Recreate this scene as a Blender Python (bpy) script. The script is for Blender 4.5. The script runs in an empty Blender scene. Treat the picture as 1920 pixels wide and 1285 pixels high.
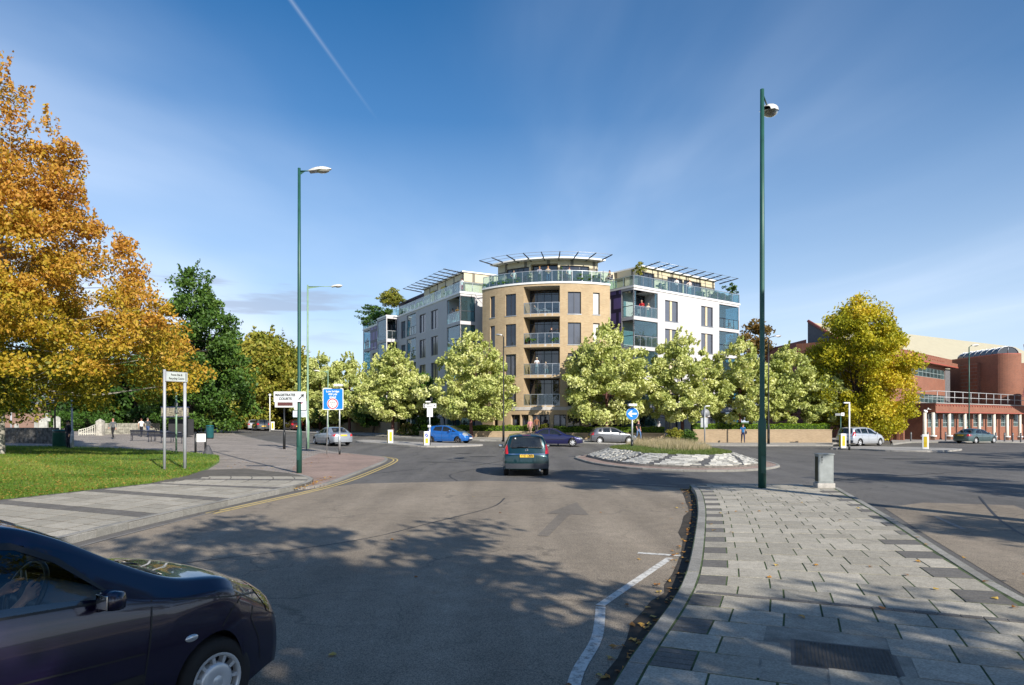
import bpy, bmesh, math, random
import numpy as np
from mathutils import Vector, Matrix
from mathutils.bvhtree import BVHTree

# ------------------------------------------------------------------ camera, sky, sun, exposure
C = bpy.context.scene.collection
sc = bpy.context.scene
CAMH, FPX, HOR = 2.1, 1280.0, 790.0
cam_d = bpy.data.cameras.new('camera')
cam = bpy.data.objects.new('camera', cam_d); C.objects.link(cam)
cam.location = (0, 0, CAMH); cam.rotation_euler = (math.radians(90), 0, 0)
cam_d.sensor_width = 36; cam_d.lens = 24.0
cam_d.shift_y = (HOR - 642.5) / 1920.0
cam_d.clip_start = 0.05; cam_d.clip_end = 6000
sc.camera = cam
SUN_AZ, SUN_EL = math.radians(32.5), math.radians(30)     # azimuth: to the right of straight behind the camera
SUNV = Vector((math.sin(SUN_AZ)*math.cos(SUN_EL), -math.cos(SUN_AZ)*math.cos(SUN_EL), math.sin(SUN_EL)))
w = bpy.data.worlds.new('World'); sc.world = w; w.use_nodes = True
nt = w.node_tree; nt.nodes.clear()
def N(nt, t, **k):
    n = nt.nodes.new(t)
    for a, b in k.items(): setattr(n, a, b)
    return n
def lk(nt, a, b): nt.links.new(a, b)
def mathn(nt, op, a, b=None, c=None, clamp=False):
    n = N(nt, 'ShaderNodeMath', operation=op); n.use_clamp = clamp
    for i, v in enumerate((a, b, c)):
        if v is None: continue
        if isinstance(v, (int, float)): n.inputs[i].default_value = v
        else: lk(nt, v, n.inputs[i])
    return n.outputs[0]
def ramp(nt, fac, stops, interp='LINEAR'):
    n = N(nt, 'ShaderNodeValToRGB'); n.color_ramp.interpolation = interp
    e = n.color_ramp.elements
    while len(e) < len(stops): e.new(0.5)
    for k, (p, c) in enumerate(stops):
        e[k].position = p; e[k].color = (c[0], c[1], c[2], 1) if not isinstance(c, (int, float)) else (c, c, c, 1)
    if fac is not None: lk(nt, fac, n.inputs[0])
    return n.outputs[0]
def mixc(nt, fac, a, b, blend='MIX'):
    n = N(nt, 'ShaderNodeMix', data_type='RGBA', blend_type=blend)
    for i, v in ((0, fac), (6, a), (7, b)):
        if isinstance(v, (int, float)): n.inputs[i].default_value = v
        elif isinstance(v, (tuple, list)): n.inputs[i].default_value = (v[0], v[1], v[2], 1)
        else: lk(nt, v, n.inputs[i])
    return n.outputs[2]
def build_sky():
    out = N(nt, 'ShaderNodeOutputWorld'); bg = N(nt, 'ShaderNodeBackground'); bg.inputs[1].default_value = 0.088
    sky = N(nt, 'ShaderNodeTexSky', sky_type='NISHITA'); sky.sun_disc = False
    sky.sun_elevation = SUN_EL; sky.sun_rotation = math.pi - SUN_AZ
    sky.altitude = 0; sky.air_density = 1.0; sky.dust_density = 0.6; sky.ozone_density = 3.5
    hs = N(nt, 'ShaderNodeHueSaturation'); hs.inputs['Saturation'].default_value = 1.5; hs.inputs['Value'].default_value = 1.0
    lk(nt, sky.outputs[0], hs.inputs['Color'])
    tc = N(nt, 'ShaderNodeTexCoord'); sp = N(nt, 'ShaderNodeSeparateXYZ'); lk(nt, tc.outputs['Generated'], sp.inputs[0])
    # project the view direction on a high flat cloud layer
    zc = mathn(nt, 'MAXIMUM', sp.outputs[2], 0.03)
    zc = mathn(nt, 'ADD', zc, 0.12)
    u = mathn(nt, 'DIVIDE', sp.outputs[0], zc); v = mathn(nt, 'DIVIDE', sp.outputs[1], zc)
    cb = N(nt, 'ShaderNodeCombineXYZ'); lk(nt, u, cb.inputs[0]); lk(nt, v, cb.inputs[1])
    mp = N(nt, 'ShaderNodeMapping'); lk(nt, cb.outputs[0], mp.inputs[0])
    mp.inputs['Rotation'].default_value = (0, 0, math.radians(14)); mp.inputs['Scale'].default_value = (0.42, 0.15, 1)
    n1 = N(nt, 'ShaderNodeTexNoise'); n1.inputs['Scale'].default_value = 1.0; n1.inputs['Detail'].default_value = 6
    n1.inputs['Roughness'].default_value = 0.5; n1.inputs['Distortion'].default_value = 1.1; lk(nt, mp.outputs[0], n1.inputs['Vector'])
    c1 = ramp(nt, n1.outputs[0], [(0.38, 0), (0.77, 0.85)], 'EASE')
    n2 = N(nt, 'ShaderNodeTexNoise'); n2.inputs['Scale'].default_value = 0.33; n2.inputs['Detail'].default_value = 3; lk(nt, cb.outputs[0], n2.inputs['Vector'])
    c2 = ramp(nt, n2.outputs[0], [(0.36, 0.08), (0.62, 1.0)], 'EASE')
    cl = mathn(nt, 'MULTIPLY', c1, c2)
    # thin veil that thickens to the horizon
    veil = ramp(nt, sp.outputs[2], [(0.0, 0.74), (0.10, 0.64), (0.24, 0.36), (0.40, 0.10), (0.60, 0.0)])
    cl = mathn(nt, 'ADD', cl, veil, clamp=True)
    col = mixc(nt, cl, hs.outputs[0], (6.9, 8.0, 9.8))
    # flat grey banks low over the left
    m3 = N(nt, 'ShaderNodeMapping'); lk(nt, tc.outputs['Generated'], m3.inputs[0]); m3.inputs['Scale'].default_value = (5, 5, 42)
    m3.inputs['Location'].default_value = (1.9, 0.4, 0.0)
    n3 = N(nt, 'ShaderNodeTexNoise'); n3.inputs['Scale'].default_value = 1.0; n3.inputs['Detail'].default_value = 5; lk(nt, m3.outputs[0], n3.inputs['Vector'])
    b3 = ramp(nt, n3.outputs[0], [(0.50, 0), (0.62, 1)], 'EASE')
    hb = ramp(nt, sp.outputs[2], [(0.10, 0), (0.135, 1), (0.185, 1), (0.215, 0)])
    lb = ramp(nt, mathn(nt, 'ADD', sp.outputs[0], 0.5), [(0.0, 1), (0.24, 1), (0.36, 0)])
    b3 = mathn(nt, 'MULTIPLY', mathn(nt, 'MULTIPLY', b3, hb), mathn(nt, 'MULTIPLY', lb, 0.6))
    col = mixc(nt, b3, col, (3.3, 3.9, 5.2))
    # aircraft trails: narrow bands round two great circles
    def trail(p0, p1, wdt, amt, x0, x1, col):
        a = Vector(((p0[0]-960)/FPX, 1, (HOR-p0[1])/FPX)).normalized(); b = Vector(((p1[0]-960)/FPX, 1, (HOR-p1[1])/FPX)).normalized()
        n = a.cross(b).normalized()
        d = N(nt, 'ShaderNodeVectorMath', operation='DOT_PRODUCT'); lk(nt, tc.outputs['Generated'], d.inputs[0]); d.inputs[1].default_value = n
        dd = mathn(nt, 'ABSOLUTE', d.outputs['Value'])
        wz = mathn(nt, 'MULTIPLY', sp.outputs[2], wdt*2.0)
        f = mathn(nt, 'SUBTRACT', 1.0, mathn(nt, 'DIVIDE', dd, wz), clamp=True)
        f = mathn(nt, 'POWER', f, 1.5)
        g = ramp(nt, sp.outputs[2], [(x0, 0), (x1, 1)])
        return mixc(nt, mathn(nt, 'MULTIPLY', mathn(nt, 'MULTIPLY', f, g), amt), col, (6.5, 7.3, 8.4))
    col = trail((545, 0), (700, 215), 0.0042, 0.24, 0.395, 0.50, col)
    lk(nt, col, bg.inputs[0]); lk(nt, bg.outputs[0], out.inputs[0])
build_sky()
sl = bpy.data.lights.new('sun', 'SUN'); sl.energy = 5.0; sl.angle = math.radians(0.5); sl.color = (1.0, 0.93, 0.82)
so = bpy.data.objects.new('sun', sl); C.objects.link(so); so.rotation_euler = SUNV.to_track_quat('Z', 'Y').to_euler()
sc.view_settings.view_transform = 'Standard'; sc.view_settings.look = 'None'
sc.view_settings.exposure = 0.5; sc.view_settings.gamma = 1.0; sc.view_settings.use_curve_mapping = False
try:
    sc.cycles.max_bounces = 8; sc.cycles.transparent_max_bounces = 16; sc.cycles.caustics_reflective = False; sc.cycles.caustics_refractive = False
except Exception: pass

# ------------------------------------------------------------------ terrain height and photo helpers
def sstep(a, b, x):
    t = max(0.0, min(1.0, (x-a)/(b-a))); return t*t*(3-2*t)
def soft(x, k=4.0):            # smooth max(0, x)
    if x <= -k: return 0.0
    if x >= k: return x
    return (x+k)**2/(4*k)
def H(x, y):
    s = 1 - sstep(0, 16, x)
    g = 0.022*(soft(y-46) - soft(y-71)) + 0.004*soft(min(y, 160)-71)
    l = 0.010*soft(min(-x, 60)-7, 2.5)*sstep(24, 50, y)
    return g*s + l - 0.38*sstep(44, 66, x)*sstep(48, 70, y)
def at(px, Y, dz=0.0):
    X = (px-960)/FPX*Y
    return Vector((X, Y, H(X, Y)+dz))
def zat(py, Y): return CAMH + (HOR-py)*Y/FPX

# ------------------------------------------------------------------ objects and tags
def tag(o, label=None, cat=None, group=None, kind=None):
    if label: o['label'] = label
    if cat: o['category'] = cat
    if group: o['group'] = group
    if kind: o['kind'] = kind
    return o
def thing(name, label, cat, loc=(0, 0, 0), rz=0.0, group=None, kind=None):
    o = bpy.data.objects.new(name, None); C.objects.link(o)
    o.location = loc; o.rotation_euler = (0, 0, rz); o.empty_display_size = 0.2
    return tag(o, label, cat, group, kind)
def link(name, me, mat=None, parent=None, loc=None, rot=None):
    o = bpy.data.objects.new(name, me); C.objects.link(o)
    if mat is not None:
        me.materials.clear()
        for m in (mat if isinstance(mat, (list, tuple)) else [mat]): me.materials.append(m)
    if parent is not None: o.parent = parent
    if loc is not None: o.location = loc
    if rot is not None: o.rotation_euler = rot
    return o
def copy_tree(o, parent=None):
    c = o.copy(); C.objects.link(c); c.parent = parent
    for ch in list(o.children): copy_tree(ch, c)
    return c

# ------------------------------------------------------------------ mesh builder
def frame_of(d, up=Vector((0, 0, 1))):
    d = Vector(d).normalized()
    if abs(d.dot(up)) > 0.99: up = Vector((1, 0, 0))
    a = d.cross(up).normalized(); b = a.cross(d).normalized()
    return a, b
class MB:
    def __init__(s): s.v = []; s.f = []; s.mi = []; s.uv = {}; s.sm = []; s.rn = []
    def add(s, vs, fs, mi=0, sm=False, rn=0.5):
        b = len(s.v); s.v += [tuple(p) for p in vs]
        for f in fs: s.f.append(tuple(b+i for i in f)); s.mi.append(mi); s.sm.append(sm); s.rn.append(rn)
    def quad(s, a, b, c, d, mi=0, uv=None, rn=0.5):
        s.add((a, b, c, d), [(0, 1, 2, 3)], mi, rn=rn)
        if uv: s.uv[len(s.f)-1] = uv
    def box(s, lo, hi, mi=0, M=None, rn=0.5):
        x0, y0, z0 = lo; x1, y1, z1 = hi
        vs = [Vector(p) for p in ((x0,y0,z0),(x1,y0,z0),(x1,y1,z0),(x0,y1,z0),(x0,y0,z1),(x1,y0,z1),(x1,y1,z1),(x0,y1,z1))]
        if M is not None: vs = [M @ p for p in vs]
        s.add(vs, [(0,3,2,1),(4,5,6,7),(0,1,5,4),(1,2,6,5),(2,3,7,6),(3,0,4,7)], mi, rn=rn)
    def bbox(s, lo, hi, b=0.01, mi=0, M=None):   # box with chamfered edges
        x0, y0, z0 = lo; x1, y1, z1 = hi; vs = []
        bm = bmesh.new(); bmesh.ops.create_cube(bm, size=1)
        for q in bm.verts: q.co = Vector(((x0+x1)/2+q.co.x*(x1-x0), (y0+y1)/2+q.co.y*(y1-y0), (z0+z1)/2+q.co.z*(z1-z0)))
        bmesh.ops.bevel(bm, geom=bm.edges[:], offset=b, segments=2, affect='EDGES', profile=0.7)
        bm.verts.ensure_lookup_table()
        vs = [q.co.copy() for q in bm.verts]
        if M is not None: vs = [M @ p for p in vs]
        s.add(vs, [tuple(q.index for q in f.verts) for f in bm.faces], mi, True); bm.free()
    def tube(s, pts, r, n=8, mi=0, cap=True, sm=True):
        pts = [Vector(p) for p in pts]; k = len(pts)
        rs = r if isinstance(r, (list, tuple)) else [r]*k
        vs = []; a0 = None
        for i, p in enumerate(pts):
            d = (pts[min(i+1, k-1)] - pts[max(i-1, 0)])
            if d.length < 1e-9: d = Vector((0, 0, 1))
            a, b = frame_of(d)
            if a0 is None: b = d.normalized().cross(a)
            else:
                a = (a0 - d.normalized()*a0.dot(d.normalized()))
                if a.length < 1e-6: a, b = frame_of(d)
                a.normalize(); b = d.normalized().cross(a)
            a0 = a
            for j in range(n):
                t = 2*math.pi*j/n; vs.append(p + (a*math.cos(t)+b*math.sin(t))*rs[i])
        fs = [(i*n+j, i*n+(j+1) % n, (i+1)*n+(j+1) % n, (i+1)*n+j) for i in range(k-1) for j in range(n)]
        s.add(vs, fs, mi, sm)
        if cap:
            b = len(s.v)-len(vs)
            s.f.append(tuple(b+j for j in reversed(range(n)))); s.mi.append(mi); s.sm.append(False); s.rn.append(.5)
            s.f.append(tuple(b+(k-1)*n+j for j in range(n))); s.mi.append(mi); s.sm.append(False); s.rn.append(.5)
    def lathe(s, prof, n=24, mi=0, M=None, sm=True):
        vs = []
        for r, z in prof:
            for j in range(n):
                t = 2*math.pi*j/n; p = Vector((r*math.cos(t), r*math.sin(t), z)); vs.append(M @ p if M is not None else p)
        k = len(prof)
        s.add(vs, [(i*n+j, i*n+(j+1) % n, (i+1)*n+(j+1) % n, (i+1)*n+j) for i in range(k-1) for j in range(n)], mi, sm)
    def prism(s, poly, z0, z1, mi=0, M=None):     # poly in xy
        k = len(poly); vs = [Vector((p[0], p[1], z0)) for p in poly]+[Vector((p[0], p[1], z1)) for p in poly]
        if M is not None: vs = [M @ p for p in vs]
        s.add(vs, [tuple(reversed(range(k))), tuple(range(k, 2*k))]+[(i, (i+1) % k, k+(i+1) % k, k+i) for i in range(k)], mi)
    def sphere(s, c, r, n=12, mi=0, sc=(1, 1, 1), M=None):
        vs = []; m = n//2
        for i in range(m+1):
            a = math.pi*i/m
            for j in range(n):
                t = 2*math.pi*j/n
                p = Vector((c[0]+r*sc[0]*math.sin(a)*math.cos(t), c[1]+r*sc[1]*math.sin(a)*math.sin(t), c[2]-r*sc[2]*math.cos(a)))
                vs.append(M @ p if M is not None else p)
        s.add(vs, [(i*n+j, i*n+(j+1) % n, (i+1)*n+(j+1) % n, (i+1)*n+j) for i in range(m) for j in range(n)], mi, True)
    def mesh(s, name='mesh'):
        me = bpy.data.meshes.new(name); me.from_pydata(s.v, [], s.f)
        me.polygons.foreach_set('material_index', s.mi); me.polygons.foreach_set('use_smooth', s.sm)
        a = me.attributes.new('rnd', 'FLOAT', 'FACE'); a.data.foreach_set('value', s.rn)
        if s.uv:
            ul = me.uv_layers.new(name='UVMap')
            for fi, uv in s.uv.items():
                li = me.polygons[fi].loop_start
                for k, q in enumerate(uv): ul.data[li+k].uv = q
        me.validate(); me.update(); return me
    def build(s, name, mat, parent=None, loc=None, rot=None):
        return link(name, s.mesh(name), mat, parent, loc, rot)
def Mloc(x, y, z, rz=0, rx=0, ry=0):
    return Matrix.Translation((x, y, z)) @ Matrix.Rotation(rz, 4, 'Z') @ Matrix.Rotation(ry, 4, 'Y') @ Matrix.Rotation(rx, 4, 'X')

# ------------------------------------------------------------------ materials
_mats = {}
def mat(name, col, rough=0.6, metal=0.0, var=0.12, scale=3.0, spec=None, coat=0.0, bump=0.0, emis=None, uv=False, fine=0.0):
    if name in _mats: return _mats[name]
    m = bpy.data.materials.new(name); m.use_nodes = True; t = m.node_tree; b = t.nodes['Principled BSDF']
    b.inputs['Roughness'].default_value = rough; b.inputs['Metallic'].default_value = metal
    if spec is not None: b.inputs['Specular IOR Level'].default_value = spec
    if coat: b.inputs['Coat Weight'].default_value = coat; b.inputs['Coat Roughness'].default_value = 0.03
    tc = N(t, 'ShaderNodeTexCoord'); n1 = N(t, 'ShaderNodeTexNoise'); n1.inputs['Scale'].default_value = scale; n1.inputs['Detail'].default_value = 6
    lk(t, tc.outputs['Object'], n1.inputs['Vector'])
    lo = tuple(c*(1-var) for c in col); hi = tuple(min(1, c*(1+var)) for c in col)
    cc = ramp(t, n1.outputs[0], [(0.3, lo), (0.7, hi)])
    if fine:
        n2 = N(t, 'ShaderNodeTexNoise'); n2.inputs['Scale'].default_value = scale*18; n2.inputs['Detail'].default_value = 4
        lk(t, tc.outputs['Object'], n2.inputs['Vector'])
        cc = mixc(t, fine, cc, ramp(t, n2.outputs[0], [(0.3, 0.25), (0.7, 0.75)]), 'OVERLAY')
    lk(t, cc, b.inputs['Base Color'])
    if bump:
        bp = N(t, 'ShaderNodeBump'); bp.inputs['Strength'].default_value = bump; bp.inputs['Distance'].default_value = 0.02
        lk(t, n1.outputs[0], bp.inputs['Height']); lk(t, bp.outputs[0], b.inputs['Normal'])
    if emis: b.inputs['Emission Color'].default_value = (*col, 1); b.inputs['Emission Strength'].default_value = emis
    _mats[name] = m; return m
def glass(name, tint, alpha, rough=0.02, refl=0.28):     # tinted see-through pane: transparent mixed with a sharp reflection
    if name in _mats: return _mats[name]
    m = bpy.data.materials.new(name); m.use_nodes = True; t = m.node_tree; t.nodes.clear()
    o = N(t, 'ShaderNodeOutputMaterial'); tr = N(t, 'ShaderNodeBsdfTransparent'); tr.inputs[0].default_value = (*tint, 1)
    g = N(t, 'ShaderNodeBsdfGlossy'); g.inputs['Roughness'].default_value = rough; g.inputs[0].default_value = (0.9, 0.95, 1, 1)
    d = N(t, 'ShaderNodeBsdfDiffuse'); d.inputs[0].default_value = (tint[0]*.6, tint[1]*.6, tint[2]*.6, 1)
    m1 = N(t, 'ShaderNodeMixShader'); m1.inputs[0].default_value = alpha; lk(t, tr.outputs[0], m1.inputs[1]); lk(t, d.outputs[0], m1.inputs[2])
    fr = N(t, 'ShaderNodeFresnel'); fr.inputs[0].default_value = 1.52
    m2 = N(t, 'ShaderNodeMixShader'); lk(t, mathn(t, 'MINIMUM', mathn(t, 'MULTIPLY', fr.outputs[0], 1.3), refl), m2.inputs[0]); lk(t, m1.outputs[0], m2.inputs[1]); lk(t, g.outputs[0], m2.inputs[2])
    lk(t, m2.outputs[0], o.inputs[0]); _mats[name] = m; return m
def leafmat(name, stops, transl=0.35, rough=0.55):
    if name in _mats: return _mats[name]
    m = bpy.data.materials.new(name); m.use_nodes = True; t = m.node_tree; t.nodes.clear()
    o = N(t, 'ShaderNodeOutputMaterial'); at_ = N(t, 'ShaderNodeAttribute', attribute_name='rnd')
    c = ramp(t, at_.outputs['Fac'], stops)
    p = N(t, 'ShaderNodeBsdfPrincipled'); p.inputs['Roughness'].default_value = rough; lk(t, c, p.inputs['Base Color']); p.inputs['Specular IOR Level'].default_value = 0.35
    tr = N(t, 'ShaderNodeBsdfTranslucent'); lk(t, mixc(t, 1.0, c, (1.0, 0.95, 0.45), 'MULTIPLY'), tr.inputs[0])
    mx = N(t, 'ShaderNodeMixShader'); mx.inputs[0].default_value = transl; lk(t, p.outputs[0], mx.inputs[1]); lk(t, tr.outputs[0], mx.inputs[2])
    lk(t, mx.outputs[0], o.inputs[0]); _mats[name] = m; return m
def brickmat(name, c1, c2, mortar, bw=0.225, bh=0.075, var=0.15, rough=0.85):
    if name in _mats: return _mats[name]
    m = bpy.data.materials.new(name); m.use_nodes = True; t = m.node_tree; b = t.nodes['Principled BSDF']; b.inputs['Roughness'].default_value = rough
    uv = N(t, 'ShaderNodeUVMap'); uv.uv_map = 'UVMap'
    br = N(t, 'ShaderNodeTexBrick'); lk(t, uv.outputs[0], br.inputs['Vector']); br.inputs['Scale'].default_value = 1
    br.inputs['Brick Width'].default_value = bw; br.inputs['Row Height'].default_value = bh; br.inputs['Mortar Size'].default_value = bh*0.14
    br.inputs['Color1'].default_value = (*c1, 1); br.inputs['Color2'].default_value = (*c2, 1); br.inputs['Mortar'].default_value = (*mortar, 1)
    n1 = N(t, 'ShaderNodeTexNoise'); n1.inputs['Scale'].default_value = 0.9; n1.inputs['Detail'].default_value = 6; lk(t, uv.outputs[0], n1.inputs['Vector'])
    cc = mixc(t, 1.0, br.outputs[0], ramp(t, n1.outputs[0], [(0.3, 1-var), (0.7, 1.0)]), 'MULTIPLY')
    lk(t, cc, b.inputs['Base Color']); _mats[name] = m; return m
def text_mesh(body, size, align='CENTER', ext=0.002, bold=0.0):
    cu = bpy.data.curves.new('lettering', 'FONT'); cu.body = body; cu.size = size; cu.align_x = align; cu.align_y = 'CENTER'; cu.extrude = ext; cu.offset = bold
    o = bpy.data.objects.new('tmp', cu); C.objects.link(o)
    dg = bpy.context.evaluated_depsgraph_get(); me = bpy.data.meshes.new_from_object(o.evaluated_get(dg))
    bpy.data.objects.remove(o); bpy.data.curves.remove(cu); return me
def lettering(body, size, mt, parent, M, bold=0.0, align='CENTER'):   # M: text plane xy -> parent space
    me = text_mesh(body, size, align, bold=bold); me.transform(M)
    return link('lettering', me, mt, parent)
FACE = Matrix.Rotation(math.pi/2, 4, 'X')     # text plane stood upright, reading from -Y

def in_poly(x, y, P):
    r = False; j = len(P)-1
    for i in range(len(P)):
        if (P[i][1] > y) != (P[j][1] > y) and x < (P[j][0]-P[i][0])*(y-P[i][1])/(P[j][1]-P[i][1])+P[i][0]: r = not r
        j = i
    return r
def edge_dist(x, y, P):
    best = 1e9
    for i in range(len(P)):
        ax, ay = P[i]; bx, by = P[(i+1) % len(P)]; dx, dy = bx-ax, by-ay
        t = max(0, min(1, ((x-ax)*dx+(y-ay)*dy)/max(1e-9, dx*dx+dy*dy)))
        best = min(best, math.hypot(x-ax-dx*t, y-ay-dy*t))
    return best
def crom(P, n=6, closed=False):   # Catmull-Rom through the points
    out = []; k = len(P)
    for i in range(k if closed else k-1):
        p = [Vector(P[j % k] if closed else P[max(0, min(k-1, j))]) for j in (i-1, i, i+1, i+2)]
        for q in range(n):
            t = q/n; out.append(0.5*((2*p[1])+(-p[0]+p[2])*t+(2*p[0]-5*p[1]+4*p[2]-p[3])*t*t+(-p[0]+3*p[1]-3*p[2]+p[3])*t**3))
    if not closed: out.append(Vector(P[-1]))
    return [tuple(v) for v in out]
def sheet(name, poly, zoff, mt, kind='structure', cell=3.0, skirt=0.0, zf=None, parent=None, xr=(-75, 96), yr=(-15, 120)):
    bm = bmesh.new(); vs = [bm.verts.new((p[0], p[1], 0)) for p in poly]; bm.faces.new(vs)
    xs = [p[0] for p in poly]; ys = [p[1] for p in poly]
    def cut(co, no):
        bmesh.ops.bisect_plane(bm, geom=bm.verts[:]+bm.edges[:]+bm.faces[:], plane_co=co, plane_no=no, dist=1e-5)
    x = math.ceil(max(min(xs), xr[0])/cell)*cell
    while x < min(max(xs), xr[1]): cut((x, 0, 0), (1, 0, 0)); x += cell
    y = math.ceil(max(min(ys), yr[0])/cell)*cell
    while y < min(max(ys), yr[1]): cut((0, y, 0), (0, 1, 0)); y += cell
    bmesh.ops.triangulate(bm, faces=bm.faces[:])
    for f in bm.faces:
        if f.normal.z < 0: f.normal_flip()
    bm.normal_update()
    if skirt:
        be = [e for e in bm.edges if e.is_boundary]
        r = bmesh.ops.extrude_edge_only(bm, edges=be)
        low = {v for v in r['geom'] if isinstance(v, bmesh.types.BMVert)}
    else: low = set()
    for v in bm.verts:
        z = (zf(v.co.x, v.co.y) if zf else H(v.co.x, v.co.y)) + zoff
        v.co.z = z - (skirt if v in low else 0)
    me = bpy.data.meshes.new(name); bm.to_mesh(me); bm.free()
    for p in me.polygons: p.use_smooth = zf is not None
    o = link(name, me, mt, parent)
    if parent is None and kind: o['kind'] = kind
    return o
def kerb(name, pts, width, top, mt, side=1, seg=0.9, kind='structure', base=-0.05, parent=None):
    # stones laid end to end along a line; 'side' gives which side of the line they lie on
    b = MB(); acc = 0; random.seed(len(pts))
    P = [Vector((p[0], p[1])) for p in pts]
    L = [0]
    for i in range(1, len(P)): L.append(L[-1]+(P[i]-P[i-1]).length)
    def at_s(s):
        for i in range(1, len(P)):
            if s <= L[i] or i == len(P)-1:
                t = (s-L[i-1])/max(1e-6, L[i]-L[i-1]); d = (P[i]-P[i-1]).normalized(); return P[i-1].lerp(P[i], t), Vector((-d.y, d.x))*side
    n = max(1, int(L[-1]/seg))
    for k in range(n):
        s0 = L[-1]*k/n+0.006; s1 = L[-1]*(k+1)/n-0.006
        a, na = at_s(s0); c, nc = at_s(s1); h = random.uniform(-0.004, 0.004); rn = random.random()
        ring = []
        for p, q in ((a, na), (c, nc)):
            z = H(p.x, p.y)
            for off, zz in ((-.006, base), (-.006, top-0.025+h), (0.014, top+h), (width, top+h), (width, base)):
                ring.append((p.x+q.x*off, p.y+q.y*off, z+zz))
        fs = [(i, i+1, i+6, i+5) for i in range(4)]+[(0, 1, 2, 3, 4), (9, 8, 7, 6, 5)]
        b.add(ring, fs, rn=rn)
    o = b.build(name, mt, parent)
    if parent is None: o['kind'] = kind
    return o
# ------------------------------------------------------------------ ground materials
def asphalt(name, c0, c1, crack=0.6, scale=1.0, leafy=0.0):
    m = bpy.data.materials.new(name); m.use_nodes = True; t = m.node_tree; b = t.nodes['Principled BSDF']
    b.inputs['Roughness'].default_value = 0.82; b.inputs['Specular IOR Level'].default_value = 0.35
    tc = N(t, 'ShaderNodeTexCoord')
    big = N(t, 'ShaderNodeTexNoise'); big.inputs['Scale'].default_value = 0.22; big.inputs['Detail'].default_value = 8; big.inputs['Roughness'].default_value = 0.62; lk(t, tc.outputs['Object'], big.inputs['Vector'])
    c = ramp(t, big.outputs[0], [(0.28, c0), (0.72, c1)])
    mid = N(t, 'ShaderNodeTexNoise'); mid.inputs['Scale'].default_value = 3.2; mid.inputs['Detail'].default_value = 6; mid.inputs['Roughness'].default_value = 0.7; lk(t, tc.outputs['Object'], mid.inputs['Vector'])
    c = mixc(t, 0.45, c, ramp(t, mid.outputs[0], [(0.3, 0.32), (0.7, 0.66)]), 'OVERLAY')
    fi = N(t, 'ShaderNodeTexNoise'); fi.inputs['Scale'].default_value = 85; fi.inputs['Detail'].default_value = 3; lk(t, tc.outputs['Object'], fi.inputs['Vector'])
    c = mixc(t, 0.8, c, ramp(t, fi.outputs[0], [(0.36, 0.22), (0.66, 0.80)]), 'OVERLAY')
    vo = N(t, 'ShaderNodeTexVoronoi'); vo.inputs['Scale'].default_value = 55; lk(t, tc.outputs['Object'], vo.inputs['Vector'])
    st = ramp(t, vo.outputs['Color'], [(0.78, 0), (0.86, 1)])
    c = mixc(t, mathn(t, 'MULTIPLY', st, 0.28), c, (0.30, 0.27, 0.22))
    # cracks: wobbly cell edges, broken up by a mask
    dn = N(t, 'ShaderNodeTexNoise'); dn.inputs['Scale'].default_value = 0.9; dn.inputs['Detail'].default_value = 6; lk(t, tc.outputs['Object'], dn.inputs['Vector'])
    va = N(t, 'ShaderNodeVectorMath', operation='MULTIPLY_ADD'); lk(t, dn.outputs['Color'], va.inputs[0]); va.inputs[1].default_value = (1.6, 1.6, 0); lk(t, tc.outputs['Object'], va.inputs[2])
    vc = N(t, 'ShaderNodeTexVoronoi', feature='DISTANCE_TO_EDGE'); vc.inputs['Scale'].default_value = 0.33*scale; lk(t, va.outputs[0], vc.inputs['Vector'])
    cr = ramp(t, vc.outputs['Distance'], [(0.0, 1), (0.0045, 1), (0.009, 0)])
    mk = N(t, 'ShaderNodeTexNoise'); mk.inputs['Scale'].default_value = 0.35; mk.inputs['Detail'].default_value = 2; lk(t, tc.outputs['Object'], mk.inputs['Vector'])
    cr = mathn(t, 'MULTIPLY', mathn(t, 'MULTIPLY', cr, ramp(t, mk.outputs[0], [(0.44, 0), (0.56, 1)])), crack)
    c = mixc(t, cr, c, (0.022, 0.021, 0.02))
    # long streaks where tyres run
    sm_ = N(t, 'ShaderNodeMapping'); lk(t, tc.outputs['Object'], sm_.inputs[0]); sm_.inputs['Scale'].default_value = (1.1, 0.10, 1); sm_.inputs['Rotation'].default_value = (0, 0, 0.12)
    sn = N(t, 'ShaderNodeTexNoise'); sn.inputs['Scale'].default_value = 1.0; sn.inputs['Detail'].default_value = 5; lk(t, sm_.outputs[0], sn.inputs['Vector'])
    c = mixc(t, 0.55, c, ramp(t, sn.outputs[0], [(0.32, 0.34), (0.68, 0.66)]), 'OVERLAY')
    # oil drips and old patches
    ol = N(t, 'ShaderNodeTexNoise'); ol.inputs['Scale'].default_value = 0.75; ol.inputs['Detail'].default_value = 9; ol.inputs['Roughness'].default_value = 0.75; lk(t, tc.outputs['Object'], ol.inputs['Vector'])
    c = mixc(t, mathn(t, 'MULTIPLY', ramp(t, ol.outputs[0], [(0.60, 0), (0.70, 1)]), 0.35), c, (0.045, 0.043, 0.042))
    lk(t, c, b.inputs['Base Color'])
    bp = N(t, 'ShaderNodeBump'); bp.inputs['Strength'].default_value = 0.55; bp.inputs['Distance'].default_value = 0.006
    lk(t, fi.outputs[0], bp.inputs['Height']); lk(t, bp.outputs[0], b.inputs['Normal'])
    _mats[name] = m; return m
M_ROAD = asphalt('old_asphalt', (0.092, 0.088, 0.084), (0.135, 0.128, 0.120))
M_ROAD2 = asphalt('brown_asphalt', (0.205, 0.170, 0.128), (0.275, 0.232, 0.180), 0.35, 1.3)
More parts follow.
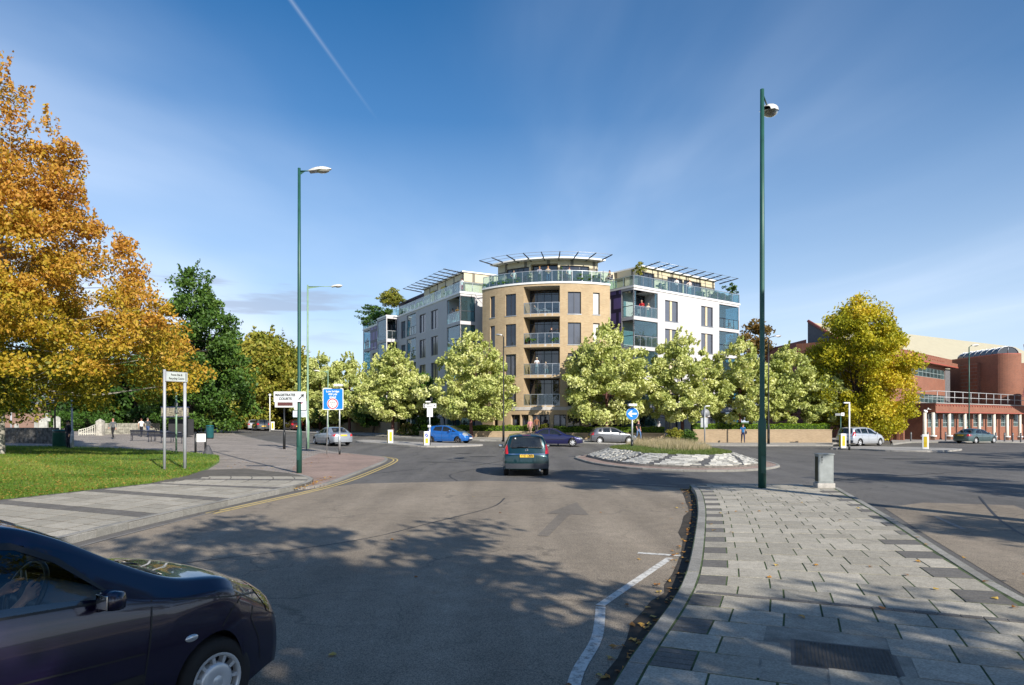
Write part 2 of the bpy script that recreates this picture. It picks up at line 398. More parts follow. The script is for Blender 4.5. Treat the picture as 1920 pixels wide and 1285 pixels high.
def rndmat(name, stops, rough=0.85, nscale=6.0, namt=0.35, moss=None):
    m = bpy.data.materials.new(name); m.use_nodes = True; t = m.node_tree; b = t.nodes['Principled BSDF']; b.inputs['Roughness'].default_value = rough
    a = N(t, 'ShaderNodeAttribute', attribute_name='rnd'); c = ramp(t, a.outputs['Fac'], stops)
    tc = N(t, 'ShaderNodeTexCoord'); n1 = N(t, 'ShaderNodeTexNoise'); n1.inputs['Scale'].default_value = nscale; n1.inputs['Detail'].default_value = 9; n1.inputs['Roughness'].default_value = 0.72
    lk(t, tc.outputs['Object'], n1.inputs['Vector']); c = mixc(t, namt, c, ramp(t, n1.outputs[0], [(0.3, 0.2), (0.7, 0.75)]), 'OVERLAY')
    n2 = N(t, 'ShaderNodeTexNoise'); n2.inputs['Scale'].default_value = 60; n2.inputs['Detail'].default_value = 3; lk(t, tc.outputs['Object'], n2.inputs['Vector'])
    c = mixc(t, 0.5, c, ramp(t, n2.outputs[0], [(0.35, 0.28), (0.65, 0.72)]), 'OVERLAY')
    n3 = N(t, 'ShaderNodeTexNoise'); n3.inputs['Scale'].default_value = 1.7; n3.inputs['Detail'].default_value = 7; n3.inputs['Roughness'].default_value = 0.8; lk(t, tc.outputs['Object'], n3.inputs['Vector'])
    c = mixc(t, mathn(t, 'MULTIPLY', ramp(t, n3.outputs[0], [(0.55, 0), (0.72, 1)]), 0.35), c, (0.10, 0.09, 0.075))
    lk(t, c, b.inputs['Base Color'])
    bp = N(t, 'ShaderNodeBump'); bp.inputs['Strength'].default_value = 0.3; bp.inputs['Distance'].default_value = 0.004; lk(t, n2.outputs[0], bp.inputs['Height']); lk(t, bp.outputs[0], b.inputs['Normal'])
    _mats[name] = m; return m
M_SLAB = rndmat('paving_slabs', [(0.0, (0.115, 0.108, 0.100)), (0.2, (0.15, 0.142, 0.13)), (0.21, (0.29, 0.267, 0.218)), (0.6, (0.345, 0.318, 0.262)), (1.0, (0.405, 0.373, 0.31))])
M_KERB = rndmat('kerb_stone', [(0, (0.20, 0.195, 0.175)), (1, (0.28, 0.27, 0.245))])
M_JOINT = mat('mossy_joint', (0.055, 0.085, 0.028), 0.95, var=0.6, scale=5.0, fine=0.6)
M_DIRT = mat('gutter_dirt', (0.035, 0.028, 0.02), 0.95, var=0.5, scale=6, fine=0.8)
def blockmat(name, c1, c2, mort, sc_=1.0, rot=0.0, bw=0.2, bh=0.1):
    m = bpy.data.materials.new(name); m.use_nodes = True; t = m.node_tree; b = t.nodes['Principled BSDF']; b.inputs['Roughness'].default_value = 0.9
    tc = N(t, 'ShaderNodeTexCoord'); mp = N(t, 'ShaderNodeMapping'); mp.inputs['Rotation'].default_value = (0, 0, rot); lk(t, tc.outputs['Object'], mp.inputs[0])
    br = N(t, 'ShaderNodeTexBrick'); lk(t, mp.outputs[0], br.inputs['Vector']); br.inputs['Scale'].default_value = sc_
    br.inputs['Brick Width'].default_value = bw; br.inputs['Row Height'].default_value = bh; br.inputs['Mortar Size'].default_value = 0.008
    br.inputs['Color1'].default_value = (*c1, 1); br.inputs['Color2'].default_value = (*c2, 1); br.inputs['Mortar'].default_value = (*mort, 1)
    n1 = N(t, 'ShaderNodeTexNoise'); n1.inputs['Scale'].default_value = 0.5; n1.inputs['Detail'].default_value = 9; n1.inputs['Roughness'].default_value = 0.7; lk(t, tc.outputs['Object'], n1.inputs['Vector'])
    c = mixc(t, 0.6, br.outputs[0], ramp(t, n1.outputs[0], [(0.3, 0.25), (0.7, 0.72)]), 'OVERLAY'); lk(t, c, b.inputs['Base Color'])
    _mats[name] = m; return m
M_PLAZA = blockmat('plaza_block_paving', (0.27, 0.235, 0.205), (0.33, 0.29, 0.255), (0.10, 0.09, 0.08), rot=0.5)
M_REDBLK = blockmat('red_block_paving', (0.28, 0.20, 0.165), (0.34, 0.25, 0.205), (0.13, 0.09, 0.075), rot=0.35)
M_FARPAV = mat('far_pavement', (0.30, 0.285, 0.265), 0.9, var=0.2, scale=0.6, fine=0.3)
def paint(name, col, under, amt):
    m = bpy.data.materials.new(name); m.use_nodes = True; t = m.node_tree; b = t.nodes['Principled BSDF']; b.inputs['Roughness'].default_value = 0.7
    tc = N(t, 'ShaderNodeTexCoord'); n = N(t, 'ShaderNodeTexNoise'); n.inputs['Scale'].default_value = 9; n.inputs['Detail'].default_value = 12; n.inputs['Roughness'].default_value = 0.85; lk(t, tc.outputs['Object'], n.inputs['Vector'])
    c = mixc(t, ramp(t, n.outputs[0], [(amt-0.06, 0), (amt+0.06, 1)]), under, col); lk(t, c, b.inputs['Base Color']); _mats[name] = m; return m
M_WHITE = paint('worn_white_paint', (0.62, 0.61, 0.57), (0.15, 0.13, 0.11), 0.455)
M_WHITEF = paint('faint_white_paint', (0.22, 0.21, 0.195), (0.14, 0.125, 0.105), 0.46)
M_YELLOW = paint('worn_yellow_paint', (0.60, 0.45, 0.15), (0.13, 0.12, 0.10), 0.42)
def grassmat():
    m = bpy.data.materials.new('lawn_soil'); m.use_nodes = True; t = m.node_tree; b = t.nodes['Principled BSDF']; b.inputs['Roughness'].default_value = 0.95
    tc = N(t, 'ShaderNodeTexCoord'); n = N(t, 'ShaderNodeTexNoise'); n.inputs['Scale'].default_value = 1.4; n.inputs['Detail'].default_value = 10; n.inputs['Roughness'].default_value = 0.8; lk(t, tc.outputs['Object'], n.inputs['Vector'])
    lk(t, ramp(t, n.outputs[0], [(0.3, (0.05, 0.10, 0.018)), (0.55, (0.10, 0.17, 0.03)), (0.75, (0.16, 0.20, 0.05))]), b.inputs['Base Color']); return m
M_LAWN = grassmat(); _mats['lawn'] = M_LAWN

# ------------------------------------------------------------------ ground sheets
def big_ground():
    xs = [-900, -500, -300, -180, -120]+[x for x in range(-99, 120, 3)]+[160, 260, 450, 900]
    ys = [-300, -100, -40]+[y for y in range(-15, 123, 3)]+[150, 200, 300, 500, 900, 1600]
    b = MB(); vs = [(x, y, H(x, y)-0.07) for y in ys for x in xs]; n = len(xs)
    b.add(vs, [(j*n+i, j*n+i+1, (j+1)*n+i+1, (j+1)*n+i) for j in range(len(ys)-1) for i in range(n-1)])
    o = b.build('ground', M_LAWN); o['kind'] = 'structure'
big_ground()
tag(sheet('road', [(-70, -15), (95, -15), (95, 100), (-70, 118)], 0.0, M_ROAD), kind='structure')
# the lighter approach lane, up to the give-way line
LANE = [(-7.0, -12), (-7.2, 11), (-6.8, 17), (-6.2, 20.6), (-5.2, 22.9), (-1.0, 24.0), (2.5, 23.4), (5.6, 21.2), (5.2, 19), (4.4, 15.8), (3.5, 12.8), (2.4, 9.27), (0.9, 5.43), (-0.2, 2.5), (-0.9, 0), (-2.6, -12)]
sheet('approach_lane', LANE, 0.004, M_ROAD2)
sheet('exit_lane', [(5.5, -12), (5.9, 4), (6.0, 7.68), (6.7, 9.8), (7.7, 12.8), (9.0, 16.5), (10.6, 17.6), (12.5, 17.0), (10.5, 12.5), (8.8, 8.0), (8.2, 3), (8.0, -12)], 0.004, M_ROAD2)
# patches and seams in the tarmac
sheet('road_patch', [(0.46, 12.5), (0.66, 12.4), (1.30, 15.3), (1.72, 15.2), (1.66, 17.6), (0.78, 15.5), (1.06, 15.4)], 0.009, asphalt('arrow_patch', (0.155, 0.135, 0.112), (0.195, 0.17, 0.14), 0))
def seam(pts, wd, z=0.0075, name='tar_seam', mt=None):
    b = MB(); pts = crom(pts, 5); random.seed(3)
    L = []; 
    for i, p in enumerate(pts):
        a = Vector(pts[max(0, i-1)]); c = Vector(pts[min(len(pts)-1, i+1)]); d = (c-a).normalized(); q = Vector((-d.y, d.x)); ww = wd*random.uniform(.6, 1.3)/2
        L += [(p[0]-q.x*ww, p[1]-q.y*ww, H(*p)+z), (p[0]+q.x*ww, p[1]+q.y*ww, H(*p)+z)]
    b.add(L, [(2*i, 2*i+2, 2*i+3, 2*i+1) for i in range(len(pts)-1)])
    o = b.build(name, mt or mat('tar', (0.03, 0.03, 0.031), 0.6)); o['kind'] = 'structure'
seam([(-3.9, 10.8), (-2.6, 12.2), (-1.6, 14.2), (-0.5, 16.6), (-0.2, 18.6)], 0.04)
seam([(-5.4, 9.6), (-4.2, 10.6), (-3.9, 10.8)], 0.035)
seam([(-6.9, 24.5), (-4.0, 30), (-1.5, 33), (0.5, 40)], 0.05)
seam([(8.0, 3.0), (8.3, 8.5), (9.6, 13), (13, 19)], 0.05)
seam([(-1.9, 23.9), (-2.4, 27), (-1.2, 31)], 0.04)
seam([(11, 24), (18, 28), (27, 34)], 0.06)
# markings
def stripe(pts, wd, mt, name='road_marking', z=0.009, n=5):
    b = MB(); pts = crom(pts, n) if n > 1 else pts; L = []
    for i, p in enumerate(pts):
        a = Vector(pts[max(0, i-1)][:2]); c = Vector(pts[min(len(pts)-1, i+1)][:2]); d = (c-a).normalized(); q = Vector((-d.y, d.x))
        L += [(p[0]+q.x*wd/2, p[1]+q.y*wd/2, H(p[0], p[1])+z), (p[0]-q.x*wd/2, p[1]-q.y*wd/2, H(p[0], p[1])+z)]
    b.add(L, [(2*i+1, 2*i+3, 2*i+2, 2*i) for i in range(len(pts)-1)])
    o = b.build(name, mt); o['kind'] = 'structure'; return o
stripe([(0.42, 5.0), (0.55, 5.7), (0.82, 6.6), (1.0, 7.7)], 0.11, M_WHITE)
stripe([(1.0, 7.75), (1.6, 8.9), (2.42, 10.45)], 0.11, M_WHITE, n=2)
stripe([(2.0, 10.85), (2.62, 10.62)], 0.13, M_WHITE, n=1)
stripe([(-7.15, 10.5), (-7.2, 12), (-6.85, 16)], 0.07, M_WHITEF)
stripe([(3.9, 23.1), (5.3, 22.0)], 0.14, M_WHITEF, n=1)
stripe([(5.4, 20.9+2.2), (7.2, 22.6)], 0.12, M_WHITEF, n=1)
stripe([(2.8, 24.5), (3.5, 24.5)], 0.15, paint('pale_board', (0.5, 0.44, 0.36), (0.4, 0.35, 0.3), 0.4), n=1)
for s in ((-6.35, 20.7), (-6.15, 20.35)): pass
YL = [(-6.95, 15.5), (-6.6, 17.5), (-6.1, 20.6), (-5.85, 24.0), (-5.95, 30.5), (-6.1, 34.2), (-6.45, 37.2), (-7.3, 39.4), (-8.6, 41.2), (-11, 44.2)]
YL0 = crom(YL, 4)
def offs(P, d):
    out = []
    for i, p in enumerate(P):
        a = Vector(P[max(0, i-1)]); c = Vector(P[min(len(P)-1, i+1)]); t = (c-a).normalized(); out.append((p[0]+t.y*d, p[1]-t.x*d))
    return out
stripe(offs(YL0, 0.0), 0.075, M_YELLOW, n=1); stripe(offs(YL0, 0.2), 0.075, M_YELLOW, n=1)
stripe([(9.3, 15.0), (8.75, 13.2)], 0.10, M_WHITEF, n=1)
for k in range(7): stripe([(-9.5+k*3.6, 53.2-k*0.25), (-8.0+k*3.6, 53.1-k*0.25)], 0.12, M_WHITEF, n=1)
stripe([(18, 40), (24, 43), (32, 44.5)], 0.12, M_WHITEF, n=2)
stripe([(30, 52), (40, 57), (52, 61)], 0.12, M_WHITEF, n=2)

# ------------------------------------------------------------------ foreground island of slabs
ISL_L = [(-1.8, -4), (-0.9, 0), (-0.2, 2.5), (0.87, 5.43), (1.75, 7.5), (2.39, 9.27), (3.45, 12.8), (4.3, 15.8), (5.15, 19.2), (5.46, 21.0)]
ISL_R = [(4.4, -5), (4.6, 0), (5.0, 4), (5.76, 7.68), (6.4, 9.8), (7.4, 12.8), (8.3, 15.6), (9.3, 18.9), (9.75, 20.4)]
TIP = [(5.55, 21.35), (5.85, 21.6), (6.6, 21.7), (8.2, 21.4), (9.4, 21.0), (9.75, 20.7)]
isl_poly = [p[:2] for p in crom(ISL_L, 4)]+TIP+[p[:2] for p in crom(ISL_R, 4)][::-1]
zI = 0.12
sheet('island_base', isl_poly, zI-0.0005, M_JOINT, skirt=0.14)
kerb('island_kerb', crom(ISL_L, 4)+TIP, 0.16, zI+0.005, M_KERB, side=-1)
kerb('island_kerb', [(p[0], p[1]) for p in crom(ISL_R, 4)][::-1], 0.14, zI+0.005, M_KERB, side=-1)
def ray_hit(p, d, poly):
    best = None
    for i in range(len(poly)-1):
        a = Vector(poly[i]); e = Vector(poly[i+1])-a; den = d.x*e.y-d.y*e.x
        if abs(den) < 1e-9: continue
        q = a-p; t = (q.x*e.y-q.y*e.x)/den; u = (q.x*d.y-q.y*d.x)/den
        if 0 <= u <= 1 and t > 0.01 and (best is None or t < best): best = t
    return best
def slab_rows(name, lpts, rpts, ang, z0, inset, rowh, slab, dark_fn, seed, smax, s0=0.0, sgn=1, gap=0.012, skip=None, zf=None, parent=None):
    random.seed(seed); P = [Vector(p[:2]) for p in crom(lpts, 6)]; L = [0]
    for i in range(1, len(P)): L.append(L[-1]+(P[i]-P[i-1]).length)
    def pt(s):
        for i in range(1, len(P)):
            if s <= L[i] or i == len(P)-1: return P[i-1].lerp(P[i], (s-L[i-1])/max(1e-6, L[i]-L[i-1]))
    rows = []; s = s0
    while s < min(smax, L[-1]):
        p = pt(s); a = ang(p.y); d = Vector((math.cos(a)*sgn, math.sin(a)*sgn)); w_ = ray_hit(p, d, [q[:2] for q in crom(rpts, 6)])
        rows.append((p, d, w_)); s += rowh
    b = MB()
    for k in range(len(rows)-1):
        (p, d, wa), (p2, d2, wb) = rows[k], rows[k+1]
        if wa is None or wb is None: continue
        W_ = min(wa, wb)-inset; u = inset
        cells = []
        first = True; kind_ = dark_fn(k)
        while u < W_-0.02:
            if kind_ == 'dark': stp, r0 = 0.2, random.uniform(0, 0.2)
            elif first and kind_ == 'end': stp, r0 = 0.34, random.uniform(0, 0.15)
            elif first: stp, r0 = 0.48, random.uniform(0.25, 1)
            else: stp, r0 = slab, random.uniform(0.22, 1)
            u1 = min(W_, u+stp)
            if W_-u1 < 0.12: u1 = W_
            if not first and kind_ == 'end' and u1 >= W_-1e-6 and u1-u < 0.6: r0 = random.uniform(0, 0.15)
            cells.append((u, u1, r0)); u = u1; first = False
        for (a0, a1, r0) in cells:
            A, B_, C_, D = p+d*(a0+gap/2), p+d*(a1-gap/2), p2+d2*(a1-gap/2), p2+d2*(a0+gap/2)
            v1 = (D-A).normalized()*gap/2; A, B_, C_, D = A+v1, B_+v1, C_-v1, D-v1
            c = (A+C_)/2
            if skip and skip(c): continue
            zz = z0+random.uniform(-0.002, 0.003)
            q = [A, B_, C_, D] if sgn > 0 else [B_, A, D, C_]
            parts = [(0, 1)] if not (r0 < 0.2 and kind_ == 'end') else [(i/4+0.012, (i+1)/4-0.012) for i in range(4)]
            for f0, f1 in parts:
                g = [q[0].lerp(q[3], f0), q[1].lerp(q[2], f0), q[1].lerp(q[2], f1), q[0].lerp(q[3], f1)]
                h = [(v.x, v.y, (H(v.x, v.y) if zf is None else zf(v.x, v.y))+zz) for v in g]; lo = [(x, y, z-0.02) for x, y, z in h]
                b.add(h+lo, [(0, 1, 2, 3), (0, 4, 5, 1), (1, 5, 6, 2), (2, 6, 7, 3), (3, 7, 4, 0)], rn=r0)
    o = b.build(name, M_SLAB, parent)
    if parent is None: o['kind'] = 'structure'
    return o
def isl_ang(y): return math.radians(-22+17*sstep(6.8, 11.5, y)+4*sstep(12, 20, y))
CVC, CVA = Vector((2.78, 5.72)), math.radians(-22)
def near_cover(c):
    q = c-CVC; x = q.x*math.cos(CVA)+q.y*math.sin(CVA); y = -q.x*math.sin(CVA)+q.y*math.cos(CVA)
    return abs(x) < 0.50 and abs(y) < 0.46
slab_rows('island_paving', ISL_L+[(5.6, 21.5)], ISL_R+[(9.75, 20.4), (9.6, 23)], isl_ang, zI+0.004, 0.175, 0.50, 0.50,
          lambda k: 'end' if k % 2 == 0 else 'light', 5, 27, s0=1.0, skip=near_cover, gap=0.02)
R = Matrix.Translation((CVC.x, CVC.y, 0)) @ Matrix.Rotation(CVA, 4, 'Z')
b = MB(); b.box((-0.80, -0.75, zI-0.03), (0.80, 0.75, zI+0.002), 0, R); o = b.build('cover_bedding', mat('old_concrete', (0.27, 0.25, 0.21), 0.95, var=0.4, scale=4, fine=0.5)); o['kind'] = 'structure'
cov = thing('access_cover', 'dark ribbed metal access cover set in the slab island', 'access cover', (CVC.x, CVC.y, zI), CVA)
b = MB(); b.bbox((-0.41, -0.36, -0.01), (0.41, 0.36, 0.004), 0.003)
b.build('cover_frame', mat('cover_frame_iron', (0.12, 0.11, 0.10), 0.7, 0.3), cov)
b = MB(); b.box((-0.38, -0.33, -0.01), (0.38, 0.33, 0.007))
for i in range(25):
    for j in range(21): b.box((-0.37+i*0.03, -0.31+j*0.03, 0.007), (-0.37+i*0.03+0.017, -0.31+j*0.03+0.017, 0.012))
b.build('cover_plate', mat('cover_iron', (0.075, 0.072, 0.07), 0.6, 0.5, var=0.3, scale=8), cov)

b = MB(); random.seed(12)
A_, B_ = Vector((2.12, 7.86)), Vector((5.62, 6.42)); D_ = (B_-A_).normalized(); Nn = Vector((-D_.y, D_.x)); n = int((B_-A_).length/0.2)
for i in range(n):
    p = A_+D_*i*0.2; q = [p+D_*.005, p+D_*.195, p+D_*.195+Nn*.1, p+D_*.005+Nn*.1]; z = zI+.0105+random.uniform(0, .002)
    b.add([(v.x, v.y, z) for v in q]+[(v.x, v.y, z-.02) for v in q], [(0, 1, 2, 3), (0, 4, 5, 1), (1, 5, 6, 2), (2, 6, 7, 3), (3, 7, 4, 0)], rn=random.uniform(0, .15))
b.build('sett_band', M_SLAB)['kind'] = 'structure'
# ------------------------------------------------------------------ left footway, red paving, plaza, lawn
KL = [(-7.55, -6), (-7.6, 6), (-7.55, 11.9), (-7.04, 17.0), (-6.62, 20.2), (-6.5, 21.6), (-6.75, 23.2), (-7.4, 24.6), (-8.2, 25.6)]
RED_OUT = [(-6.55, 20.7), (-6.05, 22.2), (-6.15, 27), (-6.3, 31.3), (-6.5, 35.2), (-6.95, 38), (-7.8, 39.8), (-10.3, 43), (-13.5, 47.5), (-21, 58), (-31, 75), (-37, 88), (-43, 105)]
GR = [(-60, 0), (-14.6, 6), (-13.5, 12.5), (-12.75, 17), (-11.4, 21.5), (-11.6, 24.5), (-12.4, 27.5), (-14.4, 33.6), (-16.4, 38.2), (-20, 41.5), (-27, 45.5), (-36, 47), (-60, 47)]
plaza = crom(RED_OUT, 4)+[(-43, 118), (-70, 118), (-70, -10), (-7.8, -10)]+[(p[0]-.15, p[1]) for p in KL[1:5]]
sheet('plaza_paving', plaza, 0.055, M_PLAZA, skirt=0.1)
red = RED_OUT[:8]+[(-12.0, 42.5), (-11.0, 36), (-9.8, 30.6), (-8.9, 27.6), (-8.2, 25.6), (-7.4, 24.6), (-6.75, 23.2), (-6.5, 21.6)]
sheet('red_paving', red, 0.0595, M_REDBLK)
kerb('flush_kerb', crom(RED_OUT, 4), 0.15, 0.07, M_KERB, side=1)
foot = crom(KL, 5)+[(-9.3, 26.6), (-11.0, 28.2), (-12.3, 27.5), (-11.4, 21.5), (-12.75, 17), (-13.5, 12.5), (-14.6, 6), (-16, -6)]
sheet('footway_base', foot, 0.142, mat('footway_sand', (0.10, 0.09, 0.075), 0.95, var=0.3, fine=0.4), skirt=0.15)
kerb('footway_kerb', crom(KL, 5), 0.15, 0.15, M_KERB, side=1)
def f_ang(y): return math.radians(-26+22*sstep(18, 23, y))
slab_rows('footway_slabs', KL[:8], [(-16, -6), (-14.6, 6), (-13.5, 12.5), (-12.75, 17), (-11.4, 21.5), (-11.0, 24.5), (-11.6, 31)], f_ang, 0.146, 0.16, 0.58, 0.75,
          lambda k: 'dark' if k % 5 == 4 else 'light', 9, 33, s0=3, sgn=-1, gap=0.042, zf=lambda x, y: 0)
# lawn mound
def z_lawn(x, y):
    d = edge_dist(x, y, GR) if in_poly(x, y, GR) else 0
    return H(x, y)*1.0+0.135+0.42*sstep(0, 11, d)+0.03*math.sin(x*1.3)*math.sin(y*1.1)*sstep(0, 2, d)
lawn = sheet('lawn', GR, 0.0, M_LAWN, cell=1.5, skirt=0.2, zf=z_lawn)
def blades(name, pts, hts, wds, mt, lean=0.5, rn=None, seed=0, label=None, cat=None, parent=None, kind='stuff'):
    rg = np.random.default_rng(seed); n = len(pts); P = np.asarray(pts, float); h = np.asarray(hts)[:, None]; w_ = np.asarray(wds)[:, None]
    a = rg.uniform(0, 2*np.pi, n); d = np.stack([np.cos(a), np.sin(a), np.zeros(n)], 1); ln = rg.uniform(-1, 1, (n, 2))*lean
    top = P+np.concatenate([ln*h, h], 1); v = np.stack([P-d*w_/2, P+d*w_/2, top], 1).reshape(-1, 3)
    me = bpy.data.meshes.new(name); me.vertices.add(n*3); me.vertices.foreach_set('co', v.ravel()); me.loops.add(n*3); me.loops.foreach_set('vertex_index', np.arange(n*3))
    me.polygons.add(n); me.polygons.foreach_set('loop_start', np.arange(n)*3); me.polygons.foreach_set('loop_total', np.full(n, 3))
    at_ = me.attributes.new('rnd', 'FLOAT', 'FACE'); at_.data.foreach_set('value', np.asarray(rn if rn is not None else rg.uniform(0, 1, n), dtype=np.float32)); me.update()
    o = link(name, me, mt, parent)
    if parent is None: tag(o, label, cat, None, kind)
    return o
M_BLADE = leafmat('grass_blades', [(0, (0.06, 0.13, 0.012)), (0.45, (0.14, 0.24, 0.025)), (0.8, (0.26, 0.32, 0.055)), (1, (0.38, 0.34, 0.10))], 0.35)
rg = np.random.default_rng(1); pts = []; hs = []; wd = []; rr = []
while len(pts) < 70000:
    u = rg.random(); Y = 13.0/(1-0.72*u); X = rg.uniform(-0.78, -0.26)*Y          # denser where it shows larger
    if in_poly(X, Y, GR):
        pts.append((X, Y, z_lawn(X, Y)-0.005)); hs.append(rg.uniform(0.03, 0.075)*(1+Y/60)); wd.append(0.009+Y*0.00045)
        rr.append(min(1, max(0, 0.45+0.28*math.sin(X*0.9+math.sin(Y*0.7)*2)*math.sin(Y*0.5+X*0.3)+rg.normal(0, .22))))
blades('grass', pts, hs, wd, M_BLADE, 0.9, rr, 2, 'short green lawn grass covering the mound beside the footway', 'grass')
# fallen leaves on the lawn, gutter and road
M_FALL = leafmat('fallen_leaf', [(0, (0.20, 0.075, 0.02)), (0.5, (0.42, 0.20, 0.04)), (1, (0.50, 0.36, 0.09))], 0.15)
def litter(name, spots, label, seed):
    random.seed(seed); b = MB()
    for (x, y, z, r) in spots:
        a = random.uniform(0, 6.28); n = 7; vs = [(x, y, z+random.uniform(.005, .02))]; 
        for k in range(n):
            t = a+k*2*math.pi/n; q = r*(1.0 if k % 2 else 0.62)*random.uniform(.8, 1.1); vs.append((x+math.cos(t)*q, y+math.sin(t)*q, z+random.uniform(0.0, r*0.55)))
        b.add(vs, [(0, 1+k, 1+(k+1) % n) for k in range(n)], rn=random.random())
    o = b.build(name, M_FALL); tag(o, label, 'leaves', None, 'stuff')
random.seed(77); sp = []
while len(sp) < 1500:
    u = random.random(); Y = 14/(1-0.6*u); X = random.uniform(-0.76, -0.28)*Y
    if in_poly(X, Y, GR): sp.append((X, Y, z_lawn(X, Y)+0.03, random.uniform(.035, .06)))
litter('leaves', sp, 'dry orange leaves scattered over the green lawn mound', 1)
sp = []
LG = crom(ISL_L, 8)
for k in range(230):
    p = random.choice(LG[10:]); sp.append((p[0]-abs(random.gauss(0.03, 0.13)), p[1]+random.uniform(-.3, .3), 0.012, random.uniform(.03, .055)))
for k in range(110):
    Y = random.uniform(20.5, 25); sp.append((-6.45+random.gauss(0, .12)+(Y-20.5)*-.05, Y, 0.065, random.uniform(.03, .05)))
for k in range(45):
    y = random.uniform(5, 19); sp.append((random.uniform(-6.5, 12), y, 0.01, random.uniform(.03, .05)) if random.random() < .4 else (random.uniform(1.9, 6.5)+0.15*(y-6), y*0.8+2, 0.13, .045))
for k in range(160): sp.append((random.uniform(-17, -9), random.uniform(27, 42), 0.07+H(-12, 34), random.uniform(.03, .05)))
litter('leaves', sp, 'brown leaves lying in the gutters and on the paving', 2)
# dirt in the gutter
b = MB(); G2 = crom(ISL_L, 4); random.seed(4)
for i in range(8, len(G2)-1):
    a, c = Vector(G2[i]), Vector(G2[i+1]); w0 = random.uniform(.16, .34)
    if i == 8: wp = w0
    b.add([(a.x, a.y, .0085), (c.x, c.y, .0085), (c.x-w0, c.y+0.03, .0085), (a.x-wp, a.y+0.03, .0085)], [(0, 1, 2, 3)]); wp = w0
o = b.build('gutter_dirt', M_DIRT); o['kind'] = 'structure'

for px, Y, rx, ry in ((868, 44, .55, .5), (905, 40.5, .8, .35), (1212, 46, .45, .45), (820, 35, 1.1, .25), (1700, 38, 1.3, .6)):
    p = at(px, Y); b = MB(); b.add([(p.x+rx*math.cos(a), p.y+ry*math.sin(a), p.z+.008) for a in [2*math.pi*k/18 for k in range(18)]], [tuple(range(18))]); b.build('road_patch', _mats['arrow_patch_dark'] if 'arrow_patch_dark' in _mats else asphalt('arrow_patch_dark', (.04, .04, .04), (.06, .06, .06), 0))['kind'] = 'structure'
# ------------------------------------------------------------------ far pavements and splitter islands
FK = [at(1562, 57.2), at(1440, 57), at(1300, 57.5), at(1180, 58), at(1050, 59), at(900, 60.5), at(820, 62.5), at(740, 66), at(660, 73), at(600, 83), at(560, 95), at(535, 112)]
FK = [(p.x, p.y) for p in FK]
sheet('far_pavement', FK+[(-28, 118), (60, 118), (60, 96), (33, 68), (28.0, 60)], 0.11, M_FARPAV, skirt=0.14)
kerb('far_kerb', FK, 0.15, 0.125, M_KERB, side=-1, seg=1.5)
CKp = [(33.5, 60), (38, 65.5), (45, 67.5), (60, 70), (95, 74)]
sheet('court_pavement', CKp+[(95, 118), (62, 118), (62, 95), (40, 72)], 0.11, M_FARPAV, skirt=0.14)
kerb('court_kerb', CKp, 0.15, 0.125, M_KERB, side=1, seg=1.5)
ISW = crom([at(668, 57.5)[:2], at(720, 54.5)[:2], at(800, 51.5)[:2], at(880, 52.5)[:2], at(905, 54.0)[:2], at(860, 55.3)[:2], at(760, 57.8)[:2], at(690, 60)[:2]], 5, True)
sheet('splitter_island', ISW, 0.10, M_FARPAV, skirt=0.12); kerb('splitter_kerb', ISW+ISW[:1], 0.12, 0.115, M_KERB, side=1, seg=1.2)
ISE = crom([at(1555, 51)[:2], at(1600, 50)[:2], at(1660, 47.5)[:2], at(1755, 46.2)[:2], at(1800, 48.5)[:2], at(1790, 50.5)[:2], at(1700, 53)[:2], at(1600, 54)[:2]], 5, True)
sheet('splitter_island', ISE, 0.10, M_FARPAV, skirt=0.12); kerb('splitter_kerb', ISE+ISE[:1], 0.12, 0.115, M_KERB, side=1, seg=1.2)
ISF = crom([at(520, 84)[:2], at(620, 72)[:2], at(650, 69)[:2], at(640, 73)[:2], at(560, 85)[:2], at(500, 92)[:2], at(480, 93)[:2]], 5, True)
sheet('splitter_island', ISF, 0.10, M_FARPAV, skirt=0.12)

# ------------------------------------------------------------------ roundabout
RB = crom([(3.62, 39.0), (3.62, 36), (4.05, 32.8), (5.3, 29.8), (7.6, 28.25), (9.9, 28.6), (11.9, 30.6), (12.7, 32.8), (12.9, 36), (11.2, 40.5), (8.0, 42.6), (5.0, 41.8)], 6, True)
RC = Vector((8.2, 35.2))
def shrink(P, d, c=RC): return [(p[0]+(c.x-p[0])*d/max(.01, (Vector(p[:2])-c).length), p[1]+(c.y-p[1])*d/max(.01, (Vector(p[:2])-c).length)) for p in P]
def ring(name, outer, inner, zo, zi, mt, parent=None, rf=None, n=1):
    b = MB(); k = len(outer)
    for i in range(k):
        j = (i+1) % k
        for q in range(n):
            a0, a1 = q/n, (q+1)/n
            def P(i_, t): return (outer[i_][0]*(1-t)+inner[i_][0]*t, outer[i_][1]*(1-t)+inner[i_][1]*t, zo*(1-t)+zi*t)
            b.add([P(i, a0), P(j, a0), P(j, a1), P(i, a1)], [(0, 1, 2, 3)], rn=0.5 if rf is None else rf(i, q))
    o = b.build(name, mt, parent)
    if parent is None: o['kind'] = 'structure'
    return o
kerb('roundabout_kerb', RB+RB[:1], 0.14, 0.09, M_KERB, side=1, seg=0.9)
R1 = shrink(RB, 0.14); R2 = shrink(RB, 0.72)
ring('roundabout_apron', R1, R2, 0.075, 0.115, M_REDBLK)
R3 = shrink(RB, 0.80); R4 = shrink(RB, 2.35)
ring('roundabout_rim', R2, R3, 0.115, 0.20, mat('dark_rim_brick', (0.13, 0.115, 0.10), 0.9, var=0.4, scale=9))
ring('roundabout_slope', R3, R4, 0.18, 0.60, mat('dark_setts', (0.085, 0.085, 0.085), 0.9, var=0.4, scale=7, fine=0.5), n=4)
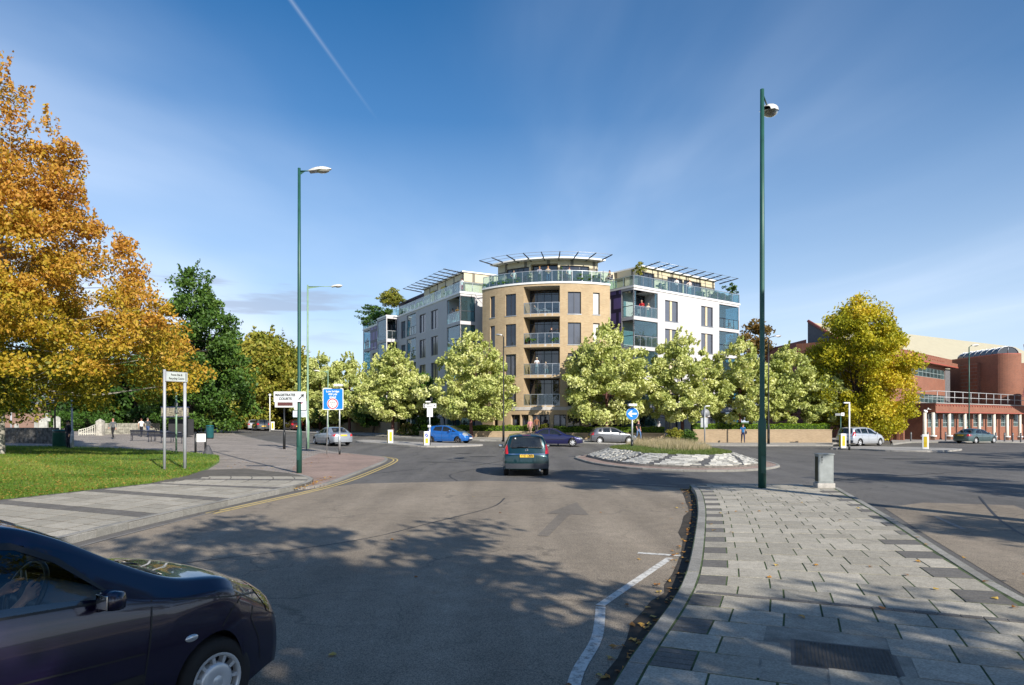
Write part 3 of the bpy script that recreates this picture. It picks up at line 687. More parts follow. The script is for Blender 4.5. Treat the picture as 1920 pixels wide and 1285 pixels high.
# rough white blocks in slanting bands with dark joints between
M_CHEV = rndmat('white_block', [(0, (0.24, 0.235, 0.21)), (.5, (.45, .44, .40)), (1, (0.60, 0.58, 0.52))], nscale=9)
def chev():
    b = MB(); random.seed(8); P = [Vector(p) for p in R3]+[Vector(R3[0])]; Q = [Vector(p) for p in R4]+[Vector(R4[0])]
    L = [0]
    for i in range(1, len(P)): L.append(L[-1]+(P[i]-P[i-1]).length)
    T = L[-1]; nb = 15; per = T/nb; rows = 13
    def pt(s, t):
        s = s % T
        for i in range(1, len(P)):
            if s <= L[i]:
                u = (s-L[i-1])/(L[i]-L[i-1]); a = P[i-1].lerp(P[i], u); c = Q[i-1].lerp(Q[i], u); q = a.lerp(c, t); return Vector((q.x, q.y, 0.18+0.42*t))
    for r in range(rows):
        t0, t1 = (r+0.06)/rows*0.93+0.03, (r+0.92)/rows*0.93+0.03
        for k in range(nb):
            s0 = per*k+per*0.62*t0+(0.09 if r % 2 else -.05); ln = per*(0.78+random.uniform(-.06, .06)); m = 5; off = random.uniform(-.08, .12)
            for q in range(m):
                a0 = s0+ln*q/m+0.012+off; a1 = s0+ln*(q+1)/m-0.008+off
                h = random.uniform(0.02, 0.05)
                v = [pt(a0, t0), pt(a1, t0), pt(a1, t1), pt(a0, t1)]; up = [p+Vector((0, 0, h)) for p in v]
                b.add(v+up, [(4, 5, 6, 7), (0, 1, 5, 4), (1, 2, 6, 5), (2, 3, 7, 6), (3, 0, 4, 7)], rn=random.random())
    b.build('roundabout_chevron', M_CHEV)['kind'] = 'structure'
chev()
b = MB(); k = len(R4); rings = [R4, shrink(RB, 3.2), shrink(RB, 4.0)]; zs = [0.585, 0.72, 0.80]
for a in range(2):
    for i in range(k):
        j = (i+1) % k; b.add([(*rings[a][i], zs[a]), (*rings[a][j], zs[a]), (*rings[a+1][j], zs[a+1]), (*rings[a+1][i], zs[a+1])], [(0, 1, 2, 3)], sm=True)
b.add([(*p, 0.80) for p in rings[2]], [tuple(range(k))]); b.build('roundabout_soil', M_LAWN)['kind'] = 'structure'
def z_rb(x, y):
    d = edge_dist(x, y, R4); return 0.585+0.215*min(1, d/1.65)
rg = np.random.default_rng(5); pts = []; hs = []; wd = []; rr = []
while len(pts) < 34000:
    X = rg.uniform(5, 12); Y = rg.uniform(29, 42)
    if in_poly(X, Y, R4):
        d = edge_dist(X, Y, R4); tall = d > 0.9 and (math.sin(X*2.1+1)*math.sin(Y*1.3+X) > -0.55)
        if tall and rg.random() < 0.45:
            hs.append(rg.uniform(0.22, 0.55)*min(1, d/1.6+.2)); rr.append(rg.uniform(0.55, 1)); wd.append(0.012)
        else:
            hs.append(rg.uniform(0.06, 0.16)); rr.append(rg.uniform(0, 0.5)); wd.append(0.022)
        pts.append((X, Y, z_rb(X, Y)-0.01))
blades('grass', pts, hs, wd, leafmat('dry_grass', [(0, (0.07, 0.12, 0.02)), (0.45, (0.16, 0.20, 0.05)), (0.6, (0.36, 0.30, 0.17)), (1, (0.52, 0.44, 0.30))], 0.3), 0.28, rr, 6, 'tall dry straw coloured grass on top of the roundabout', 'grass')
# ------------------------------------------------------------------ facade helpers: a map M(s, d, z) gives a point s along, d inward, z up
def straight(P0, d):
    d = Vector(d).normalized(); P0 = Vector(P0); inn = Vector((-d.y, d.x))
    if inn.dot(P0) < 0: inn = -inn
    def M(s, dd, z): return Vector((P0.x+d.x*s+inn.x*dd, P0.y+d.y*s+inn.y*dd, z))
    M.P0, M.d, M.inn = P0, d, inn; return M
def s_at(M, px, dd=0.0):
    k = (px-960)/FPX; q = M.P0+M.inn*dd; return (k*q.y-q.x)/(M.d.x-k*M.d.y)
def arcmap(cx, cy, R, a0):
    def M(s, dd, z):
        a = a0+s/R; return Vector((cx+(R-dd)*math.cos(a), cy+(R-dd)*math.sin(a), z))
    return M
def s_arc(M, px, dd=0.0, L=20):
    best = (9, 0); k = (px-960)/FPX
    for i in range(2001):
        s = L*i/2000; p = M(s, dd, 0); e = abs(p.x/p.y-k)
        if e < best[0]: best = (e, s)
    return best[1]
def wall(b, M, s0, s1, z0, z1, ops, mi=0, step=99, cap=0.0, rmi=None):
    # ops: (a, b, c, d, depth, skips)
    S = {s0, s1}; Z = {z0, z1}
    for o in ops: S |= {max(s0, o[0]), min(s1, o[1])}; Z |= {max(z0, o[2]), min(z1, o[3])}
    x = s0
    while x < s1: S.add(x); x += step
    S = sorted(S); Z = sorted(Z)
    def hit(s, z):
        for o in ops:
            if o[0] < s < o[1] and o[2] < z < o[3]: return o
    for i in range(len(S)-1):
        if S[i+1]-S[i] < 1e-5: continue
        for j in range(len(Z)-1):
            if hit((S[i]+S[i+1])/2, (Z[j]+Z[j+1])/2): continue
            b.quad(M(S[i], 0, Z[j]), M(S[i+1], 0, Z[j]), M(S[i+1], 0, Z[j+1]), M(S[i], 0, Z[j+1]), mi, [(S[i], Z[j]), (S[i+1], Z[j]), (S[i+1], Z[j+1]), (S[i], Z[j+1])])
    r = mi if rmi is None else rmi
    for o in ops:
        a, e, c, d, dp = o[:5]; sk = o[5] if len(o) > 5 else ''
        ss = [q for q in S if a <= q <= e]
        if 'l' not in sk: b.quad(M(a, 0, c), M(a, 0, d), M(a, dp, d), M(a, dp, c), r, [(0, c), (0, d), (dp, d), (dp, c)])
        if 'r' not in sk: b.quad(M(e, 0, c), M(e, dp, c), M(e, dp, d), M(e, 0, d), r, [(0, c), (dp, c), (dp, d), (0, d)])
        for i in range(len(ss)-1):
            p, q = ss[i], ss[i+1]
            if 'b' not in sk: b.quad(M(p, 0, c), M(p, dp, c), M(q, dp, c), M(q, 0, c), r, [(p, 0), (p, dp), (q, dp), (q, 0)])
            if 't' not in sk: b.quad(M(p, 0, d), M(q, 0, d), M(q, dp, d), M(p, dp, d), r, [(p, 0), (q, 0), (q, dp), (p, dp)])
def mbox(b, M, s0, s1, d0, d1, z0, z1, mi=0, n=1):
    for k in range(n):
        a, e = s0+(s1-s0)*k/n, s0+(s1-s0)*(k+1)/n
        v = [M(a, d0, z0), M(e, d0, z0), M(e, d1, z0), M(a, d1, z0), M(a, d0, z1), M(e, d0, z1), M(e, d1, z1), M(a, d1, z1)]
        fs = [(0, 3, 2, 1), (4, 5, 6, 7), (0, 1, 5, 4), (2, 3, 7, 6)]
        if k == 0: fs.append((3, 0, 4, 7))
        if k == n-1: fs.append((1, 2, 6, 5))
        uvz = [(a, z0), (e, z0), (e, z1), (a, z1)]
        base = len(b.f); b.add(v, fs, mi); b.uv[base+2] = uvz
M_RENDER = mat('white_render', (0.52, 0.505, 0.515), 0.85, var=0.03, scale=0.7, fine=0.08)
M_TAN = brickmat('tan_brick', (0.50, 0.37, 0.21), (0.43, 0.30, 0.165), (0.42, 0.34, 0.24), 0.26, 0.11)
M_TANW = brickmat('tan_wall_brick', (0.40, 0.29, 0.18), (0.33, 0.235, 0.14), (0.34, 0.28, 0.2), 0.225, 0.09)
M_CREAM = brickmat('cream_panel', (0.56, 0.49, 0.33), (0.60, 0.52, 0.36), (0.16, 0.14, 0.1), 2.4, 1.25, 0.04, 0.5)
M_PURPLE = brickmat('purple_panel', (0.15, 0.115, 0.31), (0.165, 0.125, 0.34), (0.03, 0.025, 0.07), 1.5, 1.5, 0.05, 0.5)
M_GREYF = mat('grey_window_frame', (0.055, 0.06, 0.075), 0.4, 0.4)
M_ALU = mat('pale_aluminium', (0.42, 0.44, 0.47), 0.35, 0.6)
M_DARKM = mat('dark_steel', (0.025, 0.025, 0.028), 0.45, 0.5)
M_WHITE_M = mat('white_coping', (0.8, 0.8, 0.78), 0.5, var=0.03)
M_SLABC = mat('grey_concrete_edge', (0.46, 0.44, 0.42), 0.8, var=0.08)
M_PANE = mat('dark_window_glass', (0.018, 0.022, 0.034), 0.03, 0.0, var=0.3, spec=1.0, scale=0.5)
M_PANE2 = mat('curtained_window_glass', (0.10, 0.11, 0.14), 0.12, 0.0, var=0.15, spec=0.8, scale=0.5)
M_BLIND = mat('pale_blind', (0.55, 0.54, 0.53), 0.5, var=0.05)
M_GLASS = glass('terrace_glass', (0.76, 0.88, 0.87), 0.02, refl=0.14)
M_TEAL = glass('teal_glass', (0.50, 0.72, 0.78), 0.07, refl=0.14)
M_CLR = glass('clear_balcony_glass', (0.72, 0.78, 0.80), 0.0, refl=0.07)
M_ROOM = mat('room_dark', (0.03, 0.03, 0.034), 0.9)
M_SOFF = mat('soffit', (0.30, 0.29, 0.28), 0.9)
def window(par, M, a, e, c, d, dp, style=0, n=1, mull=None, fmat=None):
    fr = MB(); t = 0.06
    for (p, q, z0, z1) in ((a, a+t, c, d), (e-t, e, c, d), (a, e, d-t, d), (a, e, c, c+t)): mbox(fr, M, p, q, dp-0.06, dp+0.03, z0, z1, 0, n if q-p > t*1.5 else 1)
    for m in (mull or []): mbox(fr, M, a+(e-a)*m-0.035, a+(e-a)*m+0.035, dp-0.05, dp+0.02, c, d)
    o = fr.build('window', fmat or M_GREYF, par)
    g = MB()
    if style == 3:      # cream panel between two panes
        mbox(g, M, a+t, a+(e-a)*0.40, dp-0.01, dp+0.01, c+t, d-t, 0); mbox(g, M, a+(e-a)*0.60, e-t, dp-0.01, dp+0.01, c+t, d-t, 0)
        g.build('pane', M_PANE2, o); h = MB(); mbox(h, M, a+(e-a)*0.42, a+(e-a)*0.58, dp-0.06, dp+0.02, c+t, d-t); h.build('infill_panel', mat('cream_infill', (0.60, 0.50, 0.34), 0.6), o)
    else:
        mbox(g, M, a+t, e-t, dp-0.008, dp+0.008, c+t, d-t, 0, n); g.build('pane', {0: M_PANE, 1: M_PANE2, 2: M_BLIND}[style], o)
    sl_ = MB(); mbox(sl_, M, a-0.05, e+0.05, -0.04, 0.1, c-0.07, c-0.003, 0, n); sl_.build('sill', M_ALU, o)
    return o
def balustrade(par, M, a, e, z, h, dd=0.05, n=4, seg=1, gm=None, fm=None, name='balustrade', toprail=0.05, posts=True):
    b = MB(); fm = fm or M_ALU
    mbox(b, M, a, e, dd-0.025, dd+0.035, z+h-toprail, z+h, 0, seg)
    if posts:
        mbox(b, M, a, e, dd-0.02, dd+0.02, z, z+0.06, 0, seg)
        for i in range(n+1):
            s = a+(e-a)*i/n; s = min(max(s, a+0.025), e-0.025); mbox(b, M, s-0.022, s+0.022, dd-0.022, dd+0.022, z+0.06, z+h-toprail-0.002)
    o = b.build(name, fm, par); g = MB(); mbox(g, M, a+0.03, e-0.03, dd-0.006, dd+0.006, z+0.07, z+h-toprail-0.005, 0, seg); g.build('glass_panel', gm or M_GLASS, o); return o
def backglass(par, M, a, e, c, d, dp, n=4, seg=1):
    g = MB(); mbox(g, M, a+0.01, e-0.01, dp-0.02, dp-0.005, c+0.02, d-0.02, 0, seg); fr = MB()
    for i in range(n+1):
        s = a+(e-a)*i/n; s = min(max(s, a+0.04), e-0.04); mbox(fr, M, s-0.03, s+0.03, dp-0.08, dp-0.025, c, d)
    mbox(fr, M, a, e, dp-0.085, dp-0.03, d-0.5, d-0.45, 0, seg)
    o = fr.build('window', M_GREYF, par); g.build('pane', M_PANE, o)

FL = [0.42, 3.65, 6.66, 9.67, 12.68, 15.76]
apt = thing('apartment_building', 'tan and white apartment building with a round brick front and glass terraces behind the roundabout', 'apartment block', (3, 72, 0))
def apt_b(b, name, mt): o = b.build(name, mt, apt); o.matrix_parent_inverse = Matrix.Translation((-3, -72, 0)); return o
class Par:            # parts are modelled in world space and hung under the thing without moving
    def __init__(s, root, name): s.e = root
_build = MB.build
def build_world(s, name, mt, parent=None, loc=None, rot=None):
    o = _build(s, name, mt, parent, loc, rot)
    if parent is not None and getattr(parent, 'get', None) and parent.get('worldspace'): o.matrix_parent_inverse = Matrix.Translation(-Vector(parent.location))
    return o
MB.build = build_world
apt['worldspace'] = 1

# --- round brick drum
DC = (4.92, 77.5); DR = 10.6; A0 = math.radians(221.2); A1 = math.radians(297.2); DL = DR*(A1-A0)
MD = arcmap(DC[0], DC[1], DR, A0)
sp = lambda px: s_arc(MD, px, 0, DL)
ops = []; wins = []
loX, hiX = sp(981.6), sp(1049.8)
for f in range(1, 5):
    z = FL[f]; top = z+2.72
    ops.append((loX, hiX, z, top, 2.0))
    for (p, q, stl, ml) in ((919, 928, 0, None), (947.5, 967.5, 0, [0.5]), (1064.7, 1089.5, 0, [0.5]), (1112, 1124.5, 2, None)):
        a, e = sp(p), sp(q); ops.append((a, e, z-0.05, z+2.12, 0.22)); wins.append((a, e, z-0.05, z+2.12, stl, ml))
g0 = [(925, 934), (958, 975), (977, 991), (997, 1030), (1038, 1062), (1064, 1090), (1104, 1125)]
for p, q in g0: ops.append((sp(p), sp(q), 0.3, 2.75, 0.5)); wins.append((sp(p), sp(q), 0.3, 2.75, 0, [0.5]))
b = MB(); wall(b, MD, 0, DL, -0.6, 15.62, ops, step=0.55)
apt_b(b, 'brick_wall', M_TAN)
random.seed(31)
for (a, e, c, d, stl, ml) in wins: window(apt, MD, a, e, c, d, 0.18 if c > 1 else 0.42, 1 if (stl == 0 and c > 1 and random.random() < .3) else stl, 2, ml)
b = MB(); mbox(b, MD, -0.02, DL+0.02, -0.06, 0.3, 3.18, 3.50, 0, 24); apt_b(b, 'stone_band', M_SLABC)
b = MB(); mbox(b, MD, -0.03, DL+0.03, -0.08, 0.45, 15.62, 15.78, 0, 24); apt_b(b, 'coping', M_WHITE_M)
for f in range(1, 5):
    z = FL[f]; bl = MB(); mbox(bl, MD, loX+0.01, hiX-0.01, 0.0, 2.0, z-0.22, z-0.003, 0, 5)
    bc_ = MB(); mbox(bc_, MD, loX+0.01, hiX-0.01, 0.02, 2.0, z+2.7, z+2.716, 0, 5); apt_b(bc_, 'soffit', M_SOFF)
    apt_b(bl, 'balcony', M_SLABC if f > 0 else M_TAN)
    balustrade(apt, MD, loX+0.02, hiX-0.02, z, 1.12, 0.06, 5, 5, gm=M_CLR)
    backglass(apt, MD, loX, hiX, z, z+2.7, 1.95, 4, 5)
# ends of the drum and roof
for s in (0.0, DL):
    p = MD(s, 0, 0); t = (MD(0.01, 0, 0)-MD(0, 0, 0)).normalized(); b = MB()
    q = MD(s, 5.0, 0); z0, z1 = -0.6, 15.6
    b.quad((p.x, p.y, z0), (q.x, q.y, z0), (q.x, q.y, z1), (p.x, p.y, z1), 0, [(0, z0), (5, z0), (5, z1), (0, z1)]); apt_b(b, 'brick_wall', M_TAN)
b = MB(); mbox(b, MD, 0, DL, 0.3, 9.5, 15.35, 15.66, 0, 24); apt_b(b, 'terrace_floor', M_SLABC)
balustrade(apt, MD, 0.03, DL-0.03, 15.78, 1.15, 0.06, 14, 28, name='terrace_balustrade')
# penthouse on the drum
MP = arcmap(DC[0], DC[1], 8.5, A0); PL = 8.5*(A1-A0); pp = lambda px: s_arc(MP, px, 0, PL)
P0_, P1_ = pp(932.5), pp(1125.5)
po = [(pp(949), pp(992), 15.9, 17.85, 0.25), (pp(995), pp(1046), 15.9, 18.05, 0.7), (pp(1050), pp(1105), 15.9, 17.85, 0.25)]
b = MB(); wall(b, MP, P0_, P1_, 15.66, 18.40, po, step=0.6); apt_b(b, 'penthouse_wall', M_CREAM)
for (a, e, c, d, dp), ml in zip(po, ([.25, .5, .75], [.5], [.33, .66])): window(apt, MP, a, e, c, d, dp-0.05, 0, 4, ml)
b = MB(); mbox(b, MP, P0_-0.35, P1_+0.35, -0.8, 4.5, 18.40, 18.55, 0, 20); apt_b(b, 'penthouse_roof', M_WHITE_M)
for i, px in enumerate((914, 937, 961, 986.5, 1016, 1046, 1074, 1104, 1132)):
    s = P0_+(P1_-P0_)*(i/8.0); b = MB(); v = MP(s, 0.5, 18.36); q = MP(s, -2.5, 18.62); b.tube([v, q], [0.075, 0.05], 6); o = apt_b(b, 'sunshade_arm', M_DARKM)
b = MB(); b.tube([MP(P0_+(P1_-P0_)*i/24, -2.42, 18.64) for i in range(25)], 0.022, 5); b.tube([MP(P0_+(P1_-P0_)*i/24, -1.6, 18.57) for i in range(25)], 0.022, 5); apt_b(b, 'sunshade_rail', M_ALU)
for s in (P0_, P1_):
    p, q = MP(s, 0, 0), MP(s, 4, 0); b = MB(); b.quad((p.x, p.y, 15.66), (q.x, q.y, 15.66), (q.x, q.y, 18.4), (p.x, p.y, 18.4), 0, [(0, 0), (4, 0), (4, 2.7), (0, 2.7)]); apt_b(b, 'penthouse_wall', M_CREAM)
b = MB(); b.prism([(-2.6, 76.2), (9.9, 73.2), (9.95, 71.5), (10.95, 71.05), (12.4, 72.5), (13.5, 84), (-1, 88)], -0.6, 15.55); apt_b(b, 'link_block', mat('purple_render', (0.105, 0.075, 0.24), 0.6, var=0.06))
b = MB(); b.prism([(-1.5, 78.4), (9.7, 74.7), (12.2, 75.6), (13.5, 84), (-1, 88)], 15.56, 18.5); apt_b(b, 'penthouse_wall', mat('cream_render', (0.58, 0.50, 0.35), 0.6, var=0.05))
window(apt, straight((10.05, 71.42), (0.85, -0.41)), 0.12, 0.55, 12.7, 14.9, -0.03, 2)
ML_ = straight((9.95, 71.45), (1.0, -0.42)); balustrade(apt, ML_, 0.05, 1.05, 15.6, 1.1, 0.0, 1, 1)

# --- wings
def wing(M, L, cols, corner, PH, blades_n, ph_ops, mirror):
    E = straight((M.P0.x, M.P0.y), (M.inn.x, M.inn.y))       # the end face, running inward from the corner
    ops = []; eops = []
    for f in range(0, 5):
        z = FL[f]
        for (a, e, kind) in cols:
            if kind.startswith('w'): ops.append((a, e, z-0.03, z+2.15, 0.2))
            else:
                sk = ('l' if kind == 'bc' else '')+('r' if kind == 'be' else '')
                ops.append((a, e, z+0.02, z+2.68, 1.9, sk))
        eops.append((corner[0], corner[1], z+0.02, z+2.68, 1.9, 'l'))
    b = MB(); wall(b, M, 0, L, -0.6, 15.60, ops); wall(b, E, 0, 2.25 if mirror else 1.72, -0.6, 15.60, eops); b2 = MB(); wall(b2, E, 2.25 if mirror else 1.72, 12, -0.6, 15.60, []); apt_b(b2, 'end_wall', M_RENDER if mirror else M_PURPLE)
    far = straight((M(L, 0, 0).x, M(L, 0, 0).y), (M.inn.x, M.inn.y)); 
    feops = [(0.12, 1.9, FL[f]+0.02, FL[f]+2.68, 1.9, 'l') for f in range(5)] if any(k == 'be' for _, _, k in cols) else []
    def FM(s, d, z): p = M(L, s, z); q = M.d*(-d); return Vector((p.x+q.x, p.y+q.y, z))
    wall(b, FM, 0, 12, -0.6, 15.60, feops); wall(b, lambda s, d, z: M(s, 12-d, z), 0, L, -0.6, 15.6, [])
    # face coplanar check: walls butt at the corners
    apt_b(b, 'rendered_wall', M_RENDER)
    b = MB(); mbox(b, M, -0.08, L+0.08, -0.08, 12.08, 15.60, 15.78); apt_b(b, 'terrace_floor', M_WHITE_M)
    for f in range(0, 5):
        z = FL[f]
        for (a, e, kind) in cols:
            if kind[0] == 'w':
                window(apt, M, a, e, z-0.03, z+2.15, 0.16, {'w': 1, 'w3': 3, 'w2': 1}[kind], 1, [0.5] if kind != 'w3' else None)
            else:
                backglass(apt, M, a, e, z, z+2.66, 1.86, 3)
                balustrade(apt, M, a+0.03, e-0.03, z+0.02, 1.1, 0.05, 4, fm=M_GREYF if kind != 'bc' else M_ALU)
                g = MB(); 
                if kind == 'bc' and f == 4: mbox(g, M, a+0.03, a+0.35, 0.10, 0.115, z+1.1, z+2.6); mbox(g, M, e-0.35, e-0.03, 0.10, 0.115, z+1.1, z+2.6)
                elif kind == 'bc' and mirror: mbox(g, M, a+0.03, e-0.03, 0.10, 0.115, z+1.2, z+2.6)
                elif kind == 'bg': mbox(g, M, a+0.03, e-0.03, 0.10, 0.115, z+1.1, z+2.6)
                elif kind == 'be': mbox(g, M, a+0.03, e-0.03, 0.10, 0.115, z+1.2, z+2.6)
                else: mbox(g, M, a+0.03, e-0.03, 0.10, 0.115, z+1.2, z+2.6)
                g.build('glass_screen', M_TEAL, apt)
        # corner balcony: side glazing and post
        g = MB(); mbox(g, E, corner[0]+0.06, corner[1]-0.03, 0.05, 0.06, z+0.03, z+2.64); g.build('glass_screen', M_TEAL if mirror else M_GLASS, apt)
        fr = MB(); mbox(fr, E, corner[0]+0.03, corner[1], 0.02, 0.09, z+1.08, z+1.14); mbox(fr, E, corner[0]+0.03, corner[1], 0.02, 0.09, z+2.60, z+2.66); mbox(fr, E, corner[1]-0.06, corner[1], 0.02, 0.09, z+0.02, z+2.6)
        mbox(fr, M, 0.0, 0.10, 0.0, 0.10, z+0.02, z+2.68); fr.build('balcony_frame', M_GREYF, apt)
        if feops:
            g = MB(); mbox(g, FM, 0.12, 1.87, 0.05, 0.06, z+0.03, z+2.64); g.build('glass_screen', M_TEAL, apt)
    # terrace glass
    balustrade(apt, M, 0.0, L, 15.80, 1.05, 0.0, int(L/1.3), 1, name='terrace_balustrade', gm=M_GLASS)
    balustrade(apt, E, 0.05, 7, 15.80, 1.05, 0.0, 5, 1, name='terrace_balustrade', gm=M_GLASS)
    g = MB(); balustrade(apt, FM, 0.05, 6, 15.80, 1.05, 0.02, 4, 1, name='terrace_balustrade', gm=M_TEAL)
    # penthouse
    a, e, top, din = PH
    MQ = lambda s, d, z: M(s, d+din, z)
    b = MB(); po = [(x0, x1, 15.85, 17.95, 0.2) for (x0, x1) in ph_ops]
    wall(b, MQ, a, e, 15.79, top, po)
    wall(b, lambda s, d, z: M(a+d, din+s, z), 0, 8, 15.79, top, []); wall(b, lambda s, d, z: M(e-d, din+s, z), 0, 8, 15.79, top, [])
    apt_b(b, 'penthouse_wall', M_CREAM)
    for (x0, x1) in ph_ops: window(apt, MQ, x0, x1, 15.85, 17.95, 0.15, 0, 1, [.33, .66])
    b = MB(); mbox(b, M, a-0.12, e+0.12, din-0.25, din+8.2, top, top+0.14); apt_b(b, 'penthouse_roof', M_WHITE_M)
    for i in range(blades_n):
        s = a+0.3+(e-a-0.1+1.0)*i/(blades_n-1); b = MB(); b.tube([M(s, din+0.2, top-0.06), M(s, din-2.35, top+0.16)], [0.07, 0.05], 6); apt_b(b, 'sunshade_arm', M_DARKM)
    b = MB()
    for dd, zz in ((2.3, .155), (1.5, .09), (0.8, 0.03)): b.tube([M(a-0.2, din-dd, top+zz), M(e+1.2, din-dd, top+zz)], 0.02, 5)
    apt_b(b, 'sunshade_rail', M_ALU)
MR = straight((12.25, 68.7), (14.2, 10.8)); LR = s_at(MR, 1386.2)
sr = lambda px: s_at(MR, px)
wing(MR, LR, [(0.10, sr(1233.4), 'bc'), (sr(1247), sr(1271.3), 'w3'), (sr(1314.7), sr(1336.6), 'w3'), (sr(1348.5), LR-0.10, 'be')], (0.10, 1.6),
     (3.25, s_at(MR, 1340, 2.0), 18.42, 2.0), 10, [(s_at(MR, 1199.5, 2), s_at(MR, 1227, 2)), (s_at(MR, 1251.5, 2), s_at(MR, 1280, 2)), (s_at(MR, 1282, 2), s_at(MR, 1315, 2))], False)
ML = straight((-5.46, 72.0), (-0.4885, 0.8726)); LLn = s_at(ML, 681)
s2 = lambda px, d=0: s_at(ML, px, d)
wing(ML, LLn, [(0.10, s2(837.8), 'bc'), (s2(820.9), s2(808), 'w'), (s2(797.8), s2(786.4), 'w'), (s2(779.8), s2(762.4), 'bg'), (s2(760.3), s2(751.5), 'w'), (s2(705), s2(698), 'w'), (s2(694), LLn-0.1, 'be')], (0.10, 1.75),
     (s2(869.9, 2), s2(795, 2), 18.66, 2.0), 10, [(s2(862, 2), s2(848, 2)), (s2(838, 2), s2(826, 2)), (s2(820, 2), s2(806, 2))], True)
# lower purple penthouse further along the left wing, yellow panels, projecting bay
b = MB(); mbox(b, ML, s2(795, 2)+0.02, s2(744, 2), 2.3, 9, 15.79, 18.25); apt_b(b, 'penthouse_wall', M_PURPLE)
b = MB(); mbox(b, ML, s2(795, 2)+0.05, s2(743, 2), 2.1, 9.1, 18.25, 18.38); apt_b(b, 'penthouse_roof', mat('dark_coping', (0.08, 0.09, 0.14), 0.5))
for k in range(3):
    a = s2(795, 2)+1.0+k*3.2; g = MB(); mbox(g, ML, a, a+2.4, 2.25, 2.29, 15.85, 17.6); g.build('window', M_PANE, apt)
for p, q in ((836, 829), (816, 809)): g = MB(); mbox(g, ML, s2(p, 2), s2(q, 2), 1.86, 1.9, 16.7, 18.0); g.build('yellow_window_panel', mat('yellow_window_panel', (0.45, 0.34, 0.03), 0.6, var=0.3, scale=5), apt)  # two flat yellow panels just in front of the penthouse windows
sb0, sb1 = 19.1, s_at(ML, 707.5, -1.6)
MBy = straight(ML(sb0, -1.6, 0)[:2], ML.d); EB = lambda s, d, z: ML(sb0+d, -1.6+s, z)
b = MB()
wall(b, MBy, 0, sb1-sb0, -0.6, 15.6, [(0.12, sb1-sb0-0.12, FL[f]+0.02, FL[f]+2.66, 1.4, 'l') for f in range(5)])
wall(b, EB, 0, 1.6, -0.6, 15.6, [(0.12, 1.5, FL[f]+0.02, FL[f]+2.66, 1.4, 'l') for f in range(5)])
wall(b, lambda s, d, z: ML(sb1-d, -1.6+s, z), 0, 1.6, -0.6, 15.6, [])
apt_b(b, 'bay_wall', M_RENDER)
b = MB(); mbox(b, ML, sb0-0.06, sb1+0.06, -1.66, 0.0, 15.6, 15.78); apt_b(b, 'bay_roof', M_WHITE_M)
for f in range(1, 5):
    z = FL[f]; g = MB(); mbox(g, MBy, 0.15, sb1-sb0-0.15, 0.05, 0.06, z+0.05, z+2.6); g.build('glass_screen', M_TEAL, apt)
    balustrade(apt, EB, 0.14, 1.48, z+0.03, 1.1, 0.05, 2); backglass(apt, MBy, 0.1, sb1-sb0-0.1, z, z+2.65, 1.38, 3)
    g = MB(); mbox(g, EB, 0.1, 1.5, 2.6, 2.62, z, z+2.65); g.build('window', M_PANE, apt)
b = MB(); mbox(b, ML, sb1+0.02, s2(694.5), -0.03, 0.0, 12.3, 15.58); apt_b(b, 'purple_panel', M_PURPLE)

# ------------------------------------------------------------------ garden walls with hedges
M_HEDGEL = leafmat('hedge_leaf', [(0, (0.05, 0.12, 0.010)), (0.5, (0.17, 0.31, 0.018)), (1, (0.32, 0.46, 0.045))], 0.3)
def leafcloud(name, C_, sz, rn, mt, parent=None, seed=0, flat=0.0, aspect=1.6):
    rg = np.random.default_rng(seed); P = np.asarray(C_, float); n = len(P)
    u = rg.normal(size=(n, 3)); u[:, 2] *= (1-flat); u /= np.linalg.norm(u, axis=1)[:, None]
    v = rg.normal(size=(n, 3)); v -= (v*u).sum(1)[:, None]*u; v /= np.linalg.norm(v, axis=1)[:, None]; s = np.asarray(sz, float)
    if s.ndim == 0: s = np.full(n, float(s))
    s = s[:, None]*rg.uniform(0.7, 1.3, (n, 1)); a = u*s*aspect*0.5; c = v*s*0.5; w_ = np.cross(u, v)*s*0.18
    V = np.stack([P-a, P+c*0.9-a*0.1+w_, P+a, P-c*0.9-a*0.1+w_], 1).reshape(-1, 3)
    me = bpy.data.meshes.new(name); me.vertices.add(4*n); me.vertices.foreach_set('co', V.ravel()); me.loops.add(4*n); me.loops.foreach_set('vertex_index', np.arange(4*n))
    me.polygons.add(n); me.polygons.foreach_set('loop_start', np.arange(n)*4); me.polygons.foreach_set('loop_total', np.full(n, 4))
    at_ = me.attributes.new('rnd', 'FLOAT', 'FACE'); at_.data.foreach_set('value', np.clip(np.asarray(rn), 0, 1).astype(np.float32)); me.update()
    return link(name, me, mt, parent)
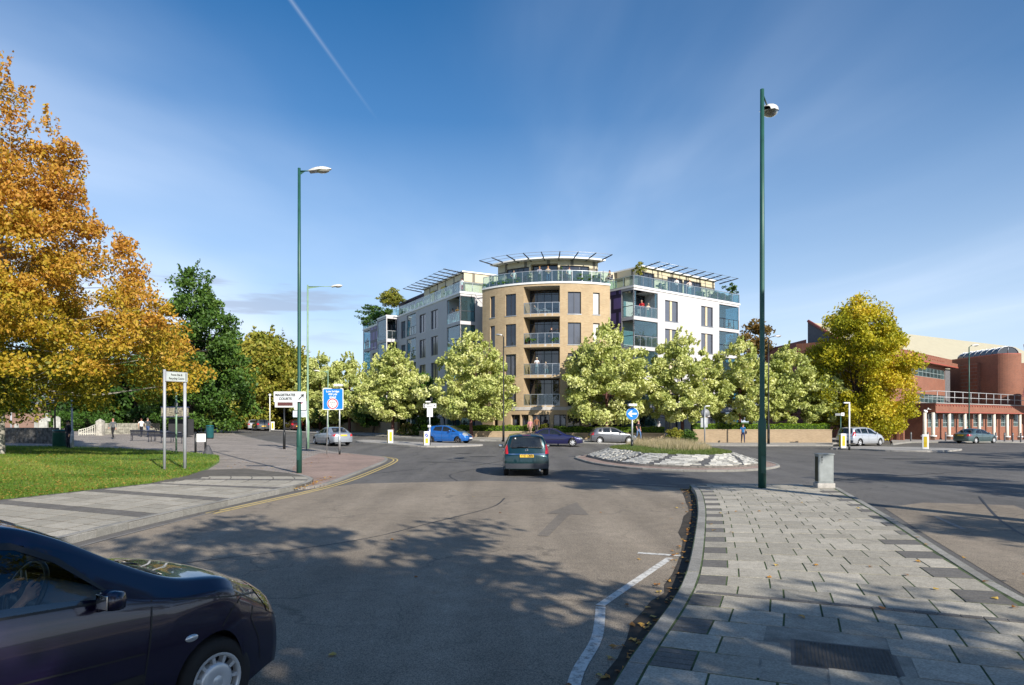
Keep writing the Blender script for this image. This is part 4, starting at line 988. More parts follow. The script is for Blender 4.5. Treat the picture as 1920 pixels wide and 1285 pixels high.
def garden_wall(pts, z0, zw, zh, label, hlabel, seed, th=0.3):
    for k in range(len(pts)-1):
        a, c = Vector(pts[k][:2]), Vector(pts[k+1][:2]); M = straight(a, c-a); L = (c-a).length; b = MB()
        if k == 0: root = thing('garden_wall', label, 'garden wall', (a.x, a.y, 0)); root['worldspace'] = 1
        mbox(b, M, 0, L, 0, th, z0, zw-0.06); b.build('brick_wall', M_TANW, root); b = MB(); mbox(b, M, -0.03, L+0.03, -0.03, th+0.03, zw-0.06, zw); b.build('wall_coping', mat('tan_coping', (0.42, 0.33, 0.22), 0.8), root)
        if k == 0: hr = thing('hedge', hlabel, 'hedge', (a.x, a.y, 0)); hr['worldspace'] = 1
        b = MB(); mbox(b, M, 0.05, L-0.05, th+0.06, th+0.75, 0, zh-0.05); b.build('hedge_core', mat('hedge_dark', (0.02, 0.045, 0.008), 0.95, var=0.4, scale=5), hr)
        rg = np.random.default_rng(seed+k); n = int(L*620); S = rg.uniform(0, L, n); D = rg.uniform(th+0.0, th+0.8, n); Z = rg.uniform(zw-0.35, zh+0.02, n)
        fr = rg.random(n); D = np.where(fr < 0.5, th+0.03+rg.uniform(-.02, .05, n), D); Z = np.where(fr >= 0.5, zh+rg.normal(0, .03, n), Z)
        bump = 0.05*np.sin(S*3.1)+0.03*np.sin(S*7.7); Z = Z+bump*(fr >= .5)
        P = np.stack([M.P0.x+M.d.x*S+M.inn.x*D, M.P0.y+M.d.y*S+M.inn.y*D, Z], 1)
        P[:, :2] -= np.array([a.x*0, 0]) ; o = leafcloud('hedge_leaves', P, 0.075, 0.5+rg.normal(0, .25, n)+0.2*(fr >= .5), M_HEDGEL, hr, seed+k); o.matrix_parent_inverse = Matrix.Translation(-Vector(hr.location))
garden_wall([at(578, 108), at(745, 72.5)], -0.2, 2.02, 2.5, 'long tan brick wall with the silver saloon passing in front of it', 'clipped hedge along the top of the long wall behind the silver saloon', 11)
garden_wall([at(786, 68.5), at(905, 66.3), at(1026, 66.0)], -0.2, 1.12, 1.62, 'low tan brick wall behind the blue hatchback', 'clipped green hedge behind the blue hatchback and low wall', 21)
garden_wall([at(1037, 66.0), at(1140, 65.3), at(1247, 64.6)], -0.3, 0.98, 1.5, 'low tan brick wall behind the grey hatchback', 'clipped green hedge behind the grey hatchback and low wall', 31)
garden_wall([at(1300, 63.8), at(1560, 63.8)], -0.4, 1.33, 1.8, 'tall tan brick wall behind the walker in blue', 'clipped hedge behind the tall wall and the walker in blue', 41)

# ------------------------------------------------------------------ brick courthouse on the right
M_RED = brickmat('red_brick', (0.29, 0.098, 0.053), (0.215, 0.07, 0.04), (0.23, 0.14, 0.10), 0.225, 0.075)
M_REDB = mat('red_oxide_trim', (0.33, 0.085, 0.06), 0.6)
M_CPANE = mat('green_grey_window', (0.05, 0.085, 0.09), 0.05, spec=1.0, var=0.7, scale=0.9)
court = thing('courthouse', 'red brick courthouse with white columns and a big cream sloping roof', 'courthouse', (45, 74, 0)); court['worldspace'] = 1
def wins_grid(par, M, a, e, c, d, dp, nx, ny, fm=None):
    fr = MB(); t = 0.05
    for i in range(nx+1): s = min(max(a+(e-a)*i/nx, a+t/2), e-t/2); mbox(fr, M, s-t/2, s+t/2, dp-0.05, dp+0.02, c, d)
    for j in range(ny+1): z = min(max(c+(d-c)*j/ny, c+t/2), d-t/2); mbox(fr, M, a, e, dp-0.045, dp+0.015, z-t/2, z+t/2)
    o = fr.build('window', fm or mat('pale_green_frame', (0.30, 0.36, 0.36), 0.5), par); g = MB(); mbox(g, M, a+0.02, e-0.02, dp-0.01, dp+0.01, c+0.02, d-0.02); g.build('pane', M_CPANE, o)
MG = straight((44.6, 73.4), (21.4, 14.6)); LG_ = 44
cp = lambda px: s_at(MG, px)
gw = [(1739.5, 1760), (1768, 1790), (1797.5, 1816), (1825, 1844), (1851, 1869), (1876.5, 1893), (1900, 1915), (1922, 1937)]
ops = [(cp(p), cp(q), 1.45, 2.93, 0.15) for p, q in gw]
b = MB(); wall(b, MG, 0, LG_, -1, 3.02, ops); wall(b, lambda s, d, z: Vector((44.6-0.56*s, 73.4+0.826*s, z)), 0, 14, -1, 3.02, [])
b.build('brick_wall', M_RED, court)
for o in ops: wins_grid(court, MG, o[0], o[1], o[2], o[3], 0.12, 4, 3)
b = MB(); mbox(b, MG, -0.5, LG_, -1.1, 12, 3.03, 4.0); b.build('parapet_band', M_RED, court)
b = MB(); mbox(b, MG, -0.52, LG_, -1.15, -1.1, 3.0, 3.10); mbox(b, MG, -0.52, LG_, -1.16, -1.1, 3.86, 3.9)
for i in range(52): mbox(b, MG, -0.4+i*0.66, -0.28+i*0.66, -1.17, -1.1, 3.72, 3.86)
b.build('red_trim', M_REDB, court)
b = MB(); mbox(b, MG, -0.55, LG_, -1.2, 12, 4.001, 4.07); b.build('parapet_coping', M_SLABC, court)
for px in (1724, 1733.5, 1763.5, 1793, 1820.5, 1848, 1873, 1897, 1919):
    s = cp(px); dd = -0.85
    if px == 1724: s, dd = cp(1733.5)-0.75, -0.35
    p = MG(s, dd, 0); zg = H(p.x, p.y)+0.1; b = MB()
    b.lathe([(0.01, 3.02), (0.18, 3.02), (0.18, zg+0.75), (0.19, zg+0.5), (0.01, zg+0.5)], 14, 0, Matrix.Translation((p.x, p.y, 0)))
    o = b.build('column', mat('cream_column', (.60, .575, .49), .6, var=.06), court)
    b = MB(); b.lathe([(0.01, zg+0.5), (0.36, zg+0.5), (0.36, zg+0.36), (0.01, zg+0.36)], 14, 0, Matrix.Translation((p.x, p.y, 0))); b.build('column_base', M_WHITE_M, o).matrix_parent_inverse = Matrix.Identity(4)
    b = MB(); b.lathe([(0.30, zg+0.36), (0.30, zg-0.1), (0.01, zg-0.1)], 4, 0, Matrix.Translation((p.x, p.y, 0)), False); b.build('column_foot', M_RED, o)
b = MB()
for h in (0.62, 1.25): b.tube([MG(0.0, -1.0, 4.07+h), MG(LG_, -1.0, 4.07+h)], 0.035, 6)
for i in range(17): b.tube([MG(0.1+i*2.0, -1.0, 4.05), MG(0.1+i*2.0, -1.0, 5.32)], 0.035, 6)
b.tube([MG(0, -1.0, 5.32), MG(-0.4, 6, 5.32)], .035, 6); b.tube([MG(0, -1.0, 4.69), MG(-0.4, 6, 4.69)], .035, 6)
b.build('roof_railing', mat('grey_railing', (0.42, 0.43, 0.44), 0.5, 0.3), court)
MU = straight((45.4, 80.0), (15.2, 14.4)); up = lambda px: s_at(MU, px)
us1 = up(1772)
b = MB(); w1 = (up(1708), us1-0.02, 7.72, 8.95, 0.15); w2 = (up(1700), us1-0.02, 4.45, 5.55, 0.15)
wall(b, MU, -14, us1, 3.5, 9.45, [w1, w2]); b.build('brick_wall', M_RED, court)
wins_grid(court, MU, *w1[:4], 0.12, 9, 2); wins_grid(court, MU, *w2[:4], 0.12, 9, 2)
b = MB(); mbox(b, MU, -14, up(1785), -0.7, 6, 9.45, 10.0); mbox(b, MU, -14, up(1785)-1.0, -0.25, 6, 10.0, 10.55); b.build('cornice', M_RED, court)
b = MB(); mbox(b, MU, -14, up(1785)+0.02, -0.76, -0.7, 9.4, 9.55)
for k, zz in ((0, 9.88), (1, 10.42)):
    for i in range(40): mbox(b, MU, -13+i*0.72, -12.86+i*0.72, -0.76+0.45*k, -0.70+0.45*k, zz, zz+0.1)
b.build('red_trim', M_REDB, court)
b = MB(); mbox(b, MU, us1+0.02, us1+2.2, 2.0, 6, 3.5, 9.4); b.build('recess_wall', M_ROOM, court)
# stair tower: straight dark side, half-round end, glazed vault
TA, TB = Vector((62.95, 98.1)), Vector((63.35, 89.0)); r_ = 1.95; ca_ = math.radians(38); cx, cy = TB.x+r_*math.cos(ca_), TB.y+r_*math.sin(ca_)
prof = [(TA.x, TA.y), (TB.x, TB.y)]+[(cx-r_*math.cos(ca_+(math.pi-ca_)*i/18), cy-r_*math.sin(ca_+(math.pi-ca_)*i/18)) for i in range(1, 19)]+[(cx+r_, 98)]
b = MB(); u = 0
for i in range(len(prof)-1):
    p, q = prof[i], prof[i+1]; l = math.dist(p, q); b.quad((*p, 3.2), (*q, 3.2), (*q, 10.8), (*p, 10.8), 0, [(u, 3.2), (u+l, 3.2), (u+l, 10.8), (u, 10.8)]); u += l
b.build('stair_tower', M_RED, court)
b = MB(); b.prism(prof[::-1], 10.8, 10.92); b.build('tower_coping', M_REDB, court)
b = MB(); n = 7
for i in range(n):
    y0, y1 = TB.y+0.3+i*1.15, TB.y+0.3+(i+1)*1.15-0.04
    for k in range(8):
        a0, a1 = math.pi*k/8, math.pi*(k+1)/8; V = lambda a, y: (cx-1.35*math.cos(a), y, 10.92+0.95*math.sin(a)); b.add([V(a0, y0), V(a0, y1), V(a1, y1), V(a1, y0)], [(0, 1, 2, 3)])
V = lambda a, y: (cx-1.33*math.cos(a), y, 10.92+0.93*math.sin(a)); b.add([V(math.pi*k/8, TB.y+.34) for k in range(9)], [tuple(range(9))]); b.build('glazed_vault', mat('vault_glass', (0.05, 0.055, 0.065), 0.15, spec=0.8), court)
b = MB()
for i in range(n+1):
    y0 = TB.y+0.3+i*1.15-0.02; b.tube([(cx-1.38*math.cos(math.pi*k/8), y0, 10.92+0.98*math.sin(math.pi*k/8)) for k in range(9)], 0.04, 5)
b.tube([(cx-1.35, TB.y+.3, 10.94), (cx+1.35, TB.y+.3, 10.94)], .04, 5); b.tube([(cx, TB.y+.3, 10.94), (cx, TB.y+.3, 11.9)], .03, 5)
b.build('vault_rib', M_ALU, court)
# big roof
RA, RBp = Vector((44.4, 102.5)), Vector((101.0, 137.0)); rd = (RBp-RA).normalized(); rn_ = Vector((rd.y, -rd.x))
M_ROOFC = brickmat('cream_sheet_roof', (0.72, 0.65, 0.44), (0.66, 0.60, 0.41), (0.50, 0.45, 0.31), 1.1, 6.0, 0.10, 0.5)
b = MB(); L = (RBp-RA).length; off = 11.0; n = 12
for i in range(n):
    a, c = RA.lerp(RBp, i/n), RA.lerp(RBp, (i+1)/n); q, w_ = a+rn_*off, c+rn_*off
    b.quad((q.x, q.y, 9.9), (w_.x, w_.y, 9.9), (c.x, c.y, 17.0), (a.x, a.y, 17.0), 0, [(i*L/n, 0), ((i+1)*L/n, 0), ((i+1)*L/n, 13), (i*L/n, 13)])
b.build('sloping_roof', M_ROOFC, court)
b = MB(); 
for z0, p in ((9.9, RA+rn_*off),): b.add([(p.x, p.y, 3), (RA.x, RA.y, 3), (RA.x, RA.y, 17), (p.x, p.y, 9.9)], [(0, 1, 2, 3)])
b.add([(RA.x, RA.y, 3), (RBp.x, RBp.y, 3), (RBp.x, RBp.y, 17), (RA.x, RA.y, 17)], [(0, 1, 2, 3)])
q, w_ = RA+rn_*(off-.3), RBp+rn_*(off-.3); b.add([(q.x, q.y, 3), (w_.x, w_.y, 3), (w_.x, w_.y, 9.88), (q.x, q.y, 9.88)], [(0, 1, 2, 3)])
b.build('gable_wall', mat('grey_gable', (0.13, 0.125, 0.13), 0.8), court)
b = MB(); p = RA+rn_*off; b.tube([(p.x, p.y-.1, 9.9), (RA.x, RA.y-.1, 17.15)], 0.22, 6); b.build('red_trim', M_REDB, court); b = MB(); b.tube([(67.0, 89.0, 10.8), (66.7, 88.9, 12.1)], 0.10, 6); b.build('roof_finial', M_REDB, court)
M_PAN = brickmat('pantiles', (0.24, 0.075, 0.055), (0.18, 0.06, 0.045), (0.08, 0.03, 0.025), 0.3, 0.35)
c0, c1 = at(1436, 104), at(1514, 96)
b = MB(); b.quad((c0.x, c0.y, 8), (c1.x, c1.y, 8), (c1.x+2, c1.y+5, 14.2), (c0.x+2, c0.y+5, 13.6), 0, [(0, 0), (8, 0), (8, 7), (0, 7)]); b.quad((c0.x, c0.y, -1), (c1.x, c1.y, -1), (c1.x, c1.y, 8), (c0.x, c0.y, 8), 0, [(0, 0), (8, 0), (8, 7), (0, 7)]); b.build('pantile_roof', M_PAN, court)
c0, c1 = (61.4, 82.4), (76, 84); b = MB(); b.quad((60.6, 81.2, 5.0), (76, 84.5, 5.0), (76, 88, 8.0), (64, 85, 7.2), 0, [(0, 0), (14, 0), (14, 3), (2, 3)]); b.build('pantile_roof', M_PAN, court)
b = MB(); mbox(b, straight((62.7, 92), (1, 0.1)), 0, 20, 0, 3, 3.5, 10.0); b.build('brick_wall', M_RED, court)
# low wall and gate pier by the courthouse, with its notice box
pr = thing('brick_pier_wall', 'red brick wall with a framed notice box left of the courthouse columns', 'wall', (38, 74, 0)); pr['worldspace'] = 1
a, c = at(1648, 73.5), at(1694, 71.8); M = straight(a[:2], (c-a)[:2]); b = MB(); mbox(b, M, 0, (c-a).length, 0, 0.4, -0.6, 2.3); b.build('brick_wall', M_RED, pr)
b = MB(); s = s_at(M, 1663.5); mbox(b, M, s-0.35, s+0.35, -0.1, -0.01, 0.85, 1.55); o = b.build('notice_box', M_DARKM, pr); b = MB(); mbox(b, M, s-0.22, s+0.22, -0.12, -0.1, 0.95, 1.3); b.build('notice_sheet', mat('notice_paper', (0.5, 0.5, 0.5), 0.7), o)
for px in (1672, 1684): s = s_at(M, px); b = MB(); mbox(b, M, s-0.12, s+0.12, -0.12, -0.01, -0.3, 2.28); b.build('pilaster', M_RED, pr)
# ------------------------------------------------------------------ cars
def lerpl(P, x):
    if x <= P[0][0]: return P[0][1]
    for i in range(1, len(P)):
        if x <= P[i][0]:
            t = (x-P[i-1][0])/max(1e-9, P[i][0]-P[i-1][0]); return P[i-1][1]*(1-t)+P[i][1]*t
    return P[-1][1]
def smoothl(P, n=8): 
    q = crom([(a, b, 0) for a, b in P], n); q = sorted(set((round(a, 5), b) for a, b, _ in q)); return q
def carpaint(name, col, metal=0.35):
    if name in _mats: return _mats[name]
    m = mat(name, col, 0.28, metal, var=0.04, scale=1.2, spec=0.6, coat=1.0); return m
M_TYRE = mat('tyre_rubber', (0.018, 0.018, 0.019), 0.85, var=0.3)
M_RIM = mat('wheel_silver', (0.66, 0.67, 0.68), 0.3, 0.35, var=0.05)
M_BLK = mat('black_trim', (0.014, 0.014, 0.016), 0.45)
M_UNDER = mat('car_underside', (0.008, 0.008, 0.009), 0.95)
M_CGLASS = glass('car_glass', (0.74, 0.82, 0.82), 0.0, refl=0.16)
M_CGLASS2 = glass('dark_car_glass', (0.18, 0.22, 0.24), 0.12, refl=0.30)
M_RED_L = mat('red_lamp_lens', (0.50, 0.012, 0.015), 0.15, var=0.35, scale=9, coat=1.0)
M_CLEAR = mat('clear_lamp_lens', (0.62, 0.64, 0.66), 0.12, 0.5, var=0.25, scale=9, coat=1.0)
M_AMBER = mat('amber_lens', (0.65, 0.20, 0.02), 0.2, coat=1.0)
M_YPL = mat('yellow_plate', (0.80, 0.50, 0.04), 0.4, var=0.04)
M_WPL = mat('white_plate', (0.75, 0.75, 0.73), 0.4, var=0.04)
M_CHROME = mat('bright_chrome', (0.75, 0.76, 0.78), 0.12, 1.0, var=0.02)
M_SEAT = mat('seat_fabric', (0.05, 0.052, 0.06), 0.9, var=0.2, scale=20)
M_INK = mat('black_lettering', (0.02, 0.02, 0.02), 0.6)
def wheel_mesh(r, wdt, style, nsp):
    key = (r, wdt, style, nsp)
    if key in wheel_mesh.c: return wheel_mesh.c[key]
    RX = Matrix.Rotation(math.pi/2, 4, 'X')    # axis along y, outside face towards -y
    b = MB(); ri = r*0.66; h = wdt/2
    b.lathe([(ri, -h*0.9), (r*0.80, -h), (r*0.94, -h*0.92), (r, -h*0.6), (r, h*0.6), (r*0.94, h*.92), (r*.8, h), (ri, h*.9), (ri*0.98, -h*0.9)], 32, 0, RX)
    me = b.mesh('tyre'); c = MB()
    c.lathe([(ri*1.0, h*0.93), (ri*0.97, h*0.80), (ri*0.90, h*0.55), (ri*0.88, -h*.5)], 32, 0, RX)
    for k in range(nsp):
        a = 2*math.pi*k/nsp; Rk = Matrix.Rotation(a, 4, 'Y')
        if style == 'cap': lo, hi, w0, w1 = 0.60, 0.92, 0.055, 0.075
        else: lo, hi, w0, w1 = 0.10, 0.92, 0.16, 0.11
        x0, x1 = ri*lo, ri*hi; P = [(x0, -ri*w0), (x1, -ri*w1), (x1, ri*w1), (x0, ri*w0)]
        top = [Vector((x, -h*(0.82 if x < ri*.5 else 0.78)-0.004, z)) for x, z in P]; bot = [Vector((x, -h*0.35, z)) for x, z in P]
        c.add([Rk @ v for v in top+bot], [(0, 1, 2, 3), (0, 4, 5, 1), (1, 5, 6, 2), (2, 6, 7, 3), (3, 7, 4, 0)], 0, False)
    if style == 'cap': c.lathe([(0.001, h*1.0), (ri*0.19, h*.99), (ri*0.21, h*0.95), (ri*.24, h*.99), (ri*0.56, h*0.93), (ri*0.64, h*0.85), (ri*.66, h*.3)], 32, 0, RX); c.lathe([(ri*1.0, h*0.94), (ri*0.90, h*0.96), (ri*0.88, h*0.8)], 32, 0, RX)
    else: c.lathe([(0.001, h*.92), (ri*.18, h*.90), (ri*.22, h*.7)], 20, 0, RX)
    rm = c.mesh('rim'); d = MB(); d.lathe([(0.001, h*.3), (ri*.9, h*.3), (ri*.9, h*.1)], 24, 0, RX); dm = d.mesh('hub')
    wheel_mesh.c[key] = (me, rm, dm); return wheel_mesh.c[key]
wheel_mesh.c = {}
def car(name, label, pos, heading, sp, paint_, group=None, cat='car', interior=True):
    """heading: angle from +Y towards +X in degrees, the way the car faces. Local frame: x forward, y left, z up."""
    L, W, wb, fo, r = sp['L'], sp['W'], sp['wb'], sp['fo'], sp['r']
    root = thing(name, label, cat, pos, math.pi/2-math.radians(heading), group)
    top = smoothl(sp['top']); belt = smoothl(sp['belt']); plan = smoothl(sp['plan']); ztm = max(z for _, z in top)
    sill, tum = sp.get('sill', 0.20), sp.get('tumble', 0.14)
    wx = [fo, fo+wb]; ra = r+sp.get('arch', 0.055)
    def low(u):
        z = sill+0.05*sstep(0.35, 0, u)+0.07*sstep(L-0.4, L, u)
        for w_ in wx:
            if abs(u-w_) < ra: z = max(z, r+math.sqrt(ra*ra-(u-w_)**2))
        return z
    def hw(u, z, zb):
        zz = (z-0.5)/0.55; s = 1-0.035*max(0, zz)**2*1.0-0.05*max(0, -(z-0.42)/0.25)**1.5
        return W/2*lerpl(plan, u)*s
    def deform(u, y, z):
        q = min(1, abs(y)/(W/2)); f = (1-sstep(0, 0.9, u)); g = sstep(L-0.9, L, u)
        fz = ((z-0.42)/0.33); rz = ((z-0.45)/0.5)
        x = L/2-u
        x -= f*(sp.get('nosebow', .20)*q**2.6+0.06*min(1.4, abs(fz))**2)
        x += g*(sp.get('tailbow', .13)*q**3+0.03*min(1.2, abs(rz))**2)
        return Vector((x, y, z))
    us = set(); u = 0.0
    while u < L: us.add(round(u, 3)); u += 0.045
    us.add(L); 
    for w_ in wx:
        for k in range(-16, 17): us.add(round(w_+ra*math.sin(k/16*math.pi/2)*0.9999, 4))
    us = sorted(us); u2 = [us[0]]
    for q in us[1:]:
        if q-u2[-1] > 0.008: u2.append(q)
    us = u2; us[-1] = L
    NA, NB, NC = 10, 6, 9
    def section(u):
        zt = lerpl(top, u); zb = min(lerpl(belt, u), zt-0.085); zl = min(low(u), zb-0.03)
        g = max(0, min(1, (zt-zb-0.085)/(ztm-lerpl(belt, L*.5)-0.085)))
        hb = hw(u, zb, zb); ht = hb*(0.90-0.0*g)-tum*g; crown = 0.035+0.03*g; ze = zt-crown; pts = []
        for i in range(NA+1):
            v = i/NA; z = zl+(zb-zl)*v; pts.append((hw(u, z, zb)-0.012*sstep(0.8, 1, v), z))
        for i in range(1, NB+1):
            v = i/NB; y0, z0 = pts[NA]; pts.append((y0+(ht-y0)*v+0.018*math.sin(math.pi*v)*g, z0+(ze-z0)*v))
        for i in range(1, NC+1):
            v = i/NC; pts.append((ht*(1-v), ze+crown*(1-(1-v)**2.4)))
        return pts
    S = [section(u) for u in us]; n = NA+NB+NC+1; b = MB()
    vs = []
    for u, P in zip(us, S):
        for (y, z) in P: vs.append(deform(u, y, z))
        for (y, z) in P[:-1]: vs.append(deform(u, -y, z))
    m = 2*n-1; fs = []; info = []
    for i in range(len(us)-1):
        for j in range(n-1): fs.append((i*m+j, (i+1)*m+j, (i+1)*m+j+1, i*m+j+1)); info.append(j)
        def R(i_, j_): return i_*m+(n-1 if j_ == n-1 else n+j_)
        for j in range(n-1): fs.append((R(i, j), R(i, j+1), R(i+1, j+1), R(i+1, j))); info.append(j)
    K = 14
    for e, ui in ((0, us[0]), (len(us)-1, us[-1])):
        base = len(vs); P = S[e]
        for j in range(n):
            for k in range(K+1):
                y = P[j][0]*(1-2*k/K); vs.append(deform(ui, y, P[j][1]))
        for j in range(n-1):
            for k in range(K): fs.append((base+j*(K+1)+k, base+j*(K+1)+k+1, base+(j+1)*(K+1)+k+1, base+(j+1)*(K+1)+k)); info.append(100)
    bm = bmesh.new(); bv = [bm.verts.new(v) for v in vs]
    for f in fs:
        try: fc = bm.faces.new([bv[q] for q in f]); fc.smooth = True
        except ValueError: pass
    bmesh.ops.remove_doubles(bm, verts=bm.verts[:], dist=0.0015); bmesh.ops.dissolve_degenerate(bm, dist=1e-5, edges=bm.edges[:])
    bmesh.ops.recalc_face_normals(bm, faces=bm.faces[:]); bm.normal_update()
    up_ = sum(f.normal.z*f.calc_area() for f in bm.faces)
    if up_ < 0: bmesh.ops.reverse_faces(bm, faces=bm.faces[:])
    bm.normal_update(); bvh = BVHTree.FromBMesh(bm)
    sx = lambda u: L/2-u
    # window holes
    def shr(P, d):
        cx = sum(p[0] for p in P)/len(P); cy = sum(p[1] for p in P)/len(P); out = []
        for (x, y) in P:
            l = math.hypot(x-cx, y-cy); out.append((x+(cx-x)*d/l*1.2, y+(cy-y)*d/l*1.2))
        return out
    sides = [[(sx(u), z) for u, z in P] for P in sp['side']]
    ws = [(y, z) for y, z in sp['ws']]; rw = [(y, z) for y, z in sp['rw']]
    wsu, rwu = sp['wsu'], sp['rwu']
    hs = [shr(P, 0.03) for P in sides]; kill = []
    for f in bm.faces:
        c = f.calc_center_median()
        if abs(c.y) > W*0.28 and abs(f.normal.y) > 0.5 and any(in_poly(c.x, c.z, P) for P in hs): kill.append(f)
        elif f.normal.x > 0.15 and sx(wsu[1]) < c.x < sx(wsu[0]) and in_poly(c.y, c.z, shr(ws, 0.03)): kill.append(f)
        elif f.normal.x < -0.15 and sx(rwu[1]) < c.x < sx(rwu[0]) and in_poly(c.y, c.z, shr(rw, 0.03)): kill.append(f)
    bmesh.ops.delete(bm, geom=kill, context='FACES')
    me = bpy.data.meshes.new('body'); bm.to_mesh(me); bm.free(); a = me.attributes.new('rnd', 'FLOAT', 'FACE')
    link('body', me, paint_, root)
    def patch(nm, P, view, mt, off=0.005, par=None, step=0.06, both=False, ring=0.0, xlim=None, smooth=True):
        """polygon P drawn on the bodywork: view 's' (x,z) from the side, 'f'/'r' (y,z) from front or rear, 't' (x,y) from above"""
        o = None
        for sd in ((1, -1) if both else (1,)):
            q = bmesh.new()
            if ring:
                I = shr(P, ring); k = len(P); Pn, In = [], []
                for i in range(k):
                    for t in range(8):
                        t /= 8; Pn.append((P[i][0]+(P[(i+1) % k][0]-P[i][0])*t, P[i][1]+(P[(i+1) % k][1]-P[i][1])*t)); In.append((I[i][0]+(I[(i+1) % k][0]-I[i][0])*t, I[i][1]+(I[(i+1) % k][1]-I[i][1])*t))
                A = [q.verts.new((x, y, 0)) for x, y in Pn]; B = [q.verts.new((x, y, 0)) for x, y in In]
                for i in range(len(A)): q.faces.new([A[i], A[(i+1) % len(A)], B[(i+1) % len(A)], B[i]])
            else:
                q.faces.new([q.verts.new((x, y, 0)) for x, y in P]); x0, x1 = min(p[0] for p in P), max(p[0] for p in P); y0, y1 = min(p[1] for p in P), max(p[1] for p in P)
                x = x0+step
                while x < x1: bmesh.ops.bisect_plane(q, geom=q.verts[:]+q.edges[:]+q.faces[:], plane_co=(x, 0, 0), plane_no=(1, 0, 0)); x += step
                y = y0+step
                while y < y1: bmesh.ops.bisect_plane(q, geom=q.verts[:]+q.edges[:]+q.faces[:], plane_co=(0, y, 0), plane_no=(0, 1, 0)); y += step
                bmesh.ops.triangulate(q, faces=q.faces[:])
            bad = []
            for v in q.verts:
                x, y = v.co.x, v.co.y
                if view == 's': og, d = Vector((x, sd*3, y)), Vector((0, -sd, 0))
                elif view == 'f': og, d = Vector((L, x*sd, y)), Vector((-1, 0, 0))
                elif view == 'r': og, d = Vector((-L, x*sd, y)), Vector((1, 0, 0))
                elif view == 't': og, d = Vector((x, y*sd, 4)), Vector((0, 0, -1))
                else:      # diagonal: ('d', angle) angle measured from +x towards +y
                    an = view[1]; d = -Vector((math.cos(an), sd*math.sin(an), 0)); og = Vector((L/2-0.25, sd*(W/2-0.2), y))-d*3+Vector((-math.sin(an), sd*math.cos(an), 0))*x
                h = bvh.ray_cast(og, d)
                if view == 's' and (h[0] is None or abs(h[0].y) < W*0.3): v.tag = True; bad.append(v); continue
                if h[0] is None: h = bvh.find_nearest(og+d*{'s': 2.2, 'f': L*.55, 'r': L*.55, 't': 3}.get(view if isinstance(view, str) else 'x', 3.4))
                v.co = h[0]-d*off
            if bad: bmesh.ops.delete(q, geom=bad, context='VERTS')
            for f in q.faces: f.smooth = smooth
            bmesh.ops.recalc_face_normals(q, faces=q.faces[:]); q.normal_update(); an_ = sum((f.normal.dot(d))*f.calc_area() for f in q.faces)
            if an_ > 0: bmesh.ops.reverse_faces(q, faces=q.faces[:])
            mm = bpy.data.meshes.new(nm); q.to_mesh(mm); q.free(); mm.attributes.new('rnd', 'FLOAT', 'FACE'); o = link(nm, mm, mt, par or root)
        return o
    root_patch = patch
    gm = sp.get('glass', M_CGLASS)
    for i, P in enumerate(sides):
        for sd in (1, -1):
            pass
        g = patch('side_window', P, 's', gm, 0.003, both=True); patch('window_seal', P, 's', M_BLK, 0.006, both=True, ring=0.035)
    g = patch('windscreen', ws, 'f', gm, 0.004); patch('window_seal', ws, 'f', M_BLK, 0.007, ring=0.05)
    g = patch('rear_window', rw, 'r', gm, 0.004); patch('window_seal', rw, 'r', M_BLK, 0.007, ring=0.04)
    for nm, P, view, mt, both in sp.get('patches', []): patch(nm, P if view != 's' else [(sx(x), z) for x, z in P], view, mt, 0.006 if nm != 'chrome_strip' else 0.014, both=both, step=0.05)
    def seamline(pts, wd=0.011):
        for i in range(len(pts)-1):
            a, c = Vector((sx(pts[i][0]), pts[i][1])), Vector((sx(pts[i+1][0]), pts[i+1][1])); d = (c-a).normalized(); nn = Vector((-d.y, d.x))*wd/2
            k = max(1, int((c-a).length/0.06)); P = []
            yield [tuple(a.lerp(c, t/k)+nn) for t in range(k+1)]+[tuple(a.lerp(c, t/k)-nn) for t in range(k, -1, -1)]
    for sd in (1, -1):
      sm = MB()
      for ln in sp.get('seams', []):
        for P in seamline(ln):
            k = len(P)//2
            if True:
                vv = []
                for (x, z) in P:
                    h = bvh.ray_cast(Vector((x, sd*3, z)), Vector((0, -sd, 0))); vv.append(h[0]+Vector((0, sd*0.003, 0)) if h[0] else None)
                if any(v is None for v in vv): continue
                fs2 = [(i, i+1, len(P)-2-i, len(P)-1-i) for i in range(k-1)]; sm.add(vv, fs2 if sd < 0 else [f[::-1] for f in fs2])
      if sm.v: sm.build('door_seam', M_BLK, root)
    hd = MB()
    for (u, z) in sp.get('handles', []):
        for sd in (1, -1):
            h = bvh.ray_cast(Vector((sx(u), sd*3, z)), Vector((0, -sd, 0)))
            if h[0]:
                hb_ = MB(); hb_.bbox((h[0].x-0.09, h[0].y-0.02, z-0.016), (h[0].x+0.09, h[0].y+0.02+0.0, z+0.016), 0.01); hb_.build('door_handle', sp.get('hmat', paint_), root)
    # mirrors
    mu, mz = sp['mirror']
    for sd in (1, -1):
        h = bvh.ray_cast(Vector((sx(mu), sd*3, mz)), Vector((0, -sd, 0))); y = h[0].y if h[0] else sd*W/2*.95
        q = MB(); k_ = sp.get('msc', 1.0); q.bbox((sx(mu)-0.05, min(y+sd*0.04, y+sd*(0.04+.19*k_)), mz+.02-0.07*k_), (sx(mu)+0.06, max(y+sd*0.04, y+sd*(0.04+.19*k_)), mz+.02+0.075*k_), 0.05); q.tube([(sx(mu), y-sd*0.02, mz-0.05), (sx(mu), y+sd*0.08, mz-0.02)], 0.022, 6); o = q.build('door_mirror', sp.get('mmat', paint_), root)
